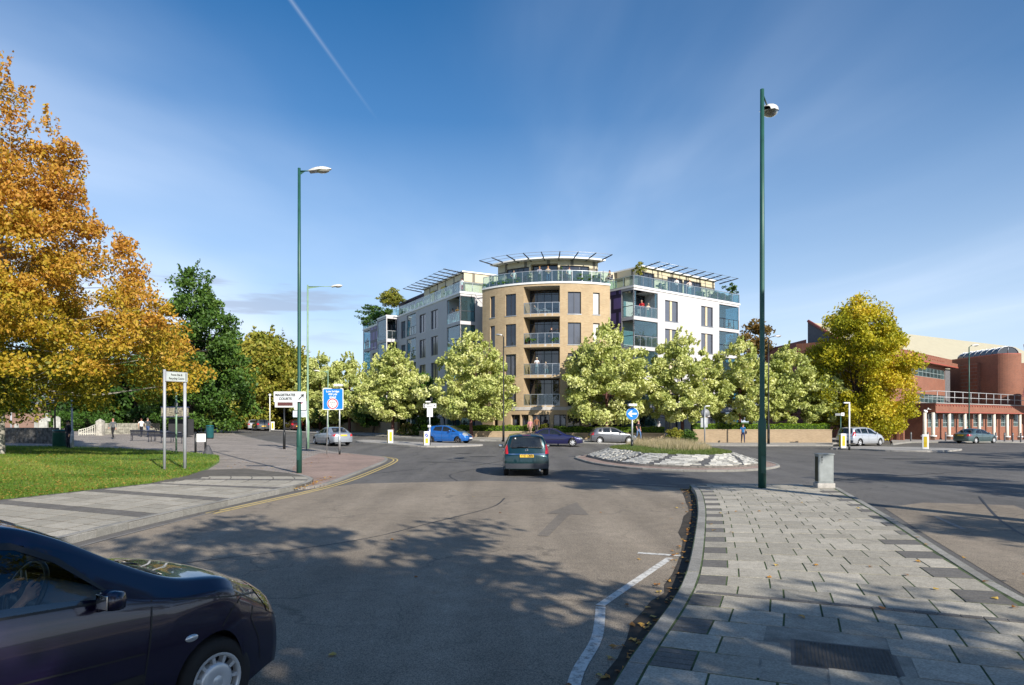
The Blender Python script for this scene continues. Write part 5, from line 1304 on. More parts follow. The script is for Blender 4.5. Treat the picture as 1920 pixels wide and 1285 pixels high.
        q = MB(); q.bbox((sx(mu)-0.056, min(y+sd*0.06, y+sd*(.02+.19*k_)), mz+.02-0.05*k_), (sx(mu)-0.047, max(y+sd*0.06, y+sd*(.02+.19*k_)), mz+.02+0.055*k_), 0.004); q.build('mirror_glass', M_CHROME, o)
    # plates
    for fr_, mt, tx in ((False, M_YPL, sp.get('plate')), (True, M_WPL, sp.get('plate'))):
        zc = sp['plz'][1 if fr_ else 0]; h = bvh.ray_cast(Vector((L if fr_ else -L, 0, zc)), Vector((-1 if fr_ else 1, 0, 0)))
        if h[0] is None: continue
        x = h[0].x+(0.022 if fr_ else -0.022); q = MB(); q.box((x-0.012, -0.26, zc-0.055), (x+0.012, 0.26, zc+0.055)); o = q.build('number_plate', mt, root)
        if tx and not fr_: lettering(tx, 0.125, M_INK, o, Matrix.Translation((x-0.014, 0, zc)) @ Matrix.Rotation(-math.pi/2, 4, 'Z') @ FACE @ Matrix.Scale(0.80, 4, (1, 0, 0)), bold=0.0022)
    # wheels
    style, nsp = sp.get('wheel', ('alloy', 5)); tm, rm, hm = wheel_mesh(r, sp.get('ww', 0.19), style, nsp); ty = W/2-sp.get('ww', .19)/2-0.025
    for w_ in wx:
        for sd in (1, -1):
            o = link('wheel', tm, M_TYRE, root, (sx(w_), sd*ty, r), (0, 0, math.pi if sd > 0 else 0)); link('rim', rm, sp.get('rmat', M_RIM), o); link('hub', hm, M_BLK, o)
    # underbody, wheel wells
    q = MB(); q.box((sx(L-0.25), -W/2+0.27, sill+0.02), (sx(0.25), W/2-0.27, 0.58)); q.box((sx(fo+wb-ra-.02), -W/2+0.06, sill+0.03), (sx(fo+ra+.02), W/2-0.06, 0.34)); q.box((sx(0.9), -W/2+.2, .5), (sx(.3), W/2-.2, .60))
    q.build('underbody', M_UNDER, root)
    if interior:
        dz = lerpl(belt, wsu[0]+.3); q = MB(); q.bbox((sx(wsu[0]+.62), -W/2+0.13, 0.45), (sx(wsu[0]+.18), W/2-0.13, dz), 0.05); q.build('dashboard', M_BLK, root)
        for su in (0.53*L, 0.72*L):
            for sd in (1, -1):
                q = MB(); xx = sx(su); q.bbox((xx-0.22, sd*0.37-0.24, 0.32), (xx+0.28, sd*0.37+0.24, 0.55), 0.06); T = Matrix.Translation((xx-0.22, sd*0.37, 0.5)) @ Matrix.Rotation(-0.3, 4, 'Y')
                q.bbox((-0.07, -0.23, 0), (0.07, 0.23, 0.58), 0.05, 0, T); q.bbox((-0.05, -0.13, 0.62), (0.05, 0.13, 0.80), 0.04, 0, T); q.build('seat', M_SEAT, root)
        q = MB(); T = Matrix.Translation((sx(wsu[0]+0.80), -0.37, dz+sp.get('sw', 0.0))) @ Matrix.Rotation(-1.15, 4, 'Y')
        q.tube([T @ Vector((0.18*math.cos(a), 0.18*math.sin(a), 0)) for a in [2*math.pi*k/24 for k in range(25)]], 0.015, 8, cap=False)
        q.sphere((0, 0, 0), 0.065, 12, 0, (1, 1, .5), T)
        for a in (0.0, 2.3, -2.3): q.tube([T @ Vector((0, 0, 0)), T @ Vector((0.17*math.cos(a+math.pi), 0.17*math.sin(a+math.pi), 0))], 0.016, 6)
        o = q.build('steering_wheel', M_BLK, root)
    root['half'] = L/2
    return root, bvh, sx, patch
M_DLENS = mat("dark_headlight_lens", (0.035, 0.03, 0.035), 0.06, 0.2, var=0.6, scale=10, coat=1.0, spec=0.9)
def spec(kind):
    if kind == 'polo': return dict(L=3.90, W=1.65, wb=2.46, fo=0.80, r=0.295, ww=0.18, sill=0.19, tumble=0.15, nosebow=0.30, arch=0.06,
        top=[(0, .60), (.06, .70), (.25, .79), (.6, .885), (1.02, .965), (1.35, 1.12), (1.75, 1.34), (2.05, 1.44), (2.5, 1.465), (3.0, 1.44), (3.35, 1.36), (3.6, 1.18), (3.78, .98), (3.86, .86), (3.9, .75)],
        belt=[(0, .58), (.3, .72), (.7, .80), (1.1, .855), (1.6, .905), (2.4, .95), (3.3, 1.0), (3.9, .90)], plan=[(0, .84), (.25, .93), (.6, .985), (1.2, 1), (3.0, 1), (3.5, .97), (3.9, .88)],
        side=[[(1.30, .925), (1.42, .99), (1.72, 1.20), (1.95, 1.31), (2.48, 1.36), (2.50, .985)], [(2.56, .99), (2.56, 1.36), (2.95, 1.345), (3.22, 1.28), (3.30, 1.06)]],
        ws=[(-.62, .98), (.62, .98), (.50, 1.395), (-.50, 1.395)], wsu=(1.0, 2.1), rw=[(-.52, 1.02), (.52, 1.02), (.44, 1.33), (-.44, 1.33)], rwu=(3.2, 3.9),
        seams=[[(1.28, .42), (1.24, .62), (1.20, .89)], [(.16, .66), (.40, .745), (.75, .80), (1.15, .865)], [(.40, .30), (.42, .45), (.50, .60), (.44, .735)], [(1.35, .60), (2.3, .655), (3.3, .70)], [(2.53, .30), (2.55, .98)], [(1.30, .28), (1.28, .42)], [(1.3, .26), (2.5, .26)], [(2.56, .3), (2.95, .45), (3.2, .75), (3.25, 1.0)], [(.78, .62), (.70, .70), (.56, .78)]],
        handles=[(2.38, .82)], mirror=(1.45, 0.945), plz=(.62, .42), wheel=('cap', 11), glass=M_CGLASS,
        patches=[('headlight', [(-.26, .55), (-.02, .54), (.10, .60), (.12, .76), (-.10, .80), (-.25, .74)], ('d', 0.75), M_DLENS, True), ('taillight', [(.55, .72), (.72, .72), (.70, 1.0), (.60, 1.0)], 'r', M_RED_L, True),
                 ('side_moulding', [(1.0+.35, .44), (3.0, .46), (3.0, .51), (1.36, .49)], 's', M_BLK, True)])
    if kind == 'mpv': return dict(L=4.47, W=1.80, wb=2.70, fo=0.87, r=0.315, ww=0.2, sill=0.22, tumble=0.17, nosebow=0.26, tailbow=0.12,
        top=[(0, .66), (.08, .80), (.4, .93), (.95, 1.06), (1.4, 1.28), (1.85, 1.50), (2.3, 1.61), (3.0, 1.635), (3.7, 1.61), (4.12, 1.545), (4.24, 1.40), (4.36, 1.08), (4.42, .92), (4.47, .80)],
        belt=[(0, .64), (.4, .80), (1.0, .93), (2, .98), (3.4, 1.02), (4.3, 1.06), (4.47, .98)], plan=[(0, .82), (.3, .93), (.8, 1), (3.4, 1), (4.1, .975), (4.47, .93)],
        side=[[(1.35, 1.0), (1.95, 1.38), (2.2, 1.46), (2.42, 1.48), (2.42, 1.03)], [(2.50, 1.03), (2.50, 1.485), (3.28, 1.48), (3.30, 1.06)], [(3.38, 1.06), (3.37, 1.475), (3.85, 1.44), (4.05, 1.36), (4.12, 1.10)]],
        ws=[(-.70, 1.05), (.70, 1.05), (.56, 1.55), (-.56, 1.55)], wsu=(.9, 2.3), rw=[(-.64, 1.10), (.64, 1.10), (.53, 1.50), (-.53, 1.50)], rwu=(3.9, 4.47),
        seams=[[(1.34, .35), (1.30, .95)], [(2.46, .32), (2.46, 1.02)], [(1.34, .32), (3.2, .32)], [(3.34, 1.05), (3.3, .7), (3.05, .45)], [(1.2, .82), (4.1, .9)]],
        handles=[(2.30, .92), (3.15, .95)], mirror=(1.55, 1.04), plz=(.79, .45), wheel=('alloy', 5), glass=M_CGLASS, seats=[2.2, 3.1],
        patches=[('headlight', [(-.30, .60), (.06, .62), (.16, .84), (-.05, .86), (-.28, .74)], ('d', .6), M_CLEAR, True),
                 ('taillight', [(.70, .86), (.89, .86), (.87, 1.22), (.735, 1.22)], 'r', M_RED_L, True), ('taillight', [(4.10, .87), (4.34, .87), (4.26, 1.05), (4.18, 1.22), (4.08, 1.22)], 's', M_RED_L, True),
                 ('chrome_strip', [(-.70, .835), (.70, .835), (.70, .87), (-.70, .87)], 'r', M_CHROME, False), ('lower_bumper', [(-.80, .31), (.80, .31), (.82, .50), (-.82, .50)], 'r', mat('grey_bumper', (.03, .035, .045), .5), False),
                 ('brake_lamp', [(-.16, 1.545), (.16, 1.545), (.16, 1.575), (-.16, 1.575)], 'r', M_RED_L, False)])
    if kind == 'saloon': return dict(L=4.50, W=1.74, wb=2.70, fo=0.80, r=0.31, ww=0.2, sill=0.20, tumble=0.17, nosebow=0.28, tailbow=0.16,
        top=[(0, .58), (.08, .70), (.4, .79), (.9, .88), (1.25, .935), (1.6, 1.10), (2.05, 1.34), (2.4, 1.405), (2.9, 1.415), (3.25, 1.36), (3.65, 1.15), (3.9, 1.02), (4.3, .985), (4.45, .93), (4.5, .75)],
        belt=[(0, .56), (.4, .70), (1.2, .83), (2, .88), (3, .92), (3.8, .93), (4.5, .84)], plan=[(0, .82), (.3, .93), (.8, 1), (3.4, 1), (4.1, .96), (4.5, .88)],
        side=[[(1.55, .90), (2.0, 1.20), (2.25, 1.29), (2.58, 1.315), (2.58, .935)], [(2.66, .94), (2.66, 1.315), (3.0, 1.30), (3.28, 1.20), (3.52, .98)]],
        ws=[(-.64, .95), (.64, .95), (.50, 1.35), (-.50, 1.35)], wsu=(1.2, 2.5), rw=[(-.56, 1.03), (.56, 1.03), (.46, 1.33), (-.46, 1.33)], rwu=(3.0, 3.95),
        seams=[[(1.5, .35), (1.45, .86)], [(2.62, .32), (2.62, .93)], [(1.5, .30), (3.3, .30)], [(3.55, .95), (3.4, .7), (3.15, .45)], [(1.4, .72), (4.2, .78)]],
        handles=[(2.48, .84), (3.35, .87)], mirror=(1.72, .95), plz=(.78, .40), wheel=('alloy', 7), glass=M_CGLASS2,
        patches=[('headlight', [(-.30, .56), (.06, .56), (.12, .72), (-.28, .70)], ('d', .6), M_CLEAR, True),
                 ('taillight', [(.52, .70), (.83, .70), (.80, .90), (.60, .90)], 'r', M_RED_L, True), ('taillight', [(4.22, .72), (4.46, .72), (4.42, .88), (4.30, .88)], 's', M_RED_L, True),
                 ('side_moulding', [(1.5, .52), (3.3, .54), (3.3, .57), (1.5, .55)], 's', M_BLK, True)])
    if kind == 'minihatch': return dict(L=3.90, W=1.695, wb=2.5, fo=0.78, r=0.29, ww=0.18, sill=0.2, tumble=0.17, nosebow=0.30, tailbow=.10,
        top=[(0, .62), (.06, .74), (.35, .90), (.7, 1.0), (1.1, 1.20), (1.6, 1.42), (2.0, 1.51), (2.6, 1.525), (3.2, 1.49), (3.55, 1.40), (3.74, 1.10), (3.84, .92), (3.9, .78)],
        belt=[(0, .60), (.4, .78), (1.0, .92), (2, .97), (3.2, 1.04), (3.9, .96)], plan=[(0, .80), (.3, .92), (.8, 1), (3.0, 1), (3.6, .96), (3.9, .88)],
        side=[[(.98, .97), (1.30, 1.13), (1.38, .985)], [(1.44, .99), (1.42, 1.18), (1.75, 1.34), (2.02, 1.41), (2.22, 1.42), (2.22, 1.02)], [(2.29, 1.025), (2.29, 1.42), (2.95, 1.395), (3.10, 1.08)]],
        ws=[(-.68, 1.02), (.68, 1.02), (.52, 1.46), (-.52, 1.46)], wsu=(.6, 2.0), rw=[(-.54, 1.10), (.54, 1.10), (.46, 1.40), (-.46, 1.40)], rwu=(3.3, 3.9),
        seams=[[(1.32, .35), (1.30, .93)], [(2.26, .32), (2.26, 1.02)], [(1.32, .3), (2.9, .3)], [(3.12, 1.05), (3.05, .7), (2.85, .42)]],
        handles=[(2.12, .90), (2.92, .94)], mirror=(1.48, 1.03), plz=(.72, .45), wheel=('alloy', 5), rmat=mat('dark_wheel', (.16, .15, .15), .4, .6), glass=M_CGLASS2,
        patches=[('headlight', [(-.42, .68), (.04, .64), (.16, .80), (-.20, .95), (-.40, .86)], ('d', .65), M_CLEAR, True), ('grille', [(-.30, .60), (.30, .60), (.36, .68), (-.36, .68)], 'f', M_BLK, False),
                 ('taillight', [(.60, .80), (.76, .80), (.72, 1.15), (.62, 1.15)], 'r', M_RED_L, True), ('air_intake', [(-.45, .26), (.45, .26), (.40, .36), (-.40, .36)], 'f', M_BLK, False)])
    if kind == 'hatch': return dict(L=4.2, W=1.76, wb=2.58, fo=0.85, r=0.31, ww=0.19, sill=0.2, tumble=0.16, nosebow=0.28, tailbow=.12,
        top=[(0, .60), (.06, .72), (.35, .82), (.9, .93), (1.25, 1.02), (1.6, 1.22), (2.0, 1.42), (2.4, 1.48), (2.9, 1.485), (3.5, 1.44), (3.8, 1.34), (3.98, 1.08), (4.12, .92), (4.2, .78)],
        belt=[(0, .58), (.4, .74), (1.1, .86), (2, .92), (3.3, .98), (4.2, .92)], plan=[(0, .82), (.3, .93), (.8, 1), (3.2, 1), (3.8, .97), (4.2, .90)],
        side=[[(1.42, .94), (1.85, 1.22), (2.1, 1.34), (2.42, 1.37), (2.42, .97)], [(2.49, .975), (2.49, 1.375), (3.12, 1.36), (3.16, 1.0)], [(3.24, 1.01), (3.22, 1.34), (3.45, 1.28), (3.55, 1.05)]],
        ws=[(-.66, .99), (.66, .99), (.52, 1.43), (-.52, 1.43)], wsu=(1.1, 2.3), rw=[(-.56, 1.06), (.56, 1.06), (.48, 1.35), (-.48, 1.35)], rwu=(3.5, 4.2),
        seams=[[(1.45, .35), (1.40, .90)], [(2.455, .32), (2.455, .96)], [(1.45, .3), (3.1, .3)], [(3.2, 1.0), (3.15, .7), (2.95, .45)], [(1.3, .68), (4.0, .74)]],
        handles=[(2.32, .86), (3.02, .89)], mirror=(1.6, .98), plz=(.60, .42), wheel=('alloy', 9), glass=M_CGLASS2,
        patches=[('headlight', [(-.30, .56), (.06, .56), (.12, .74), (-.28, .72)], ('d', .6), M_CLEAR, True),
                 ('taillight', [(.52, .76), (.80, .76), (.78, .98), (.60, .98)], 'r', M_RED_L, True), ('taillight', [(3.92, .78), (4.14, .78), (4.06, .98), (3.96, .98)], 's', M_RED_L, True)])
VG = 'cars driving round the junction'
# near car, passing the camera
hd = 29; pos = Vector((-2.12, 4.78, 0)); hv = Vector((math.sin(math.radians(hd)), math.cos(math.radians(hd)), 0)); sv = Vector((hv.y, -hv.x, 0))
ctr = pos-hv*(3.90/2-0.80)-sv*(1.65/2-0.12)
ps = spec('polo'); zk = 1.09; ps['sw'] = .13; ps['top'][:5] = [(0, .60), (.06, .74), (.25, .835), (.6, .93), (1.02, .985)]; ps['belt'][:3] = [(0, .58), (.3, .765), (.7, .85)]
for k_ in ('top', 'belt', 'ws', 'rw', 'handles'): ps[k_] = [(a, z*zk) for a, z in ps[k_]]
ps['side'] = [[(a, z*zk) for a, z in P] for P in ps['side']]; ps['seams'] = [[(a, z*zk) for a, z in P] for P in ps['seams']]; ps['mirror'] = (ps['mirror'][0], ps['mirror'][1]*zk)
ps['side'][0] = [(a+.12 if a < 1.5 else a+.05*(a < 2), z) for a, z in ps['side'][0]]; ps['mirror'] = (1.60, ps['mirror'][1]); ps['seams'][0] = [(a+.08, z) for a, z in ps['seams'][0]]; ps['msc'] = .8
ps['patches'] = [(n_, [(a, z*zk) for a, z in P], v_, m_, b_) for n_, P, v_, m_, b_ in ps['patches']]
polo, pbvh, psx, ppatch = car('hatchback_car', 'dark purple hatchback cut by the picture edge with its driver at the wheel', (ctr.x, ctr.y, 0), hd, ps, carpaint('dark_purple_paint', (0.009, 0.005, 0.027), 0.25))
q = MB(); h = pbvh.ray_cast(Vector((psx(1.02), -3, .66)), Vector((0, 1, 0)))[0]; q.sphere((h.x, h.y, .66), .05, 14, 0, (1.0, .25, .5)); q.build('side_indicator', M_CLEAR, polo)
q = MB()
for k in range(3): q.tube([(psx(1.04)+.02*k, .35-.18*k, 1.075), (psx(1.12)+.02*k, .05-.18*k, 1.11)], .007, 6)
q.build('wiper', M_BLK, polo)
# green people carrier ahead
mp = spec('mpv'); mp['plate'] = 'YY07 ORN'; mp['glass'] = M_CGLASS2
g_, gb, gsx, gpat = car('people_carrier', 'dark green people carrier seen from behind with a yellow number plate', (0.52, 28.0, 0), -1.0, mp, carpaint('dark_green_paint', (0.004, 0.034, 0.042), 0.5), VG)
q = MB(); x = gb.ray_cast(Vector((-5, 0, 1.0)), Vector((1, 0, 0)))[0].x; q.lathe([(.045, 0), (.06, 0), (.06, .012), (.045, .012), (.045, 0)], 20, 0, Matrix.Translation((x-.004, 0, 1.0)) @ Matrix.Rotation(-math.pi/2, 4, 'Y')); q.tube([(x-.012, .06, 1.025), (x-.014, .0, 1.0), (x-.012, -.06, .975)], .008, 6); q.build('badge', M_CHROME, g_)
mp['glass'] = M_CGLASS2
q = MB(); xw = gb.ray_cast(Vector((-5, 0.1, 1.13)), Vector((1, 0, 0)))[0].x; q.tube([(xw-.03, -.05, 1.11), (xw-.035, .35, 1.13)], .012, 6); q.build('wiper', M_BLK, g_)
q = MB(); q.tube([(gsx(4.3), -.5, .26), (gsx(4.46), -.5, .25)], .035, 10); q.build('exhaust_pipe', M_RIM, g_)
q = MB(); q.sphere((gsx(4.22)-.0, .43, 1.44), .03, 10, 0, (.3, 1, 1)); q.build('window_sticker', M_WPL, g_)
q = MB(); q.tube([(gsx(3.9), 0, 1.60), (gsx(4.05), 0, 1.73)], .006, 5); q.build('aerial', M_BLK, g_)
cl = lambda n, c, m=.4: carpaint(n, c, m)
p = at(843, 57.0); car('hatchback_car', 'bright blue small hatchback waiting beside the lit bollard', (p.x, p.y, p.z+.01), 112, spec('minihatch'), cl('bright_blue_paint', (0.012, 0.13, 0.46), .35), VG)
p = at(1040, 53.5); dsal, _, dsx, _ = car('saloon_car', 'dark blue saloon with a driver in red passing in front of the brick drum', (p.x, p.y, p.z+.01), 98, spec('saloon'), cl('navy_paint', (0.012, 0.013, 0.075), .4), VG); DS = (dsal, dsx)
p = at(1148, 59.5); car('hatchback_car', 'mid grey hatchback passing behind the roundabout', (p.x, p.y, p.z+.01), 83, spec('hatch'), cl('grey_paint', (0.15, 0.155, 0.17), .6), VG)
p = at(1614, 58.5); car('people_carrier', 'bright silver people carrier turning into the side road', (p.x, p.y, p.z), 62, spec('mpv'), cl('bright_silver_paint', (0.55, 0.57, 0.60), .5), VG)
p = at(1829, 65.0); car('saloon_car', 'teal grey saloon driving past the courthouse columns', (p.x, p.y, p.z), 66, spec('saloon'), cl('teal_grey_paint', (0.11, 0.17, 0.175), .6), VG)
p = at(622, 53.5); car('saloon_car', 'silver saloon driving away behind the blue low bridge sign', (p.x, p.y, p.z+.01), -38, spec('saloon'), cl('silver_paint', (0.42, 0.45, 0.49), .6), VG)
p = at(1606, 70); car('hatchback_car', 'blue car mostly hidden behind the silver people carrier', (p.x, p.y, p.z+.35), 50, spec('minihatch'), cl('mid_blue_paint', (0.03, 0.12, 0.30), .35), VG, interior=False)
BG = 'cars far down the left road'
for px, Y, hdg, kd, lb, pn, pc in ((476, 92, -22, 'saloon', 'silver saloon far down the left road under the trees', 'far_silver_paint', (.5, .52, .55)), (455, 97, -25, 'hatch', 'purple hatchback parked far off to the left of a silver saloon', 'violet_paint', (.12, .06, .2)),
    (404, 88, -65, 'mpv', 'black tall car parked at the far end of the left road', 'black_paint', (.012, .012, .018)), (489, 88, -30, 'hatch', 'dark grey hatchback half hidden beside the far silver saloon', 'far_grey_paint', (.08, .09, .1)), (552, 90, -30, 'hatch', 'dark red hatchback in the shade behind the bus stop sign', 'dark_red_paint', (.07, .012, .015))):
    p = at(px, Y); car('parked_car', lb, (p.x, p.y, p.z), hdg, spec(kd), cl(pn, pc), BG, interior=False)
# ------------------------------------------------------------------ trees
M_BARK = mat('brown_bark', (0.085, 0.065, 0.045), 0.95, var=0.5, scale=6, bump=0.5)
M_BARKG = mat('pale_grey_bark', (0.30, 0.28, 0.24), 0.9, var=0.4, scale=5, bump=0.4)
def crown_pts(rg, prof, cx, cy, z0, z1, ncl, ncluster, cr, edge=0.35, flat=0.6, lump=0.12, droop=0.0, stretch=(1, 1)):
    """leaf positions in clusters inside a turned outline; prof: (height fraction, radius)"""
    T = np.linspace(0, 1, 60); Rr = np.array([lerpl(prof, t) for t in T]); w_ = Rr**1.6; w_ /= w_.sum()
    t = rg.choice(T, ncl, p=w_)+rg.uniform(-.01, .01, ncl); R = np.interp(t, T, Rr); a = rg.uniform(0, 2*np.pi, ncl)
    R = R*(1+lump*np.sin(3*a+t*9)+lump*np.sin(5*a-t*17+1)); q = rg.random(ncl)**edge*R
    ctr = np.stack([cx+q*np.cos(a)*stretch[0], cy+q*np.sin(a)*stretch[1], z0+t*(z1-z0)], 1)
    idx = np.repeat(np.arange(ncl), ncluster); n = len(idx); sc_ = (cr*rg.uniform(0.6, 1.35, ncl))[idx]
    d = rg.normal(size=(n, 3)); d /= np.maximum(1e-6, np.linalg.norm(d, axis=1))[:, None]; d *= (rg.random(n)**0.45)[:, None]*sc_[:, None]; d[:, 2] *= flat
    P = ctr[idx]+d; P[:, 2] -= droop*(d[:, 0]**2+d[:, 1]**2)/np.maximum(.1, sc_)
    return P, ctr, idx, t, q/np.maximum(0.1, R)
def tree(name, label, px, Y, prof, ztop, zbot, mt, nleaf, size, trunk, bark=None, ncl=150, cr=0.9, seed=0, group=None, cat='tree', colf=None, base=None, edge=0.35, flat=0.6, lump=0.12, off=(0, 0), spray=0, droop=0.0, X=None, blob=1.0, limbs=40):
    rg = np.random.default_rng(seed); p = at(px, Y) if X is None else Vector((X, Y, H(X, Y))); zb = p.z if base is None else base
    root = thing(name, label, cat, (p.x, p.y, zb), 0, group)
    k = max(1, nleaf//ncl); P, ctr, idx, t, rel = crown_pts(rg, prof, off[0], off[1], zbot-zb, ztop-zb, ncl, k, cr, edge, flat, lump, droop)
    if spray:      # thin upright sprays that break the outline
        m = 26
        for _ in range(spray):
            a = rg.uniform(0, 2*np.pi); tt = rg.uniform(0.5, 1.0); R = lerpl(prof, tt)*0.9; b0 = np.array([off[0]+R*math.cos(a), off[1]+R*math.sin(a), zbot-zb+tt*(ztop-zbot)]); ln = rg.uniform(.6, 1.5)*cr
            s_ = rg.random(m)[:, None]; dirv = np.array([rg.normal(0, .25), rg.normal(0, .25), 1.0]); P = np.concatenate([P, b0+dirv*ln*s_+rg.normal(0, .10*cr, (m, 3))*(1-s_*.6)]); idx = np.concatenate([idx, np.full(m, rg.integers(0, ncl))])
    P = P[P[:, 2] > 0.15] if len(P) else P; idx = idx[:len(P)]
    c = rg.random(ncl)[idx]*0.45+rg.random(len(P))*0.4+0.08
    if colf is not None: c = colf(P, c, rg)
    leafcloud('crown', P, size, c, mt, root, seed+1)
    b = MB(); r0 = trunk; h1 = (zbot-zb); ht = (ztop-zb); top = Vector((off[0]*.6, off[1]*.6, h1+(ht-h1)*0.75)); rnd_ = random.Random(seed)
    pts = [Vector((0, 0, -0.2)), Vector((0, 0, 0.25)), Vector((rnd_.uniform(-.1, .1), 0, max(.6, h1*.6))), Vector((off[0]*.2, off[1]*.2, h1+(ht-h1)*.25)), Vector((off[0]*.5, off[1]*.5, h1+(ht-h1)*.5)), top]
    b.tube(pts, [r0*1.5, r0*1.1, r0, r0*.8, r0*.5, r0*.15], 10)
    for i in range(min(limbs, ncl)):
        c_ = Vector(ctr[i*max(1, ncl//limbs) % ncl]); f = rnd_.uniform(.15, .75); z = max(h1*.8, min(c_.z-0.3, h1+(ht-h1)*f)); f = (z-h1)/max(.1, ht-h1); s = Vector((off[0]*max(0, f), off[1]*max(0, f), z)); 
        m_ = s.lerp(c_, .5)+Vector((0, 0, -0.06*(c_-s).length)); rr = r0*.38*(1-.5*max(0, f)); b.tube([s, m_, c_], [rr, rr*.6, rr*.15], 5)
    b.build('trunk', bark or M_BARK, root)
    return root
def col_shift(a, b_=1.0):
    return lambda P, c, rg: a+b_*(c-.45)+rg.normal(0, .05, len(P))
# orange lime tree at the left edge
M_ORANGE = leafmat('autumn_lime_leaf', [(0, (0.045, 0.09, 0.012)), (0.22, (0.14, 0.17, 0.02)), (0.40, (0.46, 0.36, 0.03)), (0.66, (0.58, 0.31, 0.05)), (1.0, (0.48, 0.19, 0.05))], 0.38)
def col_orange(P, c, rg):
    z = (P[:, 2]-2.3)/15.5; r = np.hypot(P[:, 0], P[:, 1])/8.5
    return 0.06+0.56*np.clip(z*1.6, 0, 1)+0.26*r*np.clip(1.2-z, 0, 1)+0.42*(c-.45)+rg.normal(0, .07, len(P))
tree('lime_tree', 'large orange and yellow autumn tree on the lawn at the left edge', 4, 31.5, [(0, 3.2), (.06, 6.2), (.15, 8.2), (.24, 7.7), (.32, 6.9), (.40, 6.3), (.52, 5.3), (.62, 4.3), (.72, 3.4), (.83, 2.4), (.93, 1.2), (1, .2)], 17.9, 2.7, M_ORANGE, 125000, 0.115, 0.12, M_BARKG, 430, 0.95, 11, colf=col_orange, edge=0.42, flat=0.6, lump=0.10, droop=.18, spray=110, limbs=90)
M_DKGREEN = leafmat('dark_green_leaf', [(0, (0.018, 0.045, 0.008)), (0.5, (0.055, 0.125, 0.018)), (1, (0.13, 0.22, 0.035))], 0.25)
M_YGREEN = leafmat('yellow_green_leaf', [(0, (0.07, 0.11, 0.015)), (0.5, (0.25, 0.27, 0.035)), (1, (0.44, 0.36, 0.06))], 0.3)
M_PALE = leafmat('pale_variegated_leaf', [(0, (0.11, 0.16, 0.03)), (0.35, (0.36, 0.42, 0.11)), (0.7, (0.62, 0.66, 0.24)), (1, (0.80, 0.80, 0.42))], 0.3)
M_YELLOW = None
M_YLEAF = leafmat('golden_leaf', [(0, (0.10, 0.13, 0.008)), (0.4, (0.33, 0.34, 0.018)), (0.75, (0.58, 0.50, 0.03)), (1, (0.70, 0.50, 0.05))], 0.35)
M_BROWN = leafmat('brown_leaf', [(0, (0.06, 0.06, 0.015)), (0.6, (0.20, 0.13, 0.03)), (1, (0.30, 0.17, 0.04))], 0.3)
ov = [(0, .55), (.12, .85), (.3, 1.0), (.5, .95), (.7, .75), (.85, .48), (1, .1)]
sc_ = lambda P, k: [(a, b*k) for a, b in P]
tree('horse_chestnut_tree', 'tall dark green tree behind the two post sign', 363, 72, [(0, 3.5), (.15, 5.2), (.35, 5.2), (.55, 4.4), (.72, 3.2), (.86, 1.9), (1, .4)], 17.9, 1.8, M_DKGREEN, 42000, 0.22, 0.35, None, 230, 1.3, 21, flat=.6, lump=.14, spray=30, colf=col_shift(.55))
tree('conifer_tree', 'thin bare topped tree rising above the dark green tree', 392, 78, [(0, .6), (.6, .4), (1, .1)], 19.6, 14.0, M_DKGREEN, 350, 0.22, 0.10, None, 26, .35, 22, limbs=10)
BGT = 'trees along the far left road'
tree('maple_tree', 'yellow green tree between the dark tree and the left street lamp', 490, 98, sc_(ov, 7.9), 15.0, 0.9, M_YGREEN, 46000, 0.32, 0.4, None, 230, 1.9, 31, BGT, colf=col_shift(.55), spray=20)
tree('maple_tree', 'olive tree crown directly behind the left tall lamp post', 545, 112, sc_(ov, 5.6), 14.2, 1.0, M_YGREEN, 28000, 0.34, 0.35, None, 160, 1.6, 32, BGT, colf=col_shift(.42))
tree('maple_tree', 'low rusty tree over the parked cars on the far left road', 438, 108, sc_(ov, 6.5), 9.5, 1.2, M_YGREEN, 12000, 0.36, 0.3, None, 90, 1.4, 33, BGT, colf=col_shift(.8))
tree('maple_tree', 'distant green tree low behind the litter bin and parked cars', 385, 125, sc_(ov, 9), 10, 0.6, M_DKGREEN, 12000, 0.42, 0.3, None, 90, 1.6, 34, BGT)
DK = 'dark trees shading the churchyard'
for px, Y, r, zt, sd_, lb in ((255, 88, 7.5, 10.5, 41, 'dark green tree behind the walkers at the churchyard wall'), (318, 95, 8, 13.5, 42, 'dark tree filling the gap left of the dark green tree'), (170, 98, 8, 12, 43, 'dark bushy tree behind the white gate'), (70, 118, 10, 15, 44, 'dark tree behind the churchyard house')):
    tree('yew_tree', lb, px, Y, sc_(ov, r), zt, 0.7, M_DKGREEN, 15000, 0.34, 0.3, None, 110, 1.5, sd_, DK, colf=col_shift(.35))
tree('laurel_bush', 'bright green bush growing behind the white gate', 165, 76, sc_(ov, 3.6), 4.2, 0.6, leafmat('laurel_leaf', [(0, (.03, .08, .01)), (1, (.10, .21, .03))]), 7000, 0.16, 0.08, None, 60, .8, 45, None, 'bush')
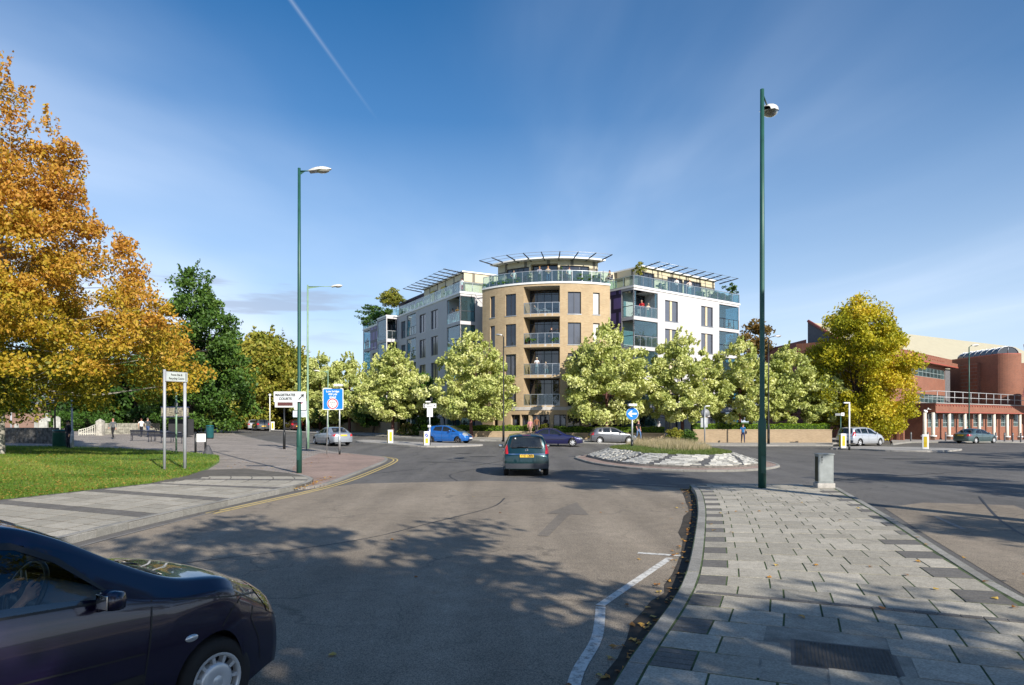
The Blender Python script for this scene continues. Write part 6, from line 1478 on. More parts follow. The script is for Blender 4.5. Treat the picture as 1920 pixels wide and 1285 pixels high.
# pale trees in front of the apartments
PG = 'pale leaved trees in front of the apartments'
def pale(px, Y, r, zt, zb, sd_, lb, nl=24000, prof=None, sh=.55, size=.18, grp=PG):
    p = [(0, .66*r), (.08, .95*r), (.28, 1.05*r), (.50, .98*r), (.68, .80*r), (.82, .58*r), (.93, .30*r), (1, .06*r)] if prof is None else prof
    tree('whitebeam_tree', lb, px, Y, p, zt, zb, M_PALE, nl, size, 0.16, mat('reddish_bark', (.12, .05, .045), .9, var=.3, scale=6), 190, .64*r/3.6, sd_, grp, colf=col_shift(sh, 1.0), spray=44, edge=.42, flat=.7, lump=.17, limbs=30)
pale(884, 64.2, 3.75, 10.2, 2.35, 51, 'pale leaved tree behind the blue hatchback left of the brick drum', 25000)
pale(735, 69.0, 3.2, 9.4, 2.4, 52, 'pale leaved tree standing above the long wall beside its end')
pale(1137, 63.8, 3.95, 10.9, 2.3, 53, 'widest pale leaved tree right of the brick drum above the grey hatchback', 27000)
pale(1278, 63.8, 3.2, 10.4, 2.3, 54, 'pale leaved tree with a tall pointed top in front of the white wing', 26000)
pale(1388, 64.8, 3.1, 9.6, 2.2, 55, 'pale leaved tree behind the walker in blue')
pale(1478, 65.5, 3.0, 9.2, 2.1, 56, 'pale leaved tree right of the black street lamp', sh=.48)
pale(1545, 66.5, 2.1, 7.5, 2.0, 57, 'smallest pale leaved tree next to the golden tree', 12000, sh=.45)
pale(655, 80, 3.5, 9.6, 2.2, 58, 'pale leaved tree above the blue low bridge sign')
pale(600, 92, 3.8, 10.8, 2.4, 59, 'pale leaved tree farthest down the long wall')
DG = 'dark shrubs and young trees between the pale trees'
for px, Y, r, zt, zb, sd_, lb in ((790, 70.5, 2.0, 7.0, 1.6, 61, 'dark green tree in the gap between two pale trees left of the drum'), (700, 78, 1.8, 5.6, 1.6, 62, 'dark green tree low between the pale trees over the long wall'), (628, 84, 2.2, 5.6, 1.8, 63, 'dark green tree under the pale trees behind the bridge sign')):
    tree('holly_tree', lb, px, Y, sc_(ov, r), zt, zb, M_DKGREEN, 9000, 0.15, 0.1, None, 80, .6, sd_, DG)
for px, Y, r, zt, sd_, lb, m_ in ((764, 69.5, .9, 1.9, 64, 'pinkish flowering shrub at the end of the long wall', leafmat('pink_shrub_leaf', [(0, (.05, .10, .02)), (.5, (.16, .20, .04)), (.8, (.40, .25, .16)), (1, (.5, .32, .26))])), (781, 69.5, .8, 1.5, 65, 'dark low shrub beside the pinkish flowering shrub', M_DKGREEN), (1268, 63.2, .9, 1.35, 66, 'yellow tipped shrub in the wall gap behind the roundabout', M_YGREEN), (1290, 63.0, .7, 1.2, 67, 'dark shrub in the wall gap next to the tall wall', M_DKGREEN), (1020, 66.3, .5, 1.75, 68, 'pale shrub at the right end of the low wall behind the blue saloon', M_YGREEN)):
    tree('shrub', lb, px, Y, sc_(ov, r), zt+.2, 0.15, m_, 2600, 0.09, 0.03, None, 40, .3, sd_, DG, 'shrub', limbs=10)
# golden tree, brown tree
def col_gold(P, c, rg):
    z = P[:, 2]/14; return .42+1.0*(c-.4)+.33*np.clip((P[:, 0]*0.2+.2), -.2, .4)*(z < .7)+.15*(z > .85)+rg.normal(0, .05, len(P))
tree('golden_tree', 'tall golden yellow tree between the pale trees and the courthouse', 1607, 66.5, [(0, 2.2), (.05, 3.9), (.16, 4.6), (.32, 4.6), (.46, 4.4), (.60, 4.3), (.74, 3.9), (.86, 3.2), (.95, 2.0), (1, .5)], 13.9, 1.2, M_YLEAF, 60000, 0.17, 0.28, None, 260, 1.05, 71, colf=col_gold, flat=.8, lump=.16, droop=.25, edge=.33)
tree('plane_tree', 'brown autumn tree behind the right end of the white wing', 1408, 112, sc_(ov, 4.6), 19.2, 6, M_BROWN, 8000, 0.34, 0.3, None, 70, 1.2, 72)
tree('young_tree', 'thin dark trunked young tree beside the lawn at far left', 104, 47, [(0, .8), (.5, 1.5), (1, .3)], 8, 3.6, M_ORANGE, 2500, .12, .06, None, 40, .5, 73, limbs=8)
for px, Y in ((28, 90), (5, 86)): pass
# street trees behind the photographer, whose crowns throw the dappled shade
SG = 'street trees behind the viewpoint'
# ------------------------------------------------------------------ street furniture
M_GREENP = mat('dark_green_pole_paint', (0.016, 0.078, 0.060), 0.45, 0.1, var=0.15, scale=3)
M_PALEG = mat('pale_green_pole_paint', (0.20, 0.32, 0.22), 0.5, 0.1, var=0.12)
M_BLACKP = mat('black_pole_paint', (0.018, 0.02, 0.022), 0.4, 0.2)
M_GALV = mat('galvanised_steel', (0.40, 0.42, 0.43), 0.45, 0.6, var=0.12, scale=6)
M_GREYP = mat('grey_post_paint', (0.36, 0.37, 0.40), 0.5, 0.1, var=0.08)
M_LSHELL = mat('weathered_white_shell', (0.58, 0.57, 0.53), 0.5, var=0.3, scale=14)
M_BOWL = mat('lamp_bowl', (0.30, 0.29, 0.26), 0.15, var=0.3, scale=10, coat=1.0)
M_SIGNW = mat('white_sign_face', (0.78, 0.79, 0.78), 0.45, var=0.03)
M_SIGNB = mat('blue_sign_face', (0.01, 0.20, 0.72), 0.4, var=0.03)
M_SIGNBK = mat('grey_sign_back', (0.22, 0.23, 0.24), 0.6, 0.3)
M_RINGR = mat('red_sign_ring', (0.45, 0.015, 0.05), 0.45)
LGP = 'street lamps round the junction'
def lamp(name, label, px, Y, h, ang, arm, head, pm, r=.065, rb=.10, hb=1.4, z=None, curve=False, sm=None, group=LGP, drop=0.12):
    p = at(px, Y); z0 = p.z+(z or 0); root = thing(name, label, 'street lamp', (p.x, p.y, z0), 0, group)
    b = MB(); b.tube([(0, 0, -.1), (0, 0, hb), (0, 0, hb+.16), (0, 0, h*.6), (0, 0, h)], [rb, rb, r*1.02, r*.95, r*.8], 14); b.build('post', pm, root)
    b = MB(); b.box((-rb*.55, -rb-.006, .45), (rb*.55, -rb*.7, .95)); b.build('access_door', pm, root)
    d = Vector((math.sin(ang), math.cos(ang), 0)); zt = h-.12
    b = MB()
    if curve: b.tube([Vector((0, 0, h-.02))+d*arm*t+Vector((0, 0, .18*math.sin(t*math.pi*.5))) for t in (0, .3, .6, 1)], r*.5, 8); zt = h+.15
    else: b.tube([Vector((0, 0, zt)), Vector((0, 0, zt+.02))+d*arm], [r*.45, r*.32], 8); b.add([d*r*.5+Vector((0, 0, zt-.01)), d*(arm*.55)+Vector((0, 0, zt)), d*r*.5+Vector((0, 0, zt-.16))], [(0, 1, 2), (2, 1, 0)])
    b.build('arm', pm, root)
    T = Matrix.Translation(d*(arm+head*.42)+Vector((0, 0, zt+.03))) @ Matrix.Rotation(math.pi/2-ang, 4, 'Z') @ Matrix.Rotation(-drop, 4, 'Y')
    b = MB(); n = 12; k = 9; vs = []
    for i in range(n+1):
        x = head*(i/n-.5); wv = math.sin(math.pi*min(1, max(.06, i/n*.93+.035)))**.45
        if i > n*.6: wv *= 1-.35*((i/n-.6)/.4)**2
        for j in range(k+1):
            a = math.pi*j/k; vs.append(T @ Vector((x, head*.21*wv*math.cos(a), head*.17*wv*math.sin(a)**.7)))
    b.add(vs, [(i*(k+1)+j, (i+1)*(k+1)+j, (i+1)*(k+1)+j+1, i*(k+1)+j+1) for i in range(n) for j in range(k)], 0, True)
    hd_ = b.build('lamp_head', sm or M_LSHELL, root)
    b = MB(); b.box((-head*.48, -head*.19, -.012), (head*.05, head*.19, -.002), 0, T); b.sphere((head*.14, 0, -.005), head*.30, 14, 0, (1, .62, .42), T); b.build('lamp_bowl', M_BOWL, hd_)
    return root
lamp('street_lamp', 'tall dark green street lamp on the left footway carrying the court sign', 561, 26.9, 11.95, math.radians(88), .45, .88, M_GREENP, .07, .105, 1.55, .12)
lamp('street_lamp', 'tallest dark green street lamp standing on the slab island', 1429, 20.2, 11.8, math.radians(29), .90, 1.25, M_GREENP, .072, .115, 1.95, .12, drop=.28)
lamp('street_lamp', 'pale green street lamp with a long arm behind the court sign', 577, 48, 11.5, math.radians(88), 1.7, .8, M_PALEG, .07, .12, 1.9, .06)
lamp('street_lamp', 'black street lamp in front of the round brick drum', 944, 60, 9.1, math.radians(-80), .15, .62, M_BLACKP, .06, .10, 1.5, .1, True, mat('grey_lamp_head', (.35, .36, .38), .4, .3))
lamp('street_lamp', 'black street lamp beside the tallest green lamp on the far pavement', 1441, 60, 9.3, math.radians(80), .55, .75, M_BLACKP, .06, .11, 1.6, .1, True, mat('grey_lamp_head', (.35, .36, .38), .4, .3))
lamp('street_lamp', 'green street lamp in front of the courthouse columns', 1817, 69, 9.5, math.radians(80), .35, .85, M_GREENP, .06, .10, 1.5, .1, True)
lamp('street_lamp', 'small distant lamp rising above the bridge sign', 615, 64, 6.4, math.radians(-90), .8, .6, M_PALEG, .05, .08, 1.2)
lamp('street_lamp', 'distant lamp with a long arm over the far left road', 503, 95, 7.6, math.radians(90), 2.0, 1.0, M_GREENP, .06, .09, 1.4)
p = at(506, 84); t = thing('beacon', 'white globe beacon on a pale post at the far crossing', 'beacon', p); b = MB(); b.tube([(0, 0, 0), (0, 0, 4.3)], .06, 10); b.build('post', M_SIGNW, t); b = MB(); b.sphere((0, 0, 4.48), .17, 14); b.build('globe', M_SIGNW, t)
def post(root, x, y, h, r, mt, base=None, zb=-.1, lean=0.0, nm='post'):
    b = MB(); b.tube([(x, y, zb), (x+lean, y, h)], r, 12); b.build(nm, mt, root)
    if base: b = MB(); b.tube([(x, y, zb), (x, y, base)], r*1.35, 12); b.build('post_base', M_BLACKP, root)
def board(root, w_, h_, cx, cz, y, mt, border=None, rad=.05, th=.012, name='sign_face'):
    def rr(w0, h0, r):
        P = []
        for sx_, sz_, a0 in ((1, 1, 0), (-1, 1, 90), (-1, -1, 180), (1, -1, 270)):
            for k in range(5): a = math.radians(a0+k*22.5); P.append((cx+sx_*(w0/2-r)+r*math.cos(a), cz+sz_*(h0/2-r)+r*math.sin(a)))
        return P
    b = MB(); P = rr(w_, h_, rad); k = len(P); vs = [(x, y, z) for x, z in P]+[(x, y+th, z) for x, z in P]
    b.add(vs, [tuple(range(k)), tuple(reversed(range(k, 2*k)))]+[(i, i+k, (i+1) % k+k, (i+1) % k) for i in range(k)])
    o = b.build(name, border or mt, root)
    if border:
        b = MB(); Q = rr(w_-.09, h_-.09, rad*.7); b.add([(x, y-.004, z) for x, z in Q], [tuple(range(k))]); b.build('sign_panel', mt, o)
    return o
def txt(s, size, mt, par, x, y, z, bold=.003, align='CENTER', sx_=1.0, shear=0): return lettering(s, size, mt, par, Matrix.Translation((x, y, z)) @ FACE @ Matrix.Scale(sx_, 4, (1, 0, 0)), bold, align)
# court sign on the left lamp
p = at(561, 26.9); t = thing('direction_sign', 'MAGISTRATES COURTS direction sign fixed to the left tall lamp', 'road sign', (p.x, p.y, 2.94+.12), 0.0)
o = board(t, 1.26, .40, -.325, 0, -.135, mat('pale_grey_sign', (.60, .64, .66), .45, var=.03), M_SIGNW, .02)
txt('MAGISTRATES', .135, M_INK, o, -.50, -.145, .065, .004, sx_=.92); txt('COURTS', .135, M_INK, o, -.50, -.145, -.085, .004, sx_=.95)
b = MB(); A = Matrix.Translation((.13, -.145, 0)) @ Matrix.Rotation(-math.radians(45), 4, 'Y'); b.box((-.15, 0, -.018), (.10, .004, .018), 0, A)
b.add([A @ Vector(q) for q in ((.15, 0, 0), (.02, 0, .085), (.02, 0, .045), (.09, 0, 0), (.02, 0, -.045), (.02, 0, -.085))], [(0, 1, 2, 3), (0, 3, 4, 5)]); b.build('arrow', M_INK, o)
b = MB()
for z in (-.12, .12): b.box((-.09, -.125, z-.02), (.09, .09, z+.02))
b.build('clamp', M_BLACKP, t)
# two-line LED board and the bus stop flags behind it
p = at(533, 47); t = thing('bus_display', 'white bus display board on a black post behind the court sign', 'display board', (p.x, p.y, p.z+.06)); post(t, 0, 0, 2.9, .055, M_BLACKP); b = MB(); b.tube([(0, 0, 0), (0, 0, 1.1), (0, 0, 1.2)], [.09, .09, .055], 12); b.build('post_sleeve', M_BLACKP, t)
b = MB(); b.bbox((-.62, -.12, 2.86), (.82, .10, 3.36), .03); o = b.build('display_case', M_SIGNW, t)
b = MB(); b.box((-.42, -.128, 2.98), (.62, -.121, 3.22)); s = b.build('led_screen', mat('led_screen', (.035, .02, .045), .3), o); b = MB()
for r_ in range(5):
    for c_ in range(22): b.box((-.40+c_*.046, -.132, 2.99+r_*.046), (-.40+c_*.046+.028, -.129, 2.99+r_*.046+.028))
b.build('led_dots', mat('led_dots', (.25, .09, .06), .5), s)
p = at(563, 46); t = thing('bus_stop_flag', 'bus stop with white flag and timetable panels partly behind the green lamp', 'bus stop', (p.x, p.y, p.z+.06)); post(t, .42, .03, 3.3, .04, M_GALV)
o = board(t, .80, .62, 0, 3.02, -.03, M_SIGNW); b = MB(); b.lathe([(.07, 0), (.12, 0), (.12, .006)], 24, 0, Matrix.Translation((0.06, -.034, 3.24)) @ Matrix.Rotation(math.pi/2, 4, 'X')); b.build('roundel', M_RINGR, o)
b = MB(); b.box((-.07, -.044, 3.215), (.19, -.038, 3.262)); b.build('roundel_bar', mat('deep_blue', (.02, .02, .25), .5), o)
b = MB(); [b.box((.08, -.035, z), (.34, -.031, z+.02)) for z in (2.95, 2.88, 2.80)]; b.build('lettering', mat('grey_text', (.3, .28, .3), .6), o)
for x0 in (-.28, .24):
    o = board(t, .42, .44, x0, 2.44, -.03, mat('pale_blue_panel', (.55, .62, .70), .5)); b = MB(); [b.box((x0-.14, -.035, 2.30+k*.07), (x0+.12, -.031, 2.315+k*.07)) for k in range(4)]; b.build('lettering', mat('grey_text', (.3, .28, .3), .6), o)
# low bridge sign
p = at(624, 41.3); t = thing('bridge_sign', 'square blue Low bridge 450 yds ahead sign on two posts', 'road sign', (p.x, p.y, p.z+.06), -.06); zc = zat(748.5, 41.3)-p.z-.06
post(t, -.40, .06, zc+.64, .034, M_GALV, lean=.10); post(t, .40, .06, zc+.72, .045, M_GALV, .42); b = MB(); b.tube([(.40, .06, .3), (.40, .06, 1.4)], [.075, .06], 12); b.build('post_sleeve', M_GALV, t)
o = board(t, 1.27, 1.30, 0.02, zc, -.02, M_SIGNB, M_SIGNW, .07)
txt('Low bridge', .175, M_SIGNW, o, 0, -.03, zc+.46, .004); txt('450 yds', .175, M_SIGNW, o, 0, -.03, zc+.29, .004); txt('ahead', .175, M_SIGNW, o, 0, -.03, zc+.12, .004)
b = MB(); T = Matrix.Translation((0, -.028, zc-.28)) @ Matrix.Rotation(math.pi/2, 4, 'X'); b.lathe([(.001, .0), (.345, .0)], 36, 0, T); r_ = b.build('roundel_face', M_SIGNW, o); b = MB(); b.lathe([(.255, .005), (.315, .005)], 36, 0, T); b.build('roundel_ring', M_RINGR, r_)
txt('4.6 m', .13, M_INK, o, 0, -.036, zc-.22, .002); txt("15' 3\"", .12, M_INK, o, 0, -.036, zc-.36, .001)
b = MB(); [b.add([(0, -.036, zc-.28+s_*.13), (-.035, -.036, zc-.28+s_*.19), (.035, -.036, zc-.28+s_*.19)], [(0, 1, 2), (2, 1, 0)]) for s_ in (1, -1)]; b.build('arrow', M_INK, o)
b = MB(); b.bbox((.12, -.28, zc+.76), (.62, .10, zc+.90), .04); b.build('sign_light', M_SIGNW, t)
# two-post brown/white sign on the lawn
p = at(326, 27.6); z0 = z_lawn(p.x, p.y)-.1; t = thing('recycling_sign', 'white Recycling Centre sign on two grey posts in the lawn', 'direction sign', (p.x, p.y, z0)); zt = zat(706, 27.2)-z0
post(t, -.20, -.35, zt+.28, .055, M_GREYP); post(t, .30, .30, zt+.17, .062, M_GREYP)
ra = math.atan2(.65, .50); bo = thing('tmp', None, None); bpy.data.objects.remove(bo)
b = MB(); R_ = Matrix.Translation((.05, -.02, 0)) @ Matrix.Rotation(ra, 4, 'Z'); b.box((-.42, -.10, zt-.19), (.47, -.08, zt+.20), 0, R_); o = b.build('sign_face', M_GREYP, t)
b = MB(); b.box((-.38, -.106, zt-.165), (.45, -.101, zt+.175), 0, R_); o2 = b.build('sign_panel', mat('pale_green_white', (.42, .46, .44), .5), o)
for s_, z in (('Reuse Site &', zt+.08), ('Recycling Centre', zt-.07)): lettering(s_, .115, M_INK, o2, R_ @ Matrix.Translation((.02, -.11, z)) @ FACE @ Matrix.Scale(.78, 4, (1, 0, 0)), .002)
b = MB(); b.box((.385, -.112, zt-.15), (.415, -.108, zt+.16), 0, R_); b.build('sign_stripe', M_INK, o2)
# keep left sign on the roundabout
X, Y = 6.45, 36.6; z0 = z_rb(X, Y)-.02; t = thing('keep_left_sign', 'round blue sign with a white arrow pointing left on the roundabout', 'road sign', (X, Y, z0)); zc = zat(776, Y)-z0
post(t, 0, .05, zc+.38, .05, M_GALV, .42); T = Matrix.Translation((0, 0, zc)) @ Matrix.Rotation(math.pi/2, 4, 'X'); b = MB(); b.lathe([(.001, .0), (.335, .0), (.335, -.015), (.001, -.015)], 36, 0, T); o = b.build('sign_face', M_SIGNW, t); b = MB(); b.lathe([(.001, .004), (.315, .004)], 36, 0, T); o2 = b.build('sign_panel', M_SIGNB, o)
b = MB(); b.box((-.10, -.010, zc-.045), (.23, -.006, zc+.045)); b.add([(-.24, -.0085, zc), (-.07, -.0085, zc+.165), (.02, -.0085, zc+.165), (-.08, -.0085, zc+.035), (-.08, -.0085, zc-.035), (.02, -.0085, zc-.165), (-.07, -.0085, zc-.165)], [(0, 6, 5, 4, 3, 2, 1)]); b.build('arrow', M_SIGNW, o2)
b = MB(); b.bbox((-.24, -.26, zc+.40), (.22, .10, zc+.53), .04); b.build('sign_light', M_SIGNW, t)
# pointer sign by the blue hatchback
p = at(805.5, 52.2); t = thing('pointer_sign', 'white left pointing direction sign on a post by the blue hatchback', 'direction sign', (p.x, p.y, p.z+.1)); zc = zat(761, 52.2)-p.z-.1
post(t, 0, .06, zc+.2, .045, M_GALV, .45); b = MB(); b.tube([(0, .06, .4), (0, .06, 1.5)], .065, 12); b.build('post_sleeve', M_GALV, t)
o = board(t, .98, .33, .02, zc, 0, M_SIGNW, None, .01); b = MB(); b.add([(-.42, -.004, zc+.14), (-.30, -.004, zc+.14), (-.38, -.004, zc), (-.30, -.004, zc-.14), (-.42, -.004, zc-.14), (-.45, -.004, zc)], [(0, 5, 2, 1), (5, 4, 3, 2)]); b.box((-.22, -.006, zc+.05), (.22, -.003, zc+.09)); b.box((-.22, -.006, zc-.08), (.20, -.003, zc-.04)); b.box((.32, -.006, zc-.06), (.42, -.003, zc+.06)); b.build('lettering', mat('grey_text2', (.12, .13, .14), .6), o)
board(t, .44, .66, .02, zc-.52, .02, M_SIGNW, None, .01, name='plate'); b = MB(); b.bbox((-.30, -.2, zc+.24), (.08, .1, zc+.34), .03); b.build('sign_light', M_SIGNW, t); b = MB(); b.bbox((.04, -.02, zc+.28), (.22, .14, zc+.62), .03); b.build('junction_box', M_BLACKP, t); b = MB(); b.bbox((-.14, -.03, zc-1.65), (.10, .0, zc-1.48), .01); b.build('small_plate', M_SIGNW, t)
# back of a sign
p = at(1321, 52.0); t = thing('road_sign', 'road sign seen from the back behind the roundabout grass', 'road sign', (p.x, p.y, p.z)); zc = zat(775, 52)-p.z
post(t, 0, -.04, zc+.5, .05, M_GALV, .42); b = MB(); b.lathe([(.001, 0), (.33, 0), (.33, .015), (.001, .015)], 30, 0, Matrix.Translation((.06, .02, zc)) @ Matrix.Rotation(math.pi/2, 4, 'X')); b.build('sign_back', M_SIGNBK, t); board(t, .52, .72, -.02, zc-.72, .02, M_GALV, None, .02, name='plate_back'); b = MB(); b.tube([(0, -.04, zc+.48), (.1, -.04, zc+.54), (.4, -.04, zc+.55)], .04, 8); b.build('sign_light', M_SIGNW, t)
# lamp post with short arm at the right splitter
p = at(1592.5, 49.6); t = thing('lamp_post', 'slim white post with a short lamp arm in front of the silver people carrier', 'post', (p.x, p.y, p.z+.08)); post(t, 0, 0, zat(757, 49.6)-p.z, .055, M_SIGNW, .35); b = MB(); z = zat(757, 49.6)-p.z; b.bbox((-.42, -.08, z-.08), (.03, .08, z+.02), .03); b.build('sign_light', M_SIGNW, t)
p = at(1576.5, 60); t = thing('small_sign', 'small square sign on a green post by the end of the tall wall', 'road sign', (p.x, p.y, p.z)); post(t, 0, .03, zat(776, 60)-p.z, .05, M_GREENP); zc = zat(777, 60)-p.z; o = board(t, .28, .28, .16, zc, -.03, M_SIGNW, None, .02); b = MB(); b.box((.13, -.036, zc-.07), (.19, -.032, zc+.07)); b.build('arrow', M_INK, o); board(t, .5, .2, -.25, zc-.02, -.03, M_SIGNBK, None, .02, name='side_plate')
# illuminated bollards
M_BY = mat('bollard_yellow', (.62, .45, .02), .4, var=.15); M_BW = mat('bollard_white', (.80, .80, .77), .35, var=.04, coat=.5)
def bollard(px, Y, label, arrow=False, turn=0.0, w_=.42, side=M_BY):
    p = at(px, Y); t = thing('lit_bollard', label, 'bollard', (p.x, p.y, p.z+.1), turn, 'lit bollards on the traffic islands'); b = MB(); b.bbox((-w_/2, -.13, .04), (w_/2, .13, 1.08), .03); b.build('bollard_shell', M_BW, t)
    b = MB(); b.box((-w_/2-.03, -.17, -.02), (w_/2+.03, .17, .05)); b.build('bollard_base', M_SIGNBK, t)
    b = MB(); z1 = .56 if arrow else .92; b.box((-w_/2+.10, -.138, .18), (w_/2-.10, -.131, z1)); b.build('yellow_panel', M_BY, t)
    b = MB(); b.box((-w_/2-.006, -.11, .1), (-w_/2+.002, .11, 1.0)); b.build('side_panel', side, t)
    if arrow:
        T = Matrix.Translation((0, -.136, .80)) @ Matrix.Rotation(math.pi/2, 4, 'X'); b = MB(); b.lathe([(.001, 0), (.14, 0)], 24, 0, T); o = b.build('arrow_disc', mat('deep_blue2', (.02, .05, .35), .4), t); A = Matrix.Translation((0, -.141, .80)) @ Matrix.Rotation(math.radians(45), 4, 'Y'); b = MB(); b.box((-.02, 0, -.04), (.02, .003, .10), 0, A); b.add([A @ Vector(q) for q in ((0, 0, -.10), (-.06, 0, -.02), (.06, 0, -.02))], [(0, 1, 2), (2, 1, 0)]); b.build('arrow', M_BW, o)
bollard(799.5, 52.0, 'white lit bollard with a blue arrow disc beside the blue hatchback', True, .35)
bollard(731.5, 54.8, 'plain white lit bollard in front of the end of the long wall', False, .5)
bollard(1580, 50.4, 'white lit bollard with a tall yellow panel beside the silver people carrier', False, .1)
bollard(1735, 47.8, 'grey sided lit bollard at the right end of the splitter island', False, -.5, .40, M_GALV)
bollard(502, 88, 'far lit bollard with arrow at the left crossing', True, .2); bollard(511.5, 87.5, 'far plain lit bollard at the left crossing', False, .2)
# feeder pillar B21
p = Vector((9.28, 20.3, zI)); t = thing('feeder_pillar', 'grey metal cabinet marked B21 at the tip of the slab island', 'cabinet', p, -.10); b = MB(); b.bbox((-.25, -.2, 0), (.25, .2, .15), .012); b.build('plinth', mat('plinth_concrete', (.40, .38, .35), .85, var=.2, scale=8, fine=.3), t)
b = MB(); b.bbox((-.215, -.17, .15), (.215, .17, 1.0), .015); b.build('cabinet_body', mat('grey_cabinet', (.25, .275, .275), .5, var=.12, scale=5), t); b = MB(); b.bbox((-.235, -.19, .985), (.235, .19, 1.02), .008); b.build('cabinet_cap', mat('grey_cabinet', (.25, .275, .275)), t)
b = MB(); b.box((-.175, -.176, .2), (.175, -.171, .95)); o = b.build('cabinet_door', mat('grey_cabinet2', (.27, .295, .295), .5, var=.15, scale=5), t)
for k, c_ in enumerate('B21'): txt(c_, .075, M_INK, o, -.12, -.179, .91-k*.075, .002)
b = MB(); b.box((-.222, -.12, .2), (-.2155, .12, .93)); b.build('side_shade', mat('side_shade_brown', (.05, .045, .02), .8), t)  # dark brown sheet paints the shade on the cabinet's left side
# churchyard side: wall, graves, gate, pier, lamp, benches, bins
M_STONE = mat('dark_rubble_stone', (.10, .095, .085), .95, var=.6, scale=5, fine=.6, bump=.8); M_STONE2 = mat('grey_rubble_stone', (.25, .24, .20), .95, var=.5, scale=4, fine=.6, bump=.8)
def stonewall(name, label, a, c, h, mt, th=.4):
    L = (Vector(c[:2])-Vector(a[:2])).length; M = straight(a[:2], Vector(c[:2])-Vector(a[:2])); t = thing(name, label, 'wall', (a.x, a.y, a.z)); t['worldspace'] = 1; rnd_ = random.Random(3); b = MB(); n = int(L/.35)
    for i in range(n):
        s0, s1 = L*i/n, L*(i+1)/n
        for r_ in range(4): mbox(b, M, s0+.01, s1-.01, rnd_.uniform(0, .05), th, a.z-.1+h*r_/4 if r_ else a.z-.3, a.z-.1+h*(r_+1)/4-.015)
    b.build('rubble', mt, t); b = MB(); mbox(b, M, 0, L, .06, th-.05, a.z-.3, a.z+h-.14); b.build('wall_core', M_STONE, t)
stonewall('stone_wall', 'dark low stone wall in front of the gravestones at far left', at(-60, 52), at(103, 50.5), 1.25, M_STONE)
stonewall('stone_wall', 'grey stone wall behind the benches and walkers', at(195, 66), at(300, 70), 1.25, M_STONE2)
def pier(px, Y, h, label):
    p = at(px, Y); t = thing('stone_pier', label, 'gate pier', p); b = MB(); b.bbox((-.28, -.28, -.2), (.28, .28, h), .03); b.build('shaft', mat('pale_pier_stone', (.40, .38, .33), .9, var=.35, scale=5, fine=.4), t); b = MB(); b.add([(-.3, -.3, h), (.3, -.3, h), (.3, .3, h), (-.3, .3, h), (0, 0, h+.28)], [(0, 1, 4), (1, 2, 4), (2, 3, 4), (3, 0, 4), (3, 2, 1, 0)]); b.build('cap', mat('pale_pier_stone', (.4, .38, .33)), t)
pier(188, 64, 1.35, 'pale stone gate pier with a pointed cap beside the white gate')
p0, p1 = at(148, 62), at(181, 64); t = thing('wooden_gate', 'weathered white slatted gate standing open by the stone pier', 'gate', p0, math.atan2(p1.y-p0.y, p1.x-p0.x)); L = (p1-p0).length; b = MB()
for i in range(9): x = L*i/8; b.box((x-.035, -.02, .12), (x+.035, .02, .62+.55*(i/8)**1.6))
b.build('slats', mat('weathered_white_wood', (.60, .58, .50), .8, var=.2), t); b = MB(); b.box((0, .02, .25), (L, .05, .33)); b.tube([(0, .03, .62), (L*.5, .03, .80), (L, .03, 1.15)], .035, 6); b.tube([(0, .05, .3), (L, .05, .95)], .03, 6); b.build('rails', mat('weathered_white_wood', (.6, .58, .5)), t)
def grave(px, Y, w_, h, label, cross=False):
    p = at(px, Y); t = thing('gravestone', label, 'gravestone', p, random.uniform(-.3, .3), 'gravestones in the churchyard'); b = MB(); m_ = mat('gravestone', (.42, .42, .38), .9, var=.3, scale=4, fine=.3)
    if cross: b.bbox((-.08, -.08, 0), (.08, .08, h), .02); b.bbox((-w_/2, -.07, h*.66), (w_/2, .07, h*.80), .02)
    else: P = [(-w_/2, 0), (w_/2, 0)]+[(w_/2*math.cos(a), h-w_/2+w_/2*math.sin(a)) for a in [math.pi*k/10 for k in range(11)]]; k = len(P); b.add([(x, -.06, z) for x, z in P]+[(x, .06, z) for x, z in P], [tuple(range(k)), tuple(reversed(range(k, 2*k)))]+[(i, i+k, (i+1) % k+k, (i+1) % k) for i in range(k)])
    b.build('stone', m_, t)
    b = MB(); b.box((-w_/2-.06, -.14, -.2), (w_/2+.06, .14, .06)); b.build('base', m_, t)
random.seed(6)
grave(81, 57, .62, 1.75, 'tall round topped gravestone above the dark stone wall'); grave(107, 57, .5, 1.95, 'gravestone close to the thin dark trunked tree'); grave(88, 62, .62, 2.1, 'stone cross behind the tall gravestone', True); grave(31, 60, .35, 1.2, 'small leaning gravestone above the dark wall'); grave(68, 64, .4, 1.3, 'small pale gravestone by the brick wall')
p0, p1 = at(-40, 72), at(76, 70); M = straight(p0[:2], (p1-p0)[:2]); t = thing('churchyard_wall', 'brown brick wall behind the gravestones', 'wall', p0); t['worldspace'] = 1; b = MB(); mbox(b, M, 0, (p1-p0).length, 0, .35, p0.z-.4, 2.95); b.build('brick_wall', brickmat('brown_brick', (.36, .20, .14), (.30, .17, .12), (.25, .2, .17)), t)
p0 = at(-30, 96); t = thing('house', 'grey roofed house beyond the churchyard', 'house', p0); b = MB(); b.box((0, 0, -1), (9.5, 8, 3.4)); b.build('wall', mat('brown_house_brick', (.28, .18, .14), .9), t); b = MB(); b.add([(-.4, -.4, 3.3), (9.9, -.4, 3.3), (9.9, 4, 6.9), (-.4, 4, 6.9), (9.9, 8.4, 3.3), (-.4, 8.4, 3.3)], [(0, 1, 2, 3), (3, 2, 4, 5)]); b.build('roof', mat('grey_slate', (.17, .18, .20), .7, var=.15), t)
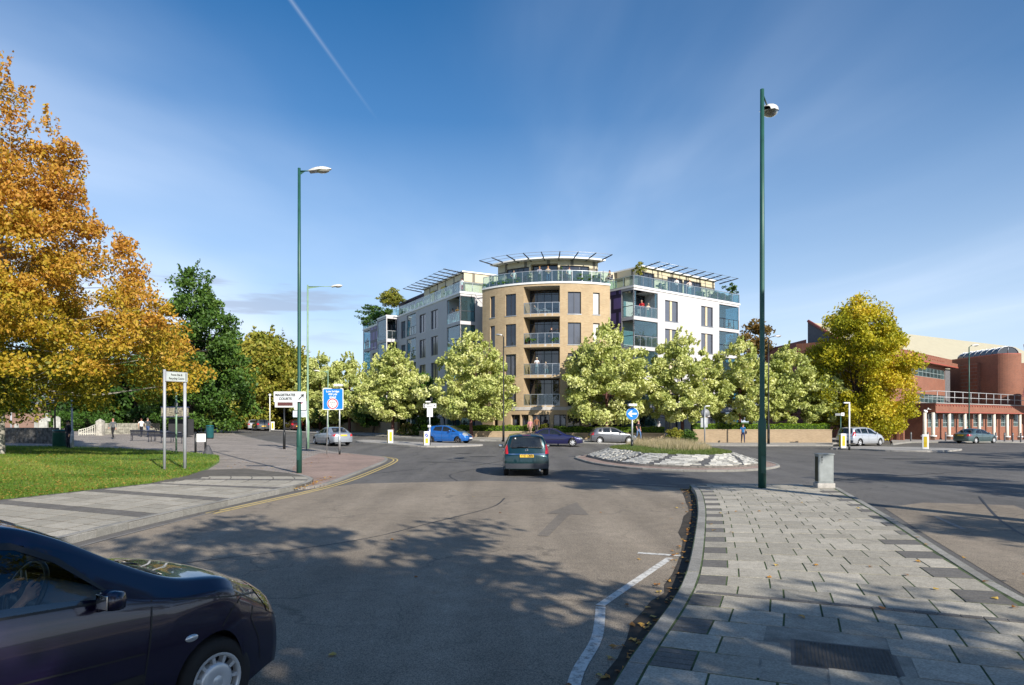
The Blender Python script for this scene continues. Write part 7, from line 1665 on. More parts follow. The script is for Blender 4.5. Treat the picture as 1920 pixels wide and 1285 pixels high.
b = MB(); b.box((4.8, -.03, 1.9), (6.8, -.01, 2.9)); o = b.build('window', M_SIGNW, t); b = MB(); b.box((4.9, -.045, 2.0), (5.8, -.035, 2.8)); b.box((5.85, -.045, 2.0), (6.7, -.035, 2.8)); b.build('pane', M_PANE, o)
p = at(20, 54); t = thing('notice_board', 'dark blue notice board on a post above the churchyard wall', 'notice board', p); post(t, 0, .05, 2.9, .06, M_GREYP); b = MB(); b.box((-.75, -.03, 2.45), (.75, .03, 3.75)); b.build('sign_face', mat('dark_navy_board', (.012, .012, .035), .4), t)
lamp('post_light', 'short grey post with a swollen base at the edge of the lawn', 135, 45, 4.6, 0, .05, .25, M_GREYP, .06, .115, 1.2, group=None)
p = at(330.5, 40); t = thing('slim_post', 'slim pale post just behind the two post sign', 'post', (p.x, p.y, p.z+.1)); post(t, 0, 0, 3.6, .05, M_PALEG); b = MB(); [b.bbox((-.09, -.06, z), (.07, .06, z+.2), .02) for z in (2.35, 2.8)]; b.build('fitting', M_SIGNBK, t)
p = at(359, 72); t = thing('slim_post', 'thin bright green post near the dark tree trunk', 'post', p); post(t, 0, 0, 5.0, .05, M_GREENP)
p = at(327, 62); t = thing('shop_kiosk', 'dark kiosk with an illustrated panel behind the two post sign', 'kiosk', p); b = MB(); b.box((-1.2, 0, 1.95), (1.25, .12, 2.75)); b.build('fascia_panel', mat('mottled_panel', (.20, .18, .13), .5, var=.9, scale=6), t); b = MB(); b.box((-1.27, .02, 1.88), (1.32, .14, 1.95)); b.box((-1.27, .02, 2.75), (1.32, .14, 2.82)); b.build('panel_frame', mat('navy_frame', (.02, .03, .09), .5), t); b = MB(); [b.box((x, .02, -.1), (x+.12, .14, 1.9)) for x in (-1.1, 1.05)]; b.build('frame_legs', M_BLACKP, t); b = MB(); b.box((-1.0, .9, .2), (1.3, 1.0, 1.7)); b.build('back_panel', M_ROOM, t)
def bench(px, Y, rz, label, z=0):
    p = at(px, Y); t = thing('metal_bench', label, 'bench', (p.x, p.y, p.z+.06), rz, 'metal benches on the plaza'); m_ = mat('dark_blue_bench', (.03, .035, .055), .35, .4)
    b = MB(); [b.box((-.9, -.02+k*.085, .43), (.9, .045+k*.085, .455)) for k in range(5)]; b.build('seat', m_, t); b = MB(); T = Matrix.Translation((0, -.03, .46)) @ Matrix.Rotation(.16, 4, 'X'); [b.box((-.9, -.015, .02+k*.085), (.9, .015, .085+k*.085), 0, T) for k in range(4)]; b.tube([(-.92, -.12, .84), (.92, -.12, .84)], .045, 8); b.build('backrest', m_, t)
    for x in (-.86, .86):
        for y in (-.02, .38): b = MB(); b.tube([(x, y, -.03), (x, y, .44)], .028, 6); b.build('leg', m_, t)
        b = MB(); b.tube([(x, -.08, .80), (x, -.03, .44), (x, .38, .44)], .022, 6); b.build('side_frame', m_, t)
bench(268, 55.5, .25, 'leftmost metal bench with its back to the lawn'); bench(300, 54, .05, 'middle metal bench facing the churchyard wall'); bench(322, 52.5, -.15, 'rightmost metal bench partly behind the two post sign')
def bin_(px, Y, r, h, label, col, nm):
    p = at(px, Y); t = thing('litter_bin', label, 'litter bin', (p.x, p.y, p.z+.06), 0, None); m_ = mat(nm, col, .4, var=.1); b = MB(); b.lathe([(r*.92, .08), (r, .12), (r, h*.78), (r*1.03, h*.8), (r*1.03, h*.84)], 22); b.build('bin_body', m_, t); b = MB(); b.lathe([(r*1.03, h*.9), (r*.95, h*.97), (.001, h)], 22); b.build('lid', m_, t); b = MB(); b.lathe([(r*.85, .84*h), (r*.85, .91*h)], 22); b.lathe([(r*.9, 0), (r*.9, .09)], 20); b.build('bin_shadow_gap', M_BLACKP, t)
bin_(393.5, 60, .33, 1.2, 'dark teal litter bin beside the far left road', (.012, .09, .10), 'teal_bin'); bin_(112, 46, .42, 1.25, 'green bin in the shade next to the thin dark tree', (.015, .07, .05), 'green_bin')
p = at(376, 42); t = thing('street_nameplate', 'low street nameplate between two dark wooden posts on the lawn edge', 'street sign', (p.x, p.y, p.z+.1), .95); [post(t, x, 0, 1.25, .065, M_BLACKP) for x in (-.32, .32)]; o = board(t, .58, .50, 0, .88, -.07, M_SIGNW, None, .01); b = MB(); [b.box((-.2, -.076, z), (.2, -.072, z+.035)) for z in (.98, .88, .76)]; b.build('lettering', mat('grey_text', (.3, .28, .3), .6), o)
p = at(390, 40.5); t = thing('cone_bollard', 'squat dark grey concrete cone at the corner of the lawn', 'cone bollard', (p.x, p.y, p.z+.04)); b = MB(); b.lathe([(.001, .58), (.05, .57), (.09, .52), (.20, .28), (.30, .05), (.34, 0)], 24); b.build('cone', mat('dark_concrete', (.06, .062, .07), .7, var=.3, scale=8), t)
# bollards, pedestrian guard posts and cctv by the courthouse
for i, px in enumerate((1708, 1740, 1773, 1867, 1883.5, 1899, 1914)):
    nm = ['left of the courthouse column pair', 'just right of the courthouse column pair', 'left of the teal saloon', 'right of the teal saloon', 'second to the right of the teal saloon', 'third to the right of the teal saloon', 'nearest the right edge of the courthouse front'][i]
    p = at(px, 68.5); t = thing('bollard', 'slim grey bollard '+nm, 'bollard', (p.x, p.y, p.z+.1), 0, 'bollards along the courthouse'); b = MB(); b.lathe([(.075, 0), (.075, .85), (.06, .9), (.001, .92)], 12); b.build('bollard_post', mat('grey_bollard', (.10, .10, .11), .5), t); b = MB(); b.lathe([(.078, .72), (.078, .78)], 12); b.build('band', M_GALV, t)
t = thing('cctv_camera', 'white security camera on the corner of the courthouse parapet', 'camera', (43.6, 71.9, 3.0)); b = MB(); b.bbox((-.35, -.15, 0), (.05, .05, .18), .03, 0, Matrix.Rotation(.5, 4, 'Y')); b.build('camera_body', M_SIGNW, t); b = MB(); b.tube([(0, 0, .1), (.3, .25, .35), (.9, .6, .35)], .03, 6); b.sphere((.35, .2, .42), .09, 10); b.build('bracket', M_SIGNW, t)
# white rail fence at the foot of the far trees
p0, p1 = at(410, 99), at(455, 99); t = thing('rail_fence', 'low white rail fence behind the parked cars on the far left', 'fence', p0); b = MB(); L = (p1-p0).length; [b.box((x, -.04, -.1), (x+.09, .04, 1.05)) for x in np.linspace(0, L, 5)]; b.build('fence_posts', M_SIGNW, t); b = MB(); [b.box((0, -.03, z), (L, .0, z+.1)) for z in (.5, .9)]; b.build('rails', M_SIGNW, t)
# ------------------------------------------------------------------ people
M_SKIN = mat('skin', (.48, .27, .18), .6, var=.06); M_SKIN2 = mat('darker_skin', (.22, .12, .08), .6, var=.06)
STAND = dict(pelvis=(0, 0, .95), waist=(0, 0, 1.10), chest=(0, .01, 1.32), neck=(0, 0, 1.47), chin=(0, .015, 1.545), head=(0, .02, 1.63), crown=(0, .0, 1.72),
    shL=(-.18, 0, 1.42), elL=(-.235, -.02, 1.14), wrL=(-.25, .07, .90), haL=(-.25, .095, .83), shR=(.18, 0, 1.42), elR=(.235, -.02, 1.14), wrR=(.25, .07, .90), haR=(.25, .095, .83),
    hiL=(-.09, 0, .90), knL=(-.10, .03, .50), anL=(-.105, -.02, .09), toL=(-.115, .13, .035), hiR=(.09, 0, .90), knR=(.10, .03, .50), anR=(.105, -.02, .09), toR=(.115, .13, .035))
RAD = dict(pelvis=(.155, .115), waist=(.135, .10), chest=(.165, .115), neck=(.058, .058), chin=(.066, .075), head=(.078, .095), crown=(.05, .06), sh=(.062, .06), el=(.045, .045), wr=(.030, .030), ha=(.040, .022), hi=(.092, .092), kn=(.062, .062), an=(.042, .042), to=(.04, .03))
EDG = [('pelvis', 'waist'), ('waist', 'chest'), ('chest', 'neck'), ('neck', 'chin'), ('chin', 'head'), ('head', 'crown')]+[e for s in 'LR' for e in (('chest', 'sh'+s), ('sh'+s, 'el'+s), ('el'+s, 'wr'+s), ('wr'+s, 'ha'+s), ('pelvis', 'hi'+s), ('hi'+s, 'kn'+s), ('kn'+s, 'an'+s), ('an'+s, 'to'+s))]
WALK = dict(knL=(-.09, .22, .55), anL=(-.09, .28, .12), toL=(-.09, .42, .09), knR=(.09, -.08, .48), anR=(.09, -.34, .13), toR=(.09, -.24, .04), elL=(-.23, -.12, 1.17), wrL=(-.23, -.02, .93), haL=(-.23, .02, .86), elR=(.23, .06, 1.15), wrR=(.22, .22, .97), haR=(.22, .28, .92))
LEAN = dict(chest=(0, .07, 1.31), neck=(0, .12, 1.45), chin=(0, .15, 1.52), head=(0, .17, 1.60), crown=(0, .15, 1.69), shL=(-.18, .09, 1.40), shR=(.18, .09, 1.40), elL=(-.24, .16, 1.16), wrL=(-.20, .36, 1.12), haL=(-.17, .43, 1.12), elR=(.24, .16, 1.16), wrR=(.20, .36, 1.12), haR=(.17, .43, 1.12))
FOLD = dict(elL=(-.25, .04, 1.18), wrL=(-.06, .22, 1.20), haL=(.03, .23, 1.21), elR=(.25, .04, 1.18), wrR=(.06, .24, 1.16), haR=(-.03, .25, 1.15))
PHONE = dict(elL=(-.22, .05, 1.15), wrL=(-.10, .28, 1.18), haL=(-.06, .34, 1.20), elR=(.22, .05, 1.15), wrR=(.10, .28, 1.18), haR=(.06, .34, 1.20), chin=(0, .04, 1.54), head=(0, .06, 1.62), crown=(0, .05, 1.71))
HIP = dict(elR=(.36, -.03, 1.20), wrR=(.20, .03, 1.02), haR=(.15, .05, 1.0))
SIT = dict(pelvis=(0, 0, .50), waist=(0, 0, .66), chest=(0, .02, .88), neck=(0, .03, 1.03), chin=(0, .05, 1.10), head=(0, .055, 1.18), crown=(0, .04, 1.27), shL=(-.18, .01, .98), shR=(.18, .01, .98), elL=(-.23, .05, .72), elR=(.23, .05, .72), wrL=(-.15, .27, .66), haL=(-.12, .34, .66), wrR=(.15, .27, .66), haR=(.12, .34, .66),
    hiL=(-.10, .02, .50), hiR=(.10, .02, .50), knL=(-.11, .44, .52), knR=(.11, .44, .52), anL=(-.11, .42, .10), anR=(.11, .42, .10), toL=(-.12, .56, .04), toR=(.12, .56, .04))
LIE = dict(pelvis=(0, 0, .42), waist=(0, -.16, .47), chest=(0, -.36, .60), neck=(0, -.47, .72), chin=(0, -.50, .78), head=(0, -.54, .85), crown=(0, -.60, .92), shL=(-.18, -.42, .66), shR=(.18, -.42, .66), elL=(-.26, -.28, .45), elR=(.26, -.28, .45), wrL=(-.2, -.04, .47), haL=(-.17, .03, .48), wrR=(.2, -.04, .47), haR=(.17, .03, .48),
    hiL=(-.09, .04, .42), hiR=(.09, .04, .42), knL=(-.10, .44, .60), knR=(.10, .44, .50), anL=(-.10, .82, .40), anR=(.10, .86, .38), toL=(-.11, .90, .50), toR=(.11, .94, .48))
_clo = {}
def cloth(col):
    k = 'cloth_%02d%02d%02d' % tuple(int(c*99) for c in col)
    return mat(k, col, .9, var=.12, scale=9)
def skin_mesh(V, E, Rr, root, sub=1):
    me = bpy.data.meshes.new('sk'); me.from_pydata(V, E, []); o = bpy.data.objects.new('sk', me); C.objects.link(o)
    o.modifiers.new('s', 'SKIN'); sv = me.skin_vertices[0].data
    for i, r in enumerate(Rr): sv[i].radius = r; sv[i].use_root = (i == root)
    m = o.modifiers.new('d', 'SUBSURF'); m.levels = sub; m.render_levels = sub
    dg = bpy.context.evaluated_depsgraph_get(); out = bpy.data.meshes.new_from_object(o.evaluated_get(dg)); bpy.data.objects.remove(o); bpy.data.meshes.remove(me); return out
def fingers(V, E, Rr, hi, w_, h_, sd, k=1.0):
    d = (Vector(h_)-Vector(w_)).normalized(); a, b = frame_of(d); 
    for j, (o_, ln) in enumerate(((-.030, .062), (-.010, .072), (.010, .068), (.029, .052))):
        p = Vector(h_)+a*o_*k+d*.012; q = p+d*ln*.55*k; r = q+(d*.8-b*.55)*ln*.5*k; i0 = len(V); V += [tuple(p), tuple(q), tuple(r)]; E += [(hi, i0), (i0, i0+1), (i0+1, i0+2)]; Rr += [(.010, .010), (.009, .009), (.007, .007)]
    p = Vector(w_).lerp(Vector(h_), .55)+a*sd*.035; q = p+d*.045+a*sd*.02; i0 = len(V); V += [tuple(p), tuple(q)]; E += [(hi, i0), (i0, i0+1)]; Rr += [(.012, .012), (.009, .009)]
def person(label, loc, rz, pose=None, top=(.1, .1, .1), legs=(.03, .03, .05), hair=(.05, .03, .02), sleeve='long', skin=None, height=1.75, longhair=False, shoes=(.03, .03, .03), group=None, hat=None, bag=None, shorts=False):
    J = dict(STAND); J.update(pose or {}); names = list(J); ix = {n: i for i, n in enumerate(names)}; V = [J[n] for n in names]; E = [(ix[a], ix[b]) for a, b in EDG]
    Rr = [RAD[n] if n in RAD else RAD[n[:2]] for n in names]
    for s, sd in (('L', 1), ('R', -1)): fingers(V, E, Rr, ix['ha'+s], J['wr'+s], J['ha'+s], sd)
    me = skin_mesh(V, E, Rr, ix['pelvis']); k = height/1.75
    root = thing('person', label, 'person', loc, rz, group); sk = skin or M_SKIN
    me.materials.clear()
    for m_ in (sk, cloth(top), cloth(legs), cloth(shoes)): me.materials.append(m_)
    segs = [(a, b) for a, b in EDG]
    def near(c):
        best = (9, None, 0)
        for a, b in segs:
            p, q = Vector(J[a]), Vector(J[b]); e = q-p; t = max(0, min(1, (c-p).dot(e)/max(1e-9, e.length_squared))); d = (c-p-e*t).length-(RAD.get(a, RAD.get(a[:2], (.05,)))[0])*.5
            if d < best[0]: best = (d, (a, b), t)
        return best
    for pl in me.polygons:
        _, (a, b), t = near(pl.center); mi = 0; ab = (a[:2], b[:2])
        if ab in (('pe', 'wa'), ): mi = 1 if t > .35 else 2
        elif ab in (('wa', 'ch'),) or b[:2] == 'sh': mi = 1
        elif ab == ('ch', 'ne'): mi = 1 if t < .8 else 0
        elif ab == ('sh', 'el'): mi = 1 if (sleeve == 'long' or (sleeve == 'short' and t < .62)) else 0
        elif ab == ('el', 'wr'): mi = 1 if sleeve == 'long' and t < .92 else 0
        elif b[:2] == 'hi': mi = 2
        elif ab == ('hi', 'kn'): mi = 2 if not (shorts and t > .8) else 0
        elif ab == ('kn', 'an'): mi = (0 if shorts else 2) if t < .88 else 3
        elif ab == ('an', 'to'): mi = 3
        pl.material_index = mi; pl.use_smooth = True
    hd = Vector(J['head']); cr = Vector(J['crown']); upv = (cr-Vector(J['chin'])).normalized(); fw = Vector((0, 1, 0)); fw = (fw-upv*fw.dot(upv)).normalized(); sdv = upv.cross(fw)
    # face: nose, eye sockets and ears pulled from the head surface
    bm = bmesh.new(); bm.from_mesh(me); hb = hd+fw*.088-upv*.01
    me2 = MB(); T = Matrix((( *sdv, 0), (*fw, 0), (*upv, 0), (0, 0, 0, 1))).transposed(); T.translation = hd
    me2.sphere((0, .082, -.012), .014, 6, 0, (.8, 1.2, 1.3), T); [me2.sphere((s*.078, -.005, -.005), .022, 6, 0, (.35, .8, 1.2), T) for s in (1, -1)]
    me2.sphere((0, .078, -.05), .012, 6, 0, (1.7, .5, .45), T)
    fm = me2.mesh('f'); bm.from_mesh(fm); bm.to_mesh(me); bm.free(); bpy.data.meshes.remove(fm)
    me.transform(Matrix.Scale(k, 4)); link('body', me, None, root)
    b = MB(); [b.sphere((s*.03, .083, .012), .009, 6, 0, (1.3, .6, .8), T) for s in (1, -1)]; o = b.build('eyes', M_INK, root); o.scale = (k, k, k)
    b = MB(); b.sphere((0, -.018, .030), .098, 12, 0, (.92, 1.05, .95), T)
    bmh = b.mesh('hair'); bh = bmesh.new(); bh.from_mesh(bmh); Ti = T.inverted(); dl = [f for f in bh.faces if (Ti @ f.calc_center_median()).z < -.01-(Ti @ f.calc_center_median()).y*.9-(.03 if longhair else 0)+.035*(not longhair)]
    bmesh.ops.delete(bh, geom=[f for f in dl if (Ti @ f.calc_center_median()).y > -.07], context='FACES'); bh.to_mesh(bmh); bh.free(); o = link('hair', bmh, cloth(hair), root); o.scale = (k, k, k)
    if longhair: b = MB(); b.sphere((0, -.065, -.06), .07, 10, 0, (1.15, .55, 1.7), T); o = b.build('hair', cloth(hair), root); o.scale = (k, k, k)
    if hat: b = MB(); b.sphere((0, 0, .05), .10, 12, 0, (1, 1.1, .7), T); b.lathe([(.09, .045), (.15, .035)], 16, 0, T); o = b.build('hat', cloth(hat), root); o.scale = (k, k, k)
    if bag:
        kind, col = bag; b = MB(); h = Vector(J['haL'])
        if kind == 'back': b.bbox((-.15, -.26, 1.02), (.15, -.11, 1.42), .05)
        elif kind == 'hand': b.bbox((h.x-.06, h.y-.15, h.z-.38), (h.x+.06, h.y+.15, h.z-.10), .04); b.tube([(h.x, h.y-.08, h.z-.12), (h.x, h.y, h.z), (h.x, h.y+.08, h.z-.12)], .01, 5)
        else: b.bbox((-.33, -.12, .86), (-.20, .16, 1.10), .05); b.tube([(-.25, 0, 1.08), (-.1, .13, 1.36), (.12, .06, 1.46)], .016, 5)
        o = b.build('bag', cloth(col), root); o.scale = (k, k, k)
    return root
GZ = lambda px, Y, dz=.11: at(px, Y, dz)
# street
person('person in a grey sweater and black trousers walking on the plaza', GZ(212, 58, .06), math.radians(185), WALK, (.10, .11, .12), (.012, .012, .014), (.35, .18, .12), group=None, skin=mat('ruddy_skin', (.50, .24, .17), .6))
person('person in a white shirt and dark trousers walking away past the benches', GZ(265, 62, .06), 0.2, WALK, (.75, .74, .70), (.015, .015, .025), (.10, .03, .02), sleeve='short', height=1.68)
person('person in a dark jacket and blue jeans walking away past the benches', GZ(277, 61.5, .06), 0.1, WALK, (.055, .06, .065), (.05, .09, .20), (.12, .10, .08))
person('person in a long dark coat standing in the shade by the grey post', GZ(128, 43.5, .12), math.radians(150), HIP, (.008, .009, .018), (.008, .008, .012), (.02, .015, .01), height=1.86)
person('person in a blue top and navy trousers walking past the tall wall', GZ(1393, 61.5), math.radians(170), WALK, (.03, .15, .36), (.012, .02, .07), (.10, .04, .02), sleeve='short', bag=('side', (.02, .02, .025)))
person('person in a black T-shirt and blue jeans carrying a black bag behind the roundabout', GZ(1197, 59.5, .35), math.radians(200), WALK, (.012, .012, .014), (.10, .18, .33), (.40, .26, .20), sleeve='short', bag=('hand', (.01, .01, .012)), skin=mat('ruddy_skin', (.50, .24, .17), .6))
person('person in a pink top walking beside someone in brown behind the dark blue saloon', GZ(994, 63.5, .35), math.radians(175), WALK, (.55, .22, .24), (.30, .20, .15), (.55, .42, .25), sleeve='short', height=1.6, longhair=True)
person('person in a brown shirt walking behind the dark blue saloon', GZ(1006, 63.8, .35), math.radians(175), WALK, (.20, .085, .04), (.05, .04, .04), (.03, .02, .02), sleeve='short', height=1.85, skin=M_SKIN2)
person('person with a backpack looking at a phone above the blue hatchback', GZ(833, 70.5, .9), math.radians(-85), PHONE, (.03, .03, .075), (.03, .03, .05), (.02, .015, .01), sleeve='short', bag=('back', (.12, .12, .15)))
person('person in a pale blue shirt standing in the shade right of the backpacker', GZ(852, 70.8, .8), math.radians(20), HIP, (.14, .19, .30), (.03, .03, .05), (.03, .02, .02))
person('person in a dark red top in the shade left of the reddish trunk', GZ(1122, 67.5, .25), math.radians(160), None, (.07, .02, .02), (.02, .02, .02), (.02, .015, .01), skin=M_SKIN2)
person('person in dark clothes in the shade right of the reddish trunk', GZ(1146, 67.5, .2), math.radians(200), HIP, (.02, .02, .03), (.02, .02, .03), (.02, .015, .01), skin=M_SKIN2)
# on the terraces and balconies of the apartments
def on(M, px, f, d, label, rz, dz=0.02, **k):
    s = s_arc(M, px, d, DL) if M is MD else s_at(M, px, d); p = M(s, d, 0); person(label, (p.x, p.y, f+dz), rz, **k)
R_ = math.radians
on(MD, 1011.5, 15.68, .55, 'left of two people at the glass on the round terrace in a grey top', R_(180), pose=LEAN, top=(.30, .28, .33), legs=(.12, .14, .10), hair=(.30, .17, .06), longhair=True)
on(MD, 1027.5, 15.68, .55, 'right of two people on the round terrace with folded arms and jeans', R_(175), pose=FOLD, top=(.42, .33, .22), legs=(.08, .13, .26), hair=(.30, .16, .06), sleeve='short')
on(MD, 963.5, 15.68, .8, 'person in a white vest at the left end of the round terrace', R_(170), pose=HIP, top=(.6, .6, .58), legs=(.3, .35, .35), hair=(.1, .08, .05), sleeve='short', height=1.65)
on(MD, 1067.5, 15.68, .7, 'person in a white top and pale skirt right of the terrace pair', R_(185), pose=HIP, top=(.72, .70, .66), legs=(.40, .36, .30), hair=(.10, .03, .02), sleeve='short', height=1.68, longhair=True, shorts=True)
on(MD, 1150.5, 15.60, .0, 'dark haired person sitting at the corner table between terrace and white wing', R_(120), pose=SIT, top=(.45, .38, .30), legs=(.10, .10, .12), hair=(.06, .02, .02), longhair=True, dz=.25)
on(MD, 1034, FL[3], .7, 'person in dark clothes stretching on the third floor drum balcony', R_(150), pose=dict(elL=(-.40, .05, 1.38), wrL=(-.62, .10, 1.45), haL=(-.70, .11, 1.47)), top=(.03, .03, .04), legs=(.04, .05, .07), hair=(.03, .02, .02))
on(MD, 1006.5, FL[2], .55, 'person in a white shirt and cap on the second floor drum balcony', R_(180), pose=PHONE, top=(.62, .66, .70), legs=(.25, .35, .38), hair=(.4, .35, .3), sleeve='short', hat=(.62, .56, .42))
on(MD, 1023, FL[2], .55, 'fair haired person seated beside the one in the cap', R_(190), pose=SIT, top=(.14, .12, .12), legs=(.22, .34, .34), hair=(.42, .34, .24), longhair=True)
on(MD, 1012, FL[4], .6, 'person lying back on the white lounger on the top drum balcony', R_(-110), pose=LIE, top=(.40, .38, .34), legs=(.30, .30, .32), hair=(.35, .26, .2), dz=.0)
on(MR, 1204, FL[4], .5, 'person in a red shirt on the corner balcony of the white wing', R_(150), pose=LEAN, top=(.50, .02, .03), legs=(.10, .10, .14), hair=(.40, .30, .22), height=1.85, skin=mat('ruddy_skin', (.50, .24, .17), .6))
on(MR, 1214.5, FL[4], .5, 'shorter person in a cream top beside the one in the red shirt', R_(200), pose=LEAN, top=(.60, .50, .40), legs=(.12, .20, .22), hair=(.45, .35, .25), sleeve='short', height=1.62, longhair=True)
on(MR, 1268.5, 15.78, .5, 'person in a white shirt at the glass of the white wing terrace', R_(165), pose=PHONE, top=(.72, .71, .70), legs=(.08, .10, .15), hair=(.02, .015, .01))
on(MR, 1293, 15.78, .5, 'person in a pale pink shirt and light jeans on the white wing terrace', R_(190), pose=HIP, top=(.66, .55, .50), legs=(.28, .38, .45), hair=(.40, .22, .12), height=1.8)
on(MR, 1360, FL[3], .8, 'person alone on the lower end balcony of the white wing', R_(180), pose=None, top=(.55, .40, .32), legs=(.1, .1, .12), hair=(.25, .12, .06))
on(ML, 857.5, FL[4], .5, 'person in an orange top on the corner balcony of the shaded wing', R_(200), pose=LEAN, top=(.50, .17, .05), legs=(.40, .36, .32), hair=(.45, .25, .14), sleeve='short', height=1.82, longhair=True)
on(ML, 849.5, FL[4], .5, 'person in a white top beside the one in orange', R_(170), pose=LEAN, top=(.55, .45, .42), legs=(.03, .03, .05), hair=(.02, .015, .01), sleeve='short')
on(ML, 866, 15.78, 1.0, 'person in a white shirt and pink shorts on the shaded wing terrace', R_(140), pose=None, top=(.68, .68, .68), legs=(.45, .14, .18), hair=(.02, .015, .01), sleeve='short', shorts=True, skin=M_SKIN2, height=1.85)
on(ML, 690, FL[4], .7, 'dark figure right of its neighbour on the farthest balcony', R_(160), pose=LEAN, top=(.015, .015, .02), legs=(.015, .015, .02), hair=(.01, .01, .01), height=1.85, skin=M_SKIN2)
on(ML, 687, FL[4], .7, 'smaller dark figure on the farthest balcony', R_(190), pose=LEAN, top=(.02, .015, .02), legs=(.015, .015, .02), hair=(.01, .01, .01), height=1.68, skin=M_SKIN2)
# lounger and chairs
p = MD(s_arc(MD, 1013, .6, DL), .62, 0); t = thing('sun_lounger', 'white sun lounger under the reclining person on the top drum balcony', 'lounger', (p.x, p.y, FL[4]+.02), R_(-110)); b = MB(); b.box((-.28, -.1, .28), (.28, 1.0, .33)); b.box((-.28, 0, 0), (.28, .55, .05), 0, Matrix.Translation((0, -.1, .3)) @ Matrix.Rotation(R_(145), 4, 'X')); b.build('sling', M_SIGNW, t)
for x, y in ((-.26, 0), (.26, 0), (-.26, .9), (.26, .9)): b = MB(); b.tube([(x, y, 0), (x, y, .3)], .02, 5); b.build('leg', M_SIGNW, t)
def chair_at(M, px, f, d, rz, label, col=M_ALU):
    s = s_arc(M, px, d, DL) if M is MD else s_at(M, px, d); p = M(s, d, 0); t = thing('balcony_chair', label, 'chair', (p.x, p.y, f), rz); b = MB(); b.box((-.22, -.22, .42), (.22, .22, .46)); b.build('seat', col, t); b = MB(); b.box((-.22, -.24, .5), (.22, -.21, .9)); b.build('backrest', col, t)
    for x, y in ((-.2, -.2), (.2, -.2), (-.2, .2), (.2, .2)): b = MB(); b.tube([(x, y, 0), (x, y, .43)], .015, 5); b.build('leg', col, t)
chair_at(MD, 1023, FL[2]+.02, .55, R_(190), 'chair under the fair haired person on the second floor'); chair_at(MR, 1195, FL[4]+.02, .6, R_(120), 'metal chair at the left of the corner balcony with the couple'); chair_at(MR, 1365, FL[4]+.02, .8, R_(120), 'pale chair on the top end balcony of the white wing'); chair_at(MR, 1374, FL[4]+.02, .8, R_(-120), 'pale chair at the right of the top end balcony'); chair_at(MD, 1151, 15.82, .0, R_(120), 'chair under the person sitting between terrace and wing')
# terrace planting
def shrub(px, M, f, d, r, h, lb, mt, seed, n=900, sz=.09, pot=True, zb=.1, tall=False):
    s = s_arc(M, px, d, DL) if M is MD else s_at(M, px, d); p = M(s, d, 0); nm = 'potted_tree' if tall else 'potted_plant'; t = thing(nm, lb, 'plant', (p.x, p.y, f), 0, 'plants on the apartment terraces'); rg = np.random.default_rng(seed)
    nc = max(16, n//45); P, *_ = crown_pts(rg, sc_(ov, r), 0, 0, h*.45 if tall else .25, h, nc, n//nc, r*.30, .6, .45 if r > 1.5 else .7, .2); leafcloud('leaves', P, sz, rg.random(len(P))*.8+.1, mt, t, seed)
    b = MB(); b.lathe([(.14, 0), (.20, .32), (.17, .32)], 12); b.build('pot', mat('dark_pot', (.06, .05, .05), .7), t); b = MB(); b.tube([(0, 0, .2), (.03, 0, h*.6), (0, .02, h*.85)], [.03, .02, .008], 6); b.build('stem', M_BARK, t)
M_TPL = leafmat('terrace_leaf', [(0, (.03, .10, .02)), (.6, (.09, .22, .04)), (1, (.30, .36, .10))], .3)
for i, px in enumerate((915, 923, 931, 939, 947, 955, 972)): shrub(px, MD, 15.7, .45, .42, .75, 'small leafy plant number %s from the left along the round terrace glass' % ['one', 'two', 'three', 'four', 'five', 'six', 'seven'][i], M_TPL, 200+i, 700)
for i, px in enumerate((1085, 1092, 1099, 1107, 1115, 1124)): shrub(px, MD, 15.7, .5, .5, 1.05, 'bushy plant %s in the right hand group on the round terrace' % ['first', 'second', 'third', 'fourth', 'fifth', 'last'][i], M_TPL, 220+i, 1100)
shrub(1052, MD, 15.7, .7, .35, 1.7, 'conical shrub left of the person in the white skirt', M_DKGREEN, 230, 900, .07); shrub(994, MD, 15.7, .9, .28, 1.3, 'conical shrub left of the terrace pair', M_DKGREEN, 231, 700, .07)
shrub(920, MD, 15.7, .5, .10, 1.75, 'tall thin potted cactus at the left end of the round terrace', M_DKGREEN, 232, 500, .06); shrub(1131, MD, 15.7, .5, .10, 1.8, 'tall thin potted cactus at the right end of the round terrace', M_DKGREEN, 233, 500, .06)
shrub(1196.5, MR, 15.8, .8, .75, 2.9, 'thin leafy potted tree at the near corner of the white wing terrace', M_YGREEN, 240, 700, .10, tall=True)
shrub(1241, MR, 15.8, .5, .5, .95, 'low shrub behind the glass between two terrace windows', M_TPL, 241); shrub(1314, MR, 15.8, .5, .5, .8, 'grassy plant right of the terrace people', M_TPL, 242)
for i, px in enumerate((1336, 1346, 1356, 1364)): shrub(px, MR, 15.8, .6, .55, 1.0+.2*(i == 0), 'dense shrub %s along the far end of the white wing terrace' % ['first', 'second', 'third', 'fourth'][i], M_DKGREEN if i else M_YGREEN, 250+i, 1200)
shrub(1371, MR, 15.8, .8, .85, 2.6, 'airy potted tree at the far end of the white wing terrace', M_DKGREEN, 260, 600, .13, tall=True)
for i, px in enumerate((843, 790, 775, 760)): shrub(px, ML, 15.8, .6, .5, .85, 'low plant %s along the shaded wing terrace glass' % ['nearest', 'second', 'third', 'farthest'][i], M_TPL, 270+i)
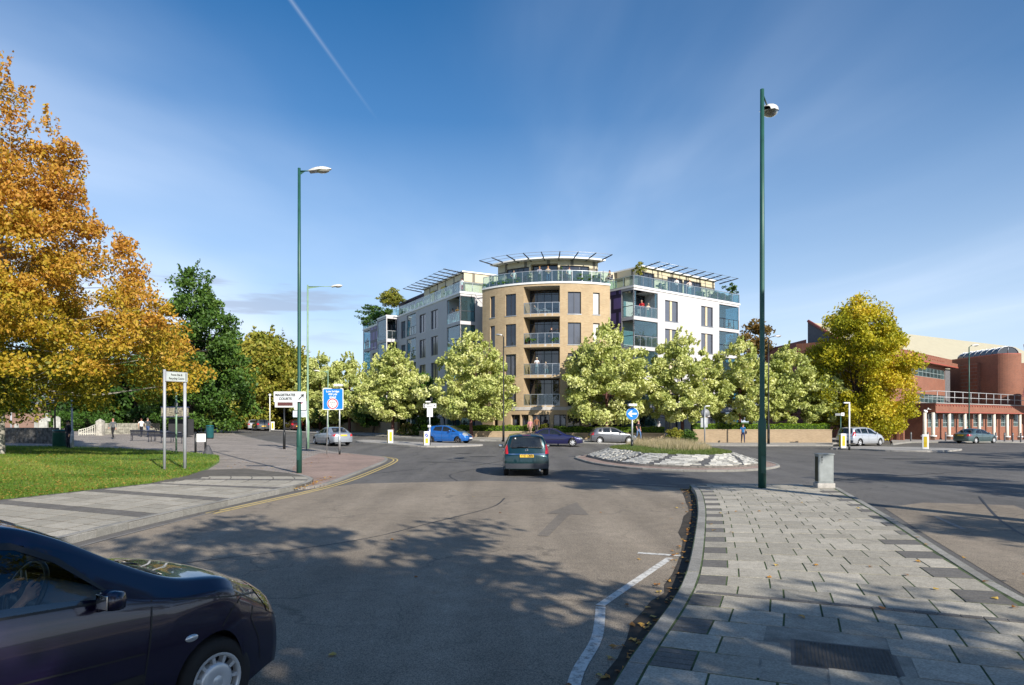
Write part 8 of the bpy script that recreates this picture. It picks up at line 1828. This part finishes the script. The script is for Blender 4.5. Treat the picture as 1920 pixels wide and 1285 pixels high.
shrub(735, ML, 15.8, .5, 1.7, 4.3, 'wide flat topped tree on the far terrace', M_YGREEN, 280, 4200, .15, tall=True); shrub(697, ML, 15.8, .8, 2.0, 4.0, 'layered dark tree at the far corner terrace', M_DKGREEN, 281, 3600, .16); shrub(712, ML, 15.8, .3, 1.2, 1.9, 'bush between the two far terrace trees', M_TPL, 282, 2200, .16); shrub(725, ML, 15.8, -1.0, .8, 1.2, 'red potted bush on the bay roof', M_DKGREEN, 283, 1200, .14); shrub(800, ML, 15.8, 5.0, .8, 3.6, 'pale bush showing over the purple penthouse', M_TPL, 284, 700, .14)
for i, px in enumerate((992, 1000)): shrub(px, MD, FL[3]+.02, .35, .4, .7, 'leafy plant %s behind the third floor drum railing' % ['left', 'right'][i], M_TPL, 290+i)
shrub(1040, MD, FL[3]+.02, .35, .45, .7, 'leafy plant at the right of the third floor drum railing', M_TPL, 292)

# ------------------------------------------------------------------ drivers
M_SKINH = mat('driver_skin', (.46, .25, .17), .5, var=.08, scale=20)
def driver(carroot, sx, label, u, top, zs=.0, skin=None, y=-.37, detailed=False):
    # seated body in the car's frame (x forward, y left), hands on the wheel
    w_ = carroot.rotation_euler.z; J = dict(SIT); k = .93
    def F(p): return (p[1]*k, -p[0]*k, p[2]*k)
    hr = Vector((.47, -.10, .80)); 
    J2 = {n: F(v) for n, v in J.items()}; base = Vector((0, 0, -.05))
    zz_ = .14 if detailed else 0
    J2['wrR'] = (.40, -.16, .80+zz_); J2['haR'] = (.47, -.13, .84+zz_); J2['elR'] = (.20, -.26, .68+zz_*.8); J2['wrL'] = (.40, .14, .80+zz_); J2['haL'] = (.47, .12, .84+zz_); J2['elL'] = (.20, .24, .68+zz_*.8)
    names = list(J2); ix = {n: i for i, n in enumerate(names)}; V = [tuple(J2[n]) for n in names]; E = [(ix[a], ix[b]) for a, b in EDG]; Rr = [RAD[n] if n in RAD else RAD[n[:2]] for n in names]
    if not detailed:
        for s, sd in (('L', 1), ('R', -1)): fingers(V, E, Rr, ix['ha'+s], J2['wr'+s], J2['ha'+s], sd)
    else:
        for s, sd in (('R', 1), ('L', -1)):
            wv = Vector(J2['wr'+s]); hv_ = Vector(J2['ha'+s]); V[ix['ha'+s]] = tuple(hv_); Rr[ix['ha'+s]] = (.036, .020); Rr[ix['wr'+s]] = (.026, .021); ac = Vector((0, 1, 0))*sd
            for j in range(4):
                o_ = (-.5+j/3)*.058; ln = (.075, .085, .080, .062)[j]; p = hv_+Vector((.012, 0, 0))+Vector((.0, .35, .94))*-o_*1.0; q = p+Vector((.42, .10*sd, .05)).normalized()*ln*.45+Vector((0, 0, .012)); r = q+Vector((.25, .5*sd, -.55)).normalized()*ln*.36; e_ = r+Vector((-.55, .45*sd, -.5)).normalized()*ln*.28
                i0 = len(V); V += [tuple(p), tuple(q), tuple(r), tuple(e_)]; E += [(ix['ha'+s], i0), (i0, i0+1), (i0+1, i0+2), (i0+2, i0+3)]; Rr += [(.0105, .0105), (.0095, .0095), (.0085, .0085), (.0072, .0072)]
            p = hv_+Vector((-.012, .02*sd, .028)); q = p+Vector((.035, .03*sd, .022)); r = q+Vector((.032, .01*sd, .004)); i0 = len(V); V += [tuple(p), tuple(q), tuple(r)]; E += [(ix['ha'+s], i0), (i0, i0+1), (i0+1, i0+2)]; Rr += [(.013, .013), (.0105, .0105), (.0085, .0085)]
    me = skin_mesh(V, E, Rr, ix['pelvis'], 2 if detailed else 1); me.materials.clear(); [me.materials.append(m_) for m_ in (skin or M_SKINH, cloth(top), cloth((.03, .035, .05)))]
    for pl in me.polygons:
        c = pl.center; pl.use_smooth = True; el = min((Vector(J2['elR'])-c).length, (Vector(J2['elL'])-c).length)
        pl.material_index = 0 if (c.x > .30 and c.z > .62 and abs(c.y) > .05) or c.z > .99 else (2 if c.z < .58 else 1)
    t = bpy.data.objects.new('person', None); C.objects.link(t); tag(t, label, 'person'); t.rotation_euler = (0, 0, w_)
    loc = Vector((sx(u), y, zs)); t.location = carroot.matrix_basis @ loc if False else (Matrix.Translation(carroot.location) @ Matrix.Rotation(w_, 4, 'Z')) @ loc
    link('body', me, None, t); b = MB(); h = Vector(J2['head']); b.sphere((h.x-.02, h.y, h.z+.03), .1, 12, 0, (1.05, .9, .9)); b.build('hair', cloth((.05, .035, .025)), t); return t
bpy.context.view_layer.update()
driver(polo, psx, 'person driving the dark purple hatchback with one hand on the wheel', 2.30, (.20, .32, .50), .12, detailed=True)
driver(DS[0], DS[1], 'person in a red top driving the dark blue saloon', 2.35, (.55, .04, .03), -.05)
def shade_tree(gx, gy, z, r, sd_, lb, n=9000, ncl=70, hz=1.0, clr=.8):
    k = 1/math.tan(SUN_EL); X = gx+math.sin(SUN_AZ)*k*z; Y = gy-math.cos(SUN_AZ)*k*z; p = Vector((X, Y, 0)); 
    tree('street_tree', lb, 0, Y, [(0, r*.6), (.3, r), (.7, r*.9), (1, r*.3)], z+r*.8*hz, z-r*.8*hz, M_YGREEN, n, 0.16, 0.25, None, ncl, clr, sd_, SG, X=X, lump=.2, edge=.5)
shade_tree(-3.0, 8.5, 8.0, 4.2, 81, 'street tree behind the viewpoint shading the near road')
shade_tree(3.2, 3.6, 8.5, 3.0, 82, 'street tree behind the viewpoint shading the slab island', n=6500)
shade_tree(-9.0, 6.0, 8.5, 4.2, 83, 'street tree behind the viewpoint shading the left kerb')
shade_tree(12.0, 10.0, 7.5, 3.0, 84, 'street tree beside the viewpoint shading the right hand road')
shade_tree(17.0, 21.0, 7.0, 4.2, 85, 'street tree to the right shading the road beyond the island')
shade_tree(25.0, 30.0, 7.0, 4.2, 86, 'street tree farther right shading the far right road')
shade_tree(4.0, 25.2, 12.0, 3.0, 87, 'street tree to the right shading the strip before the roundabout', n=9000)
shade_tree(33.0, 40.0, 7.0, 4.5, 88, 'street tree beyond the right edge shading the distant road')
shade_tree(-1.6, 6.0, 11.0, 3.2, 89, 'tall street tree behind the viewpoint shading the road by the near car')
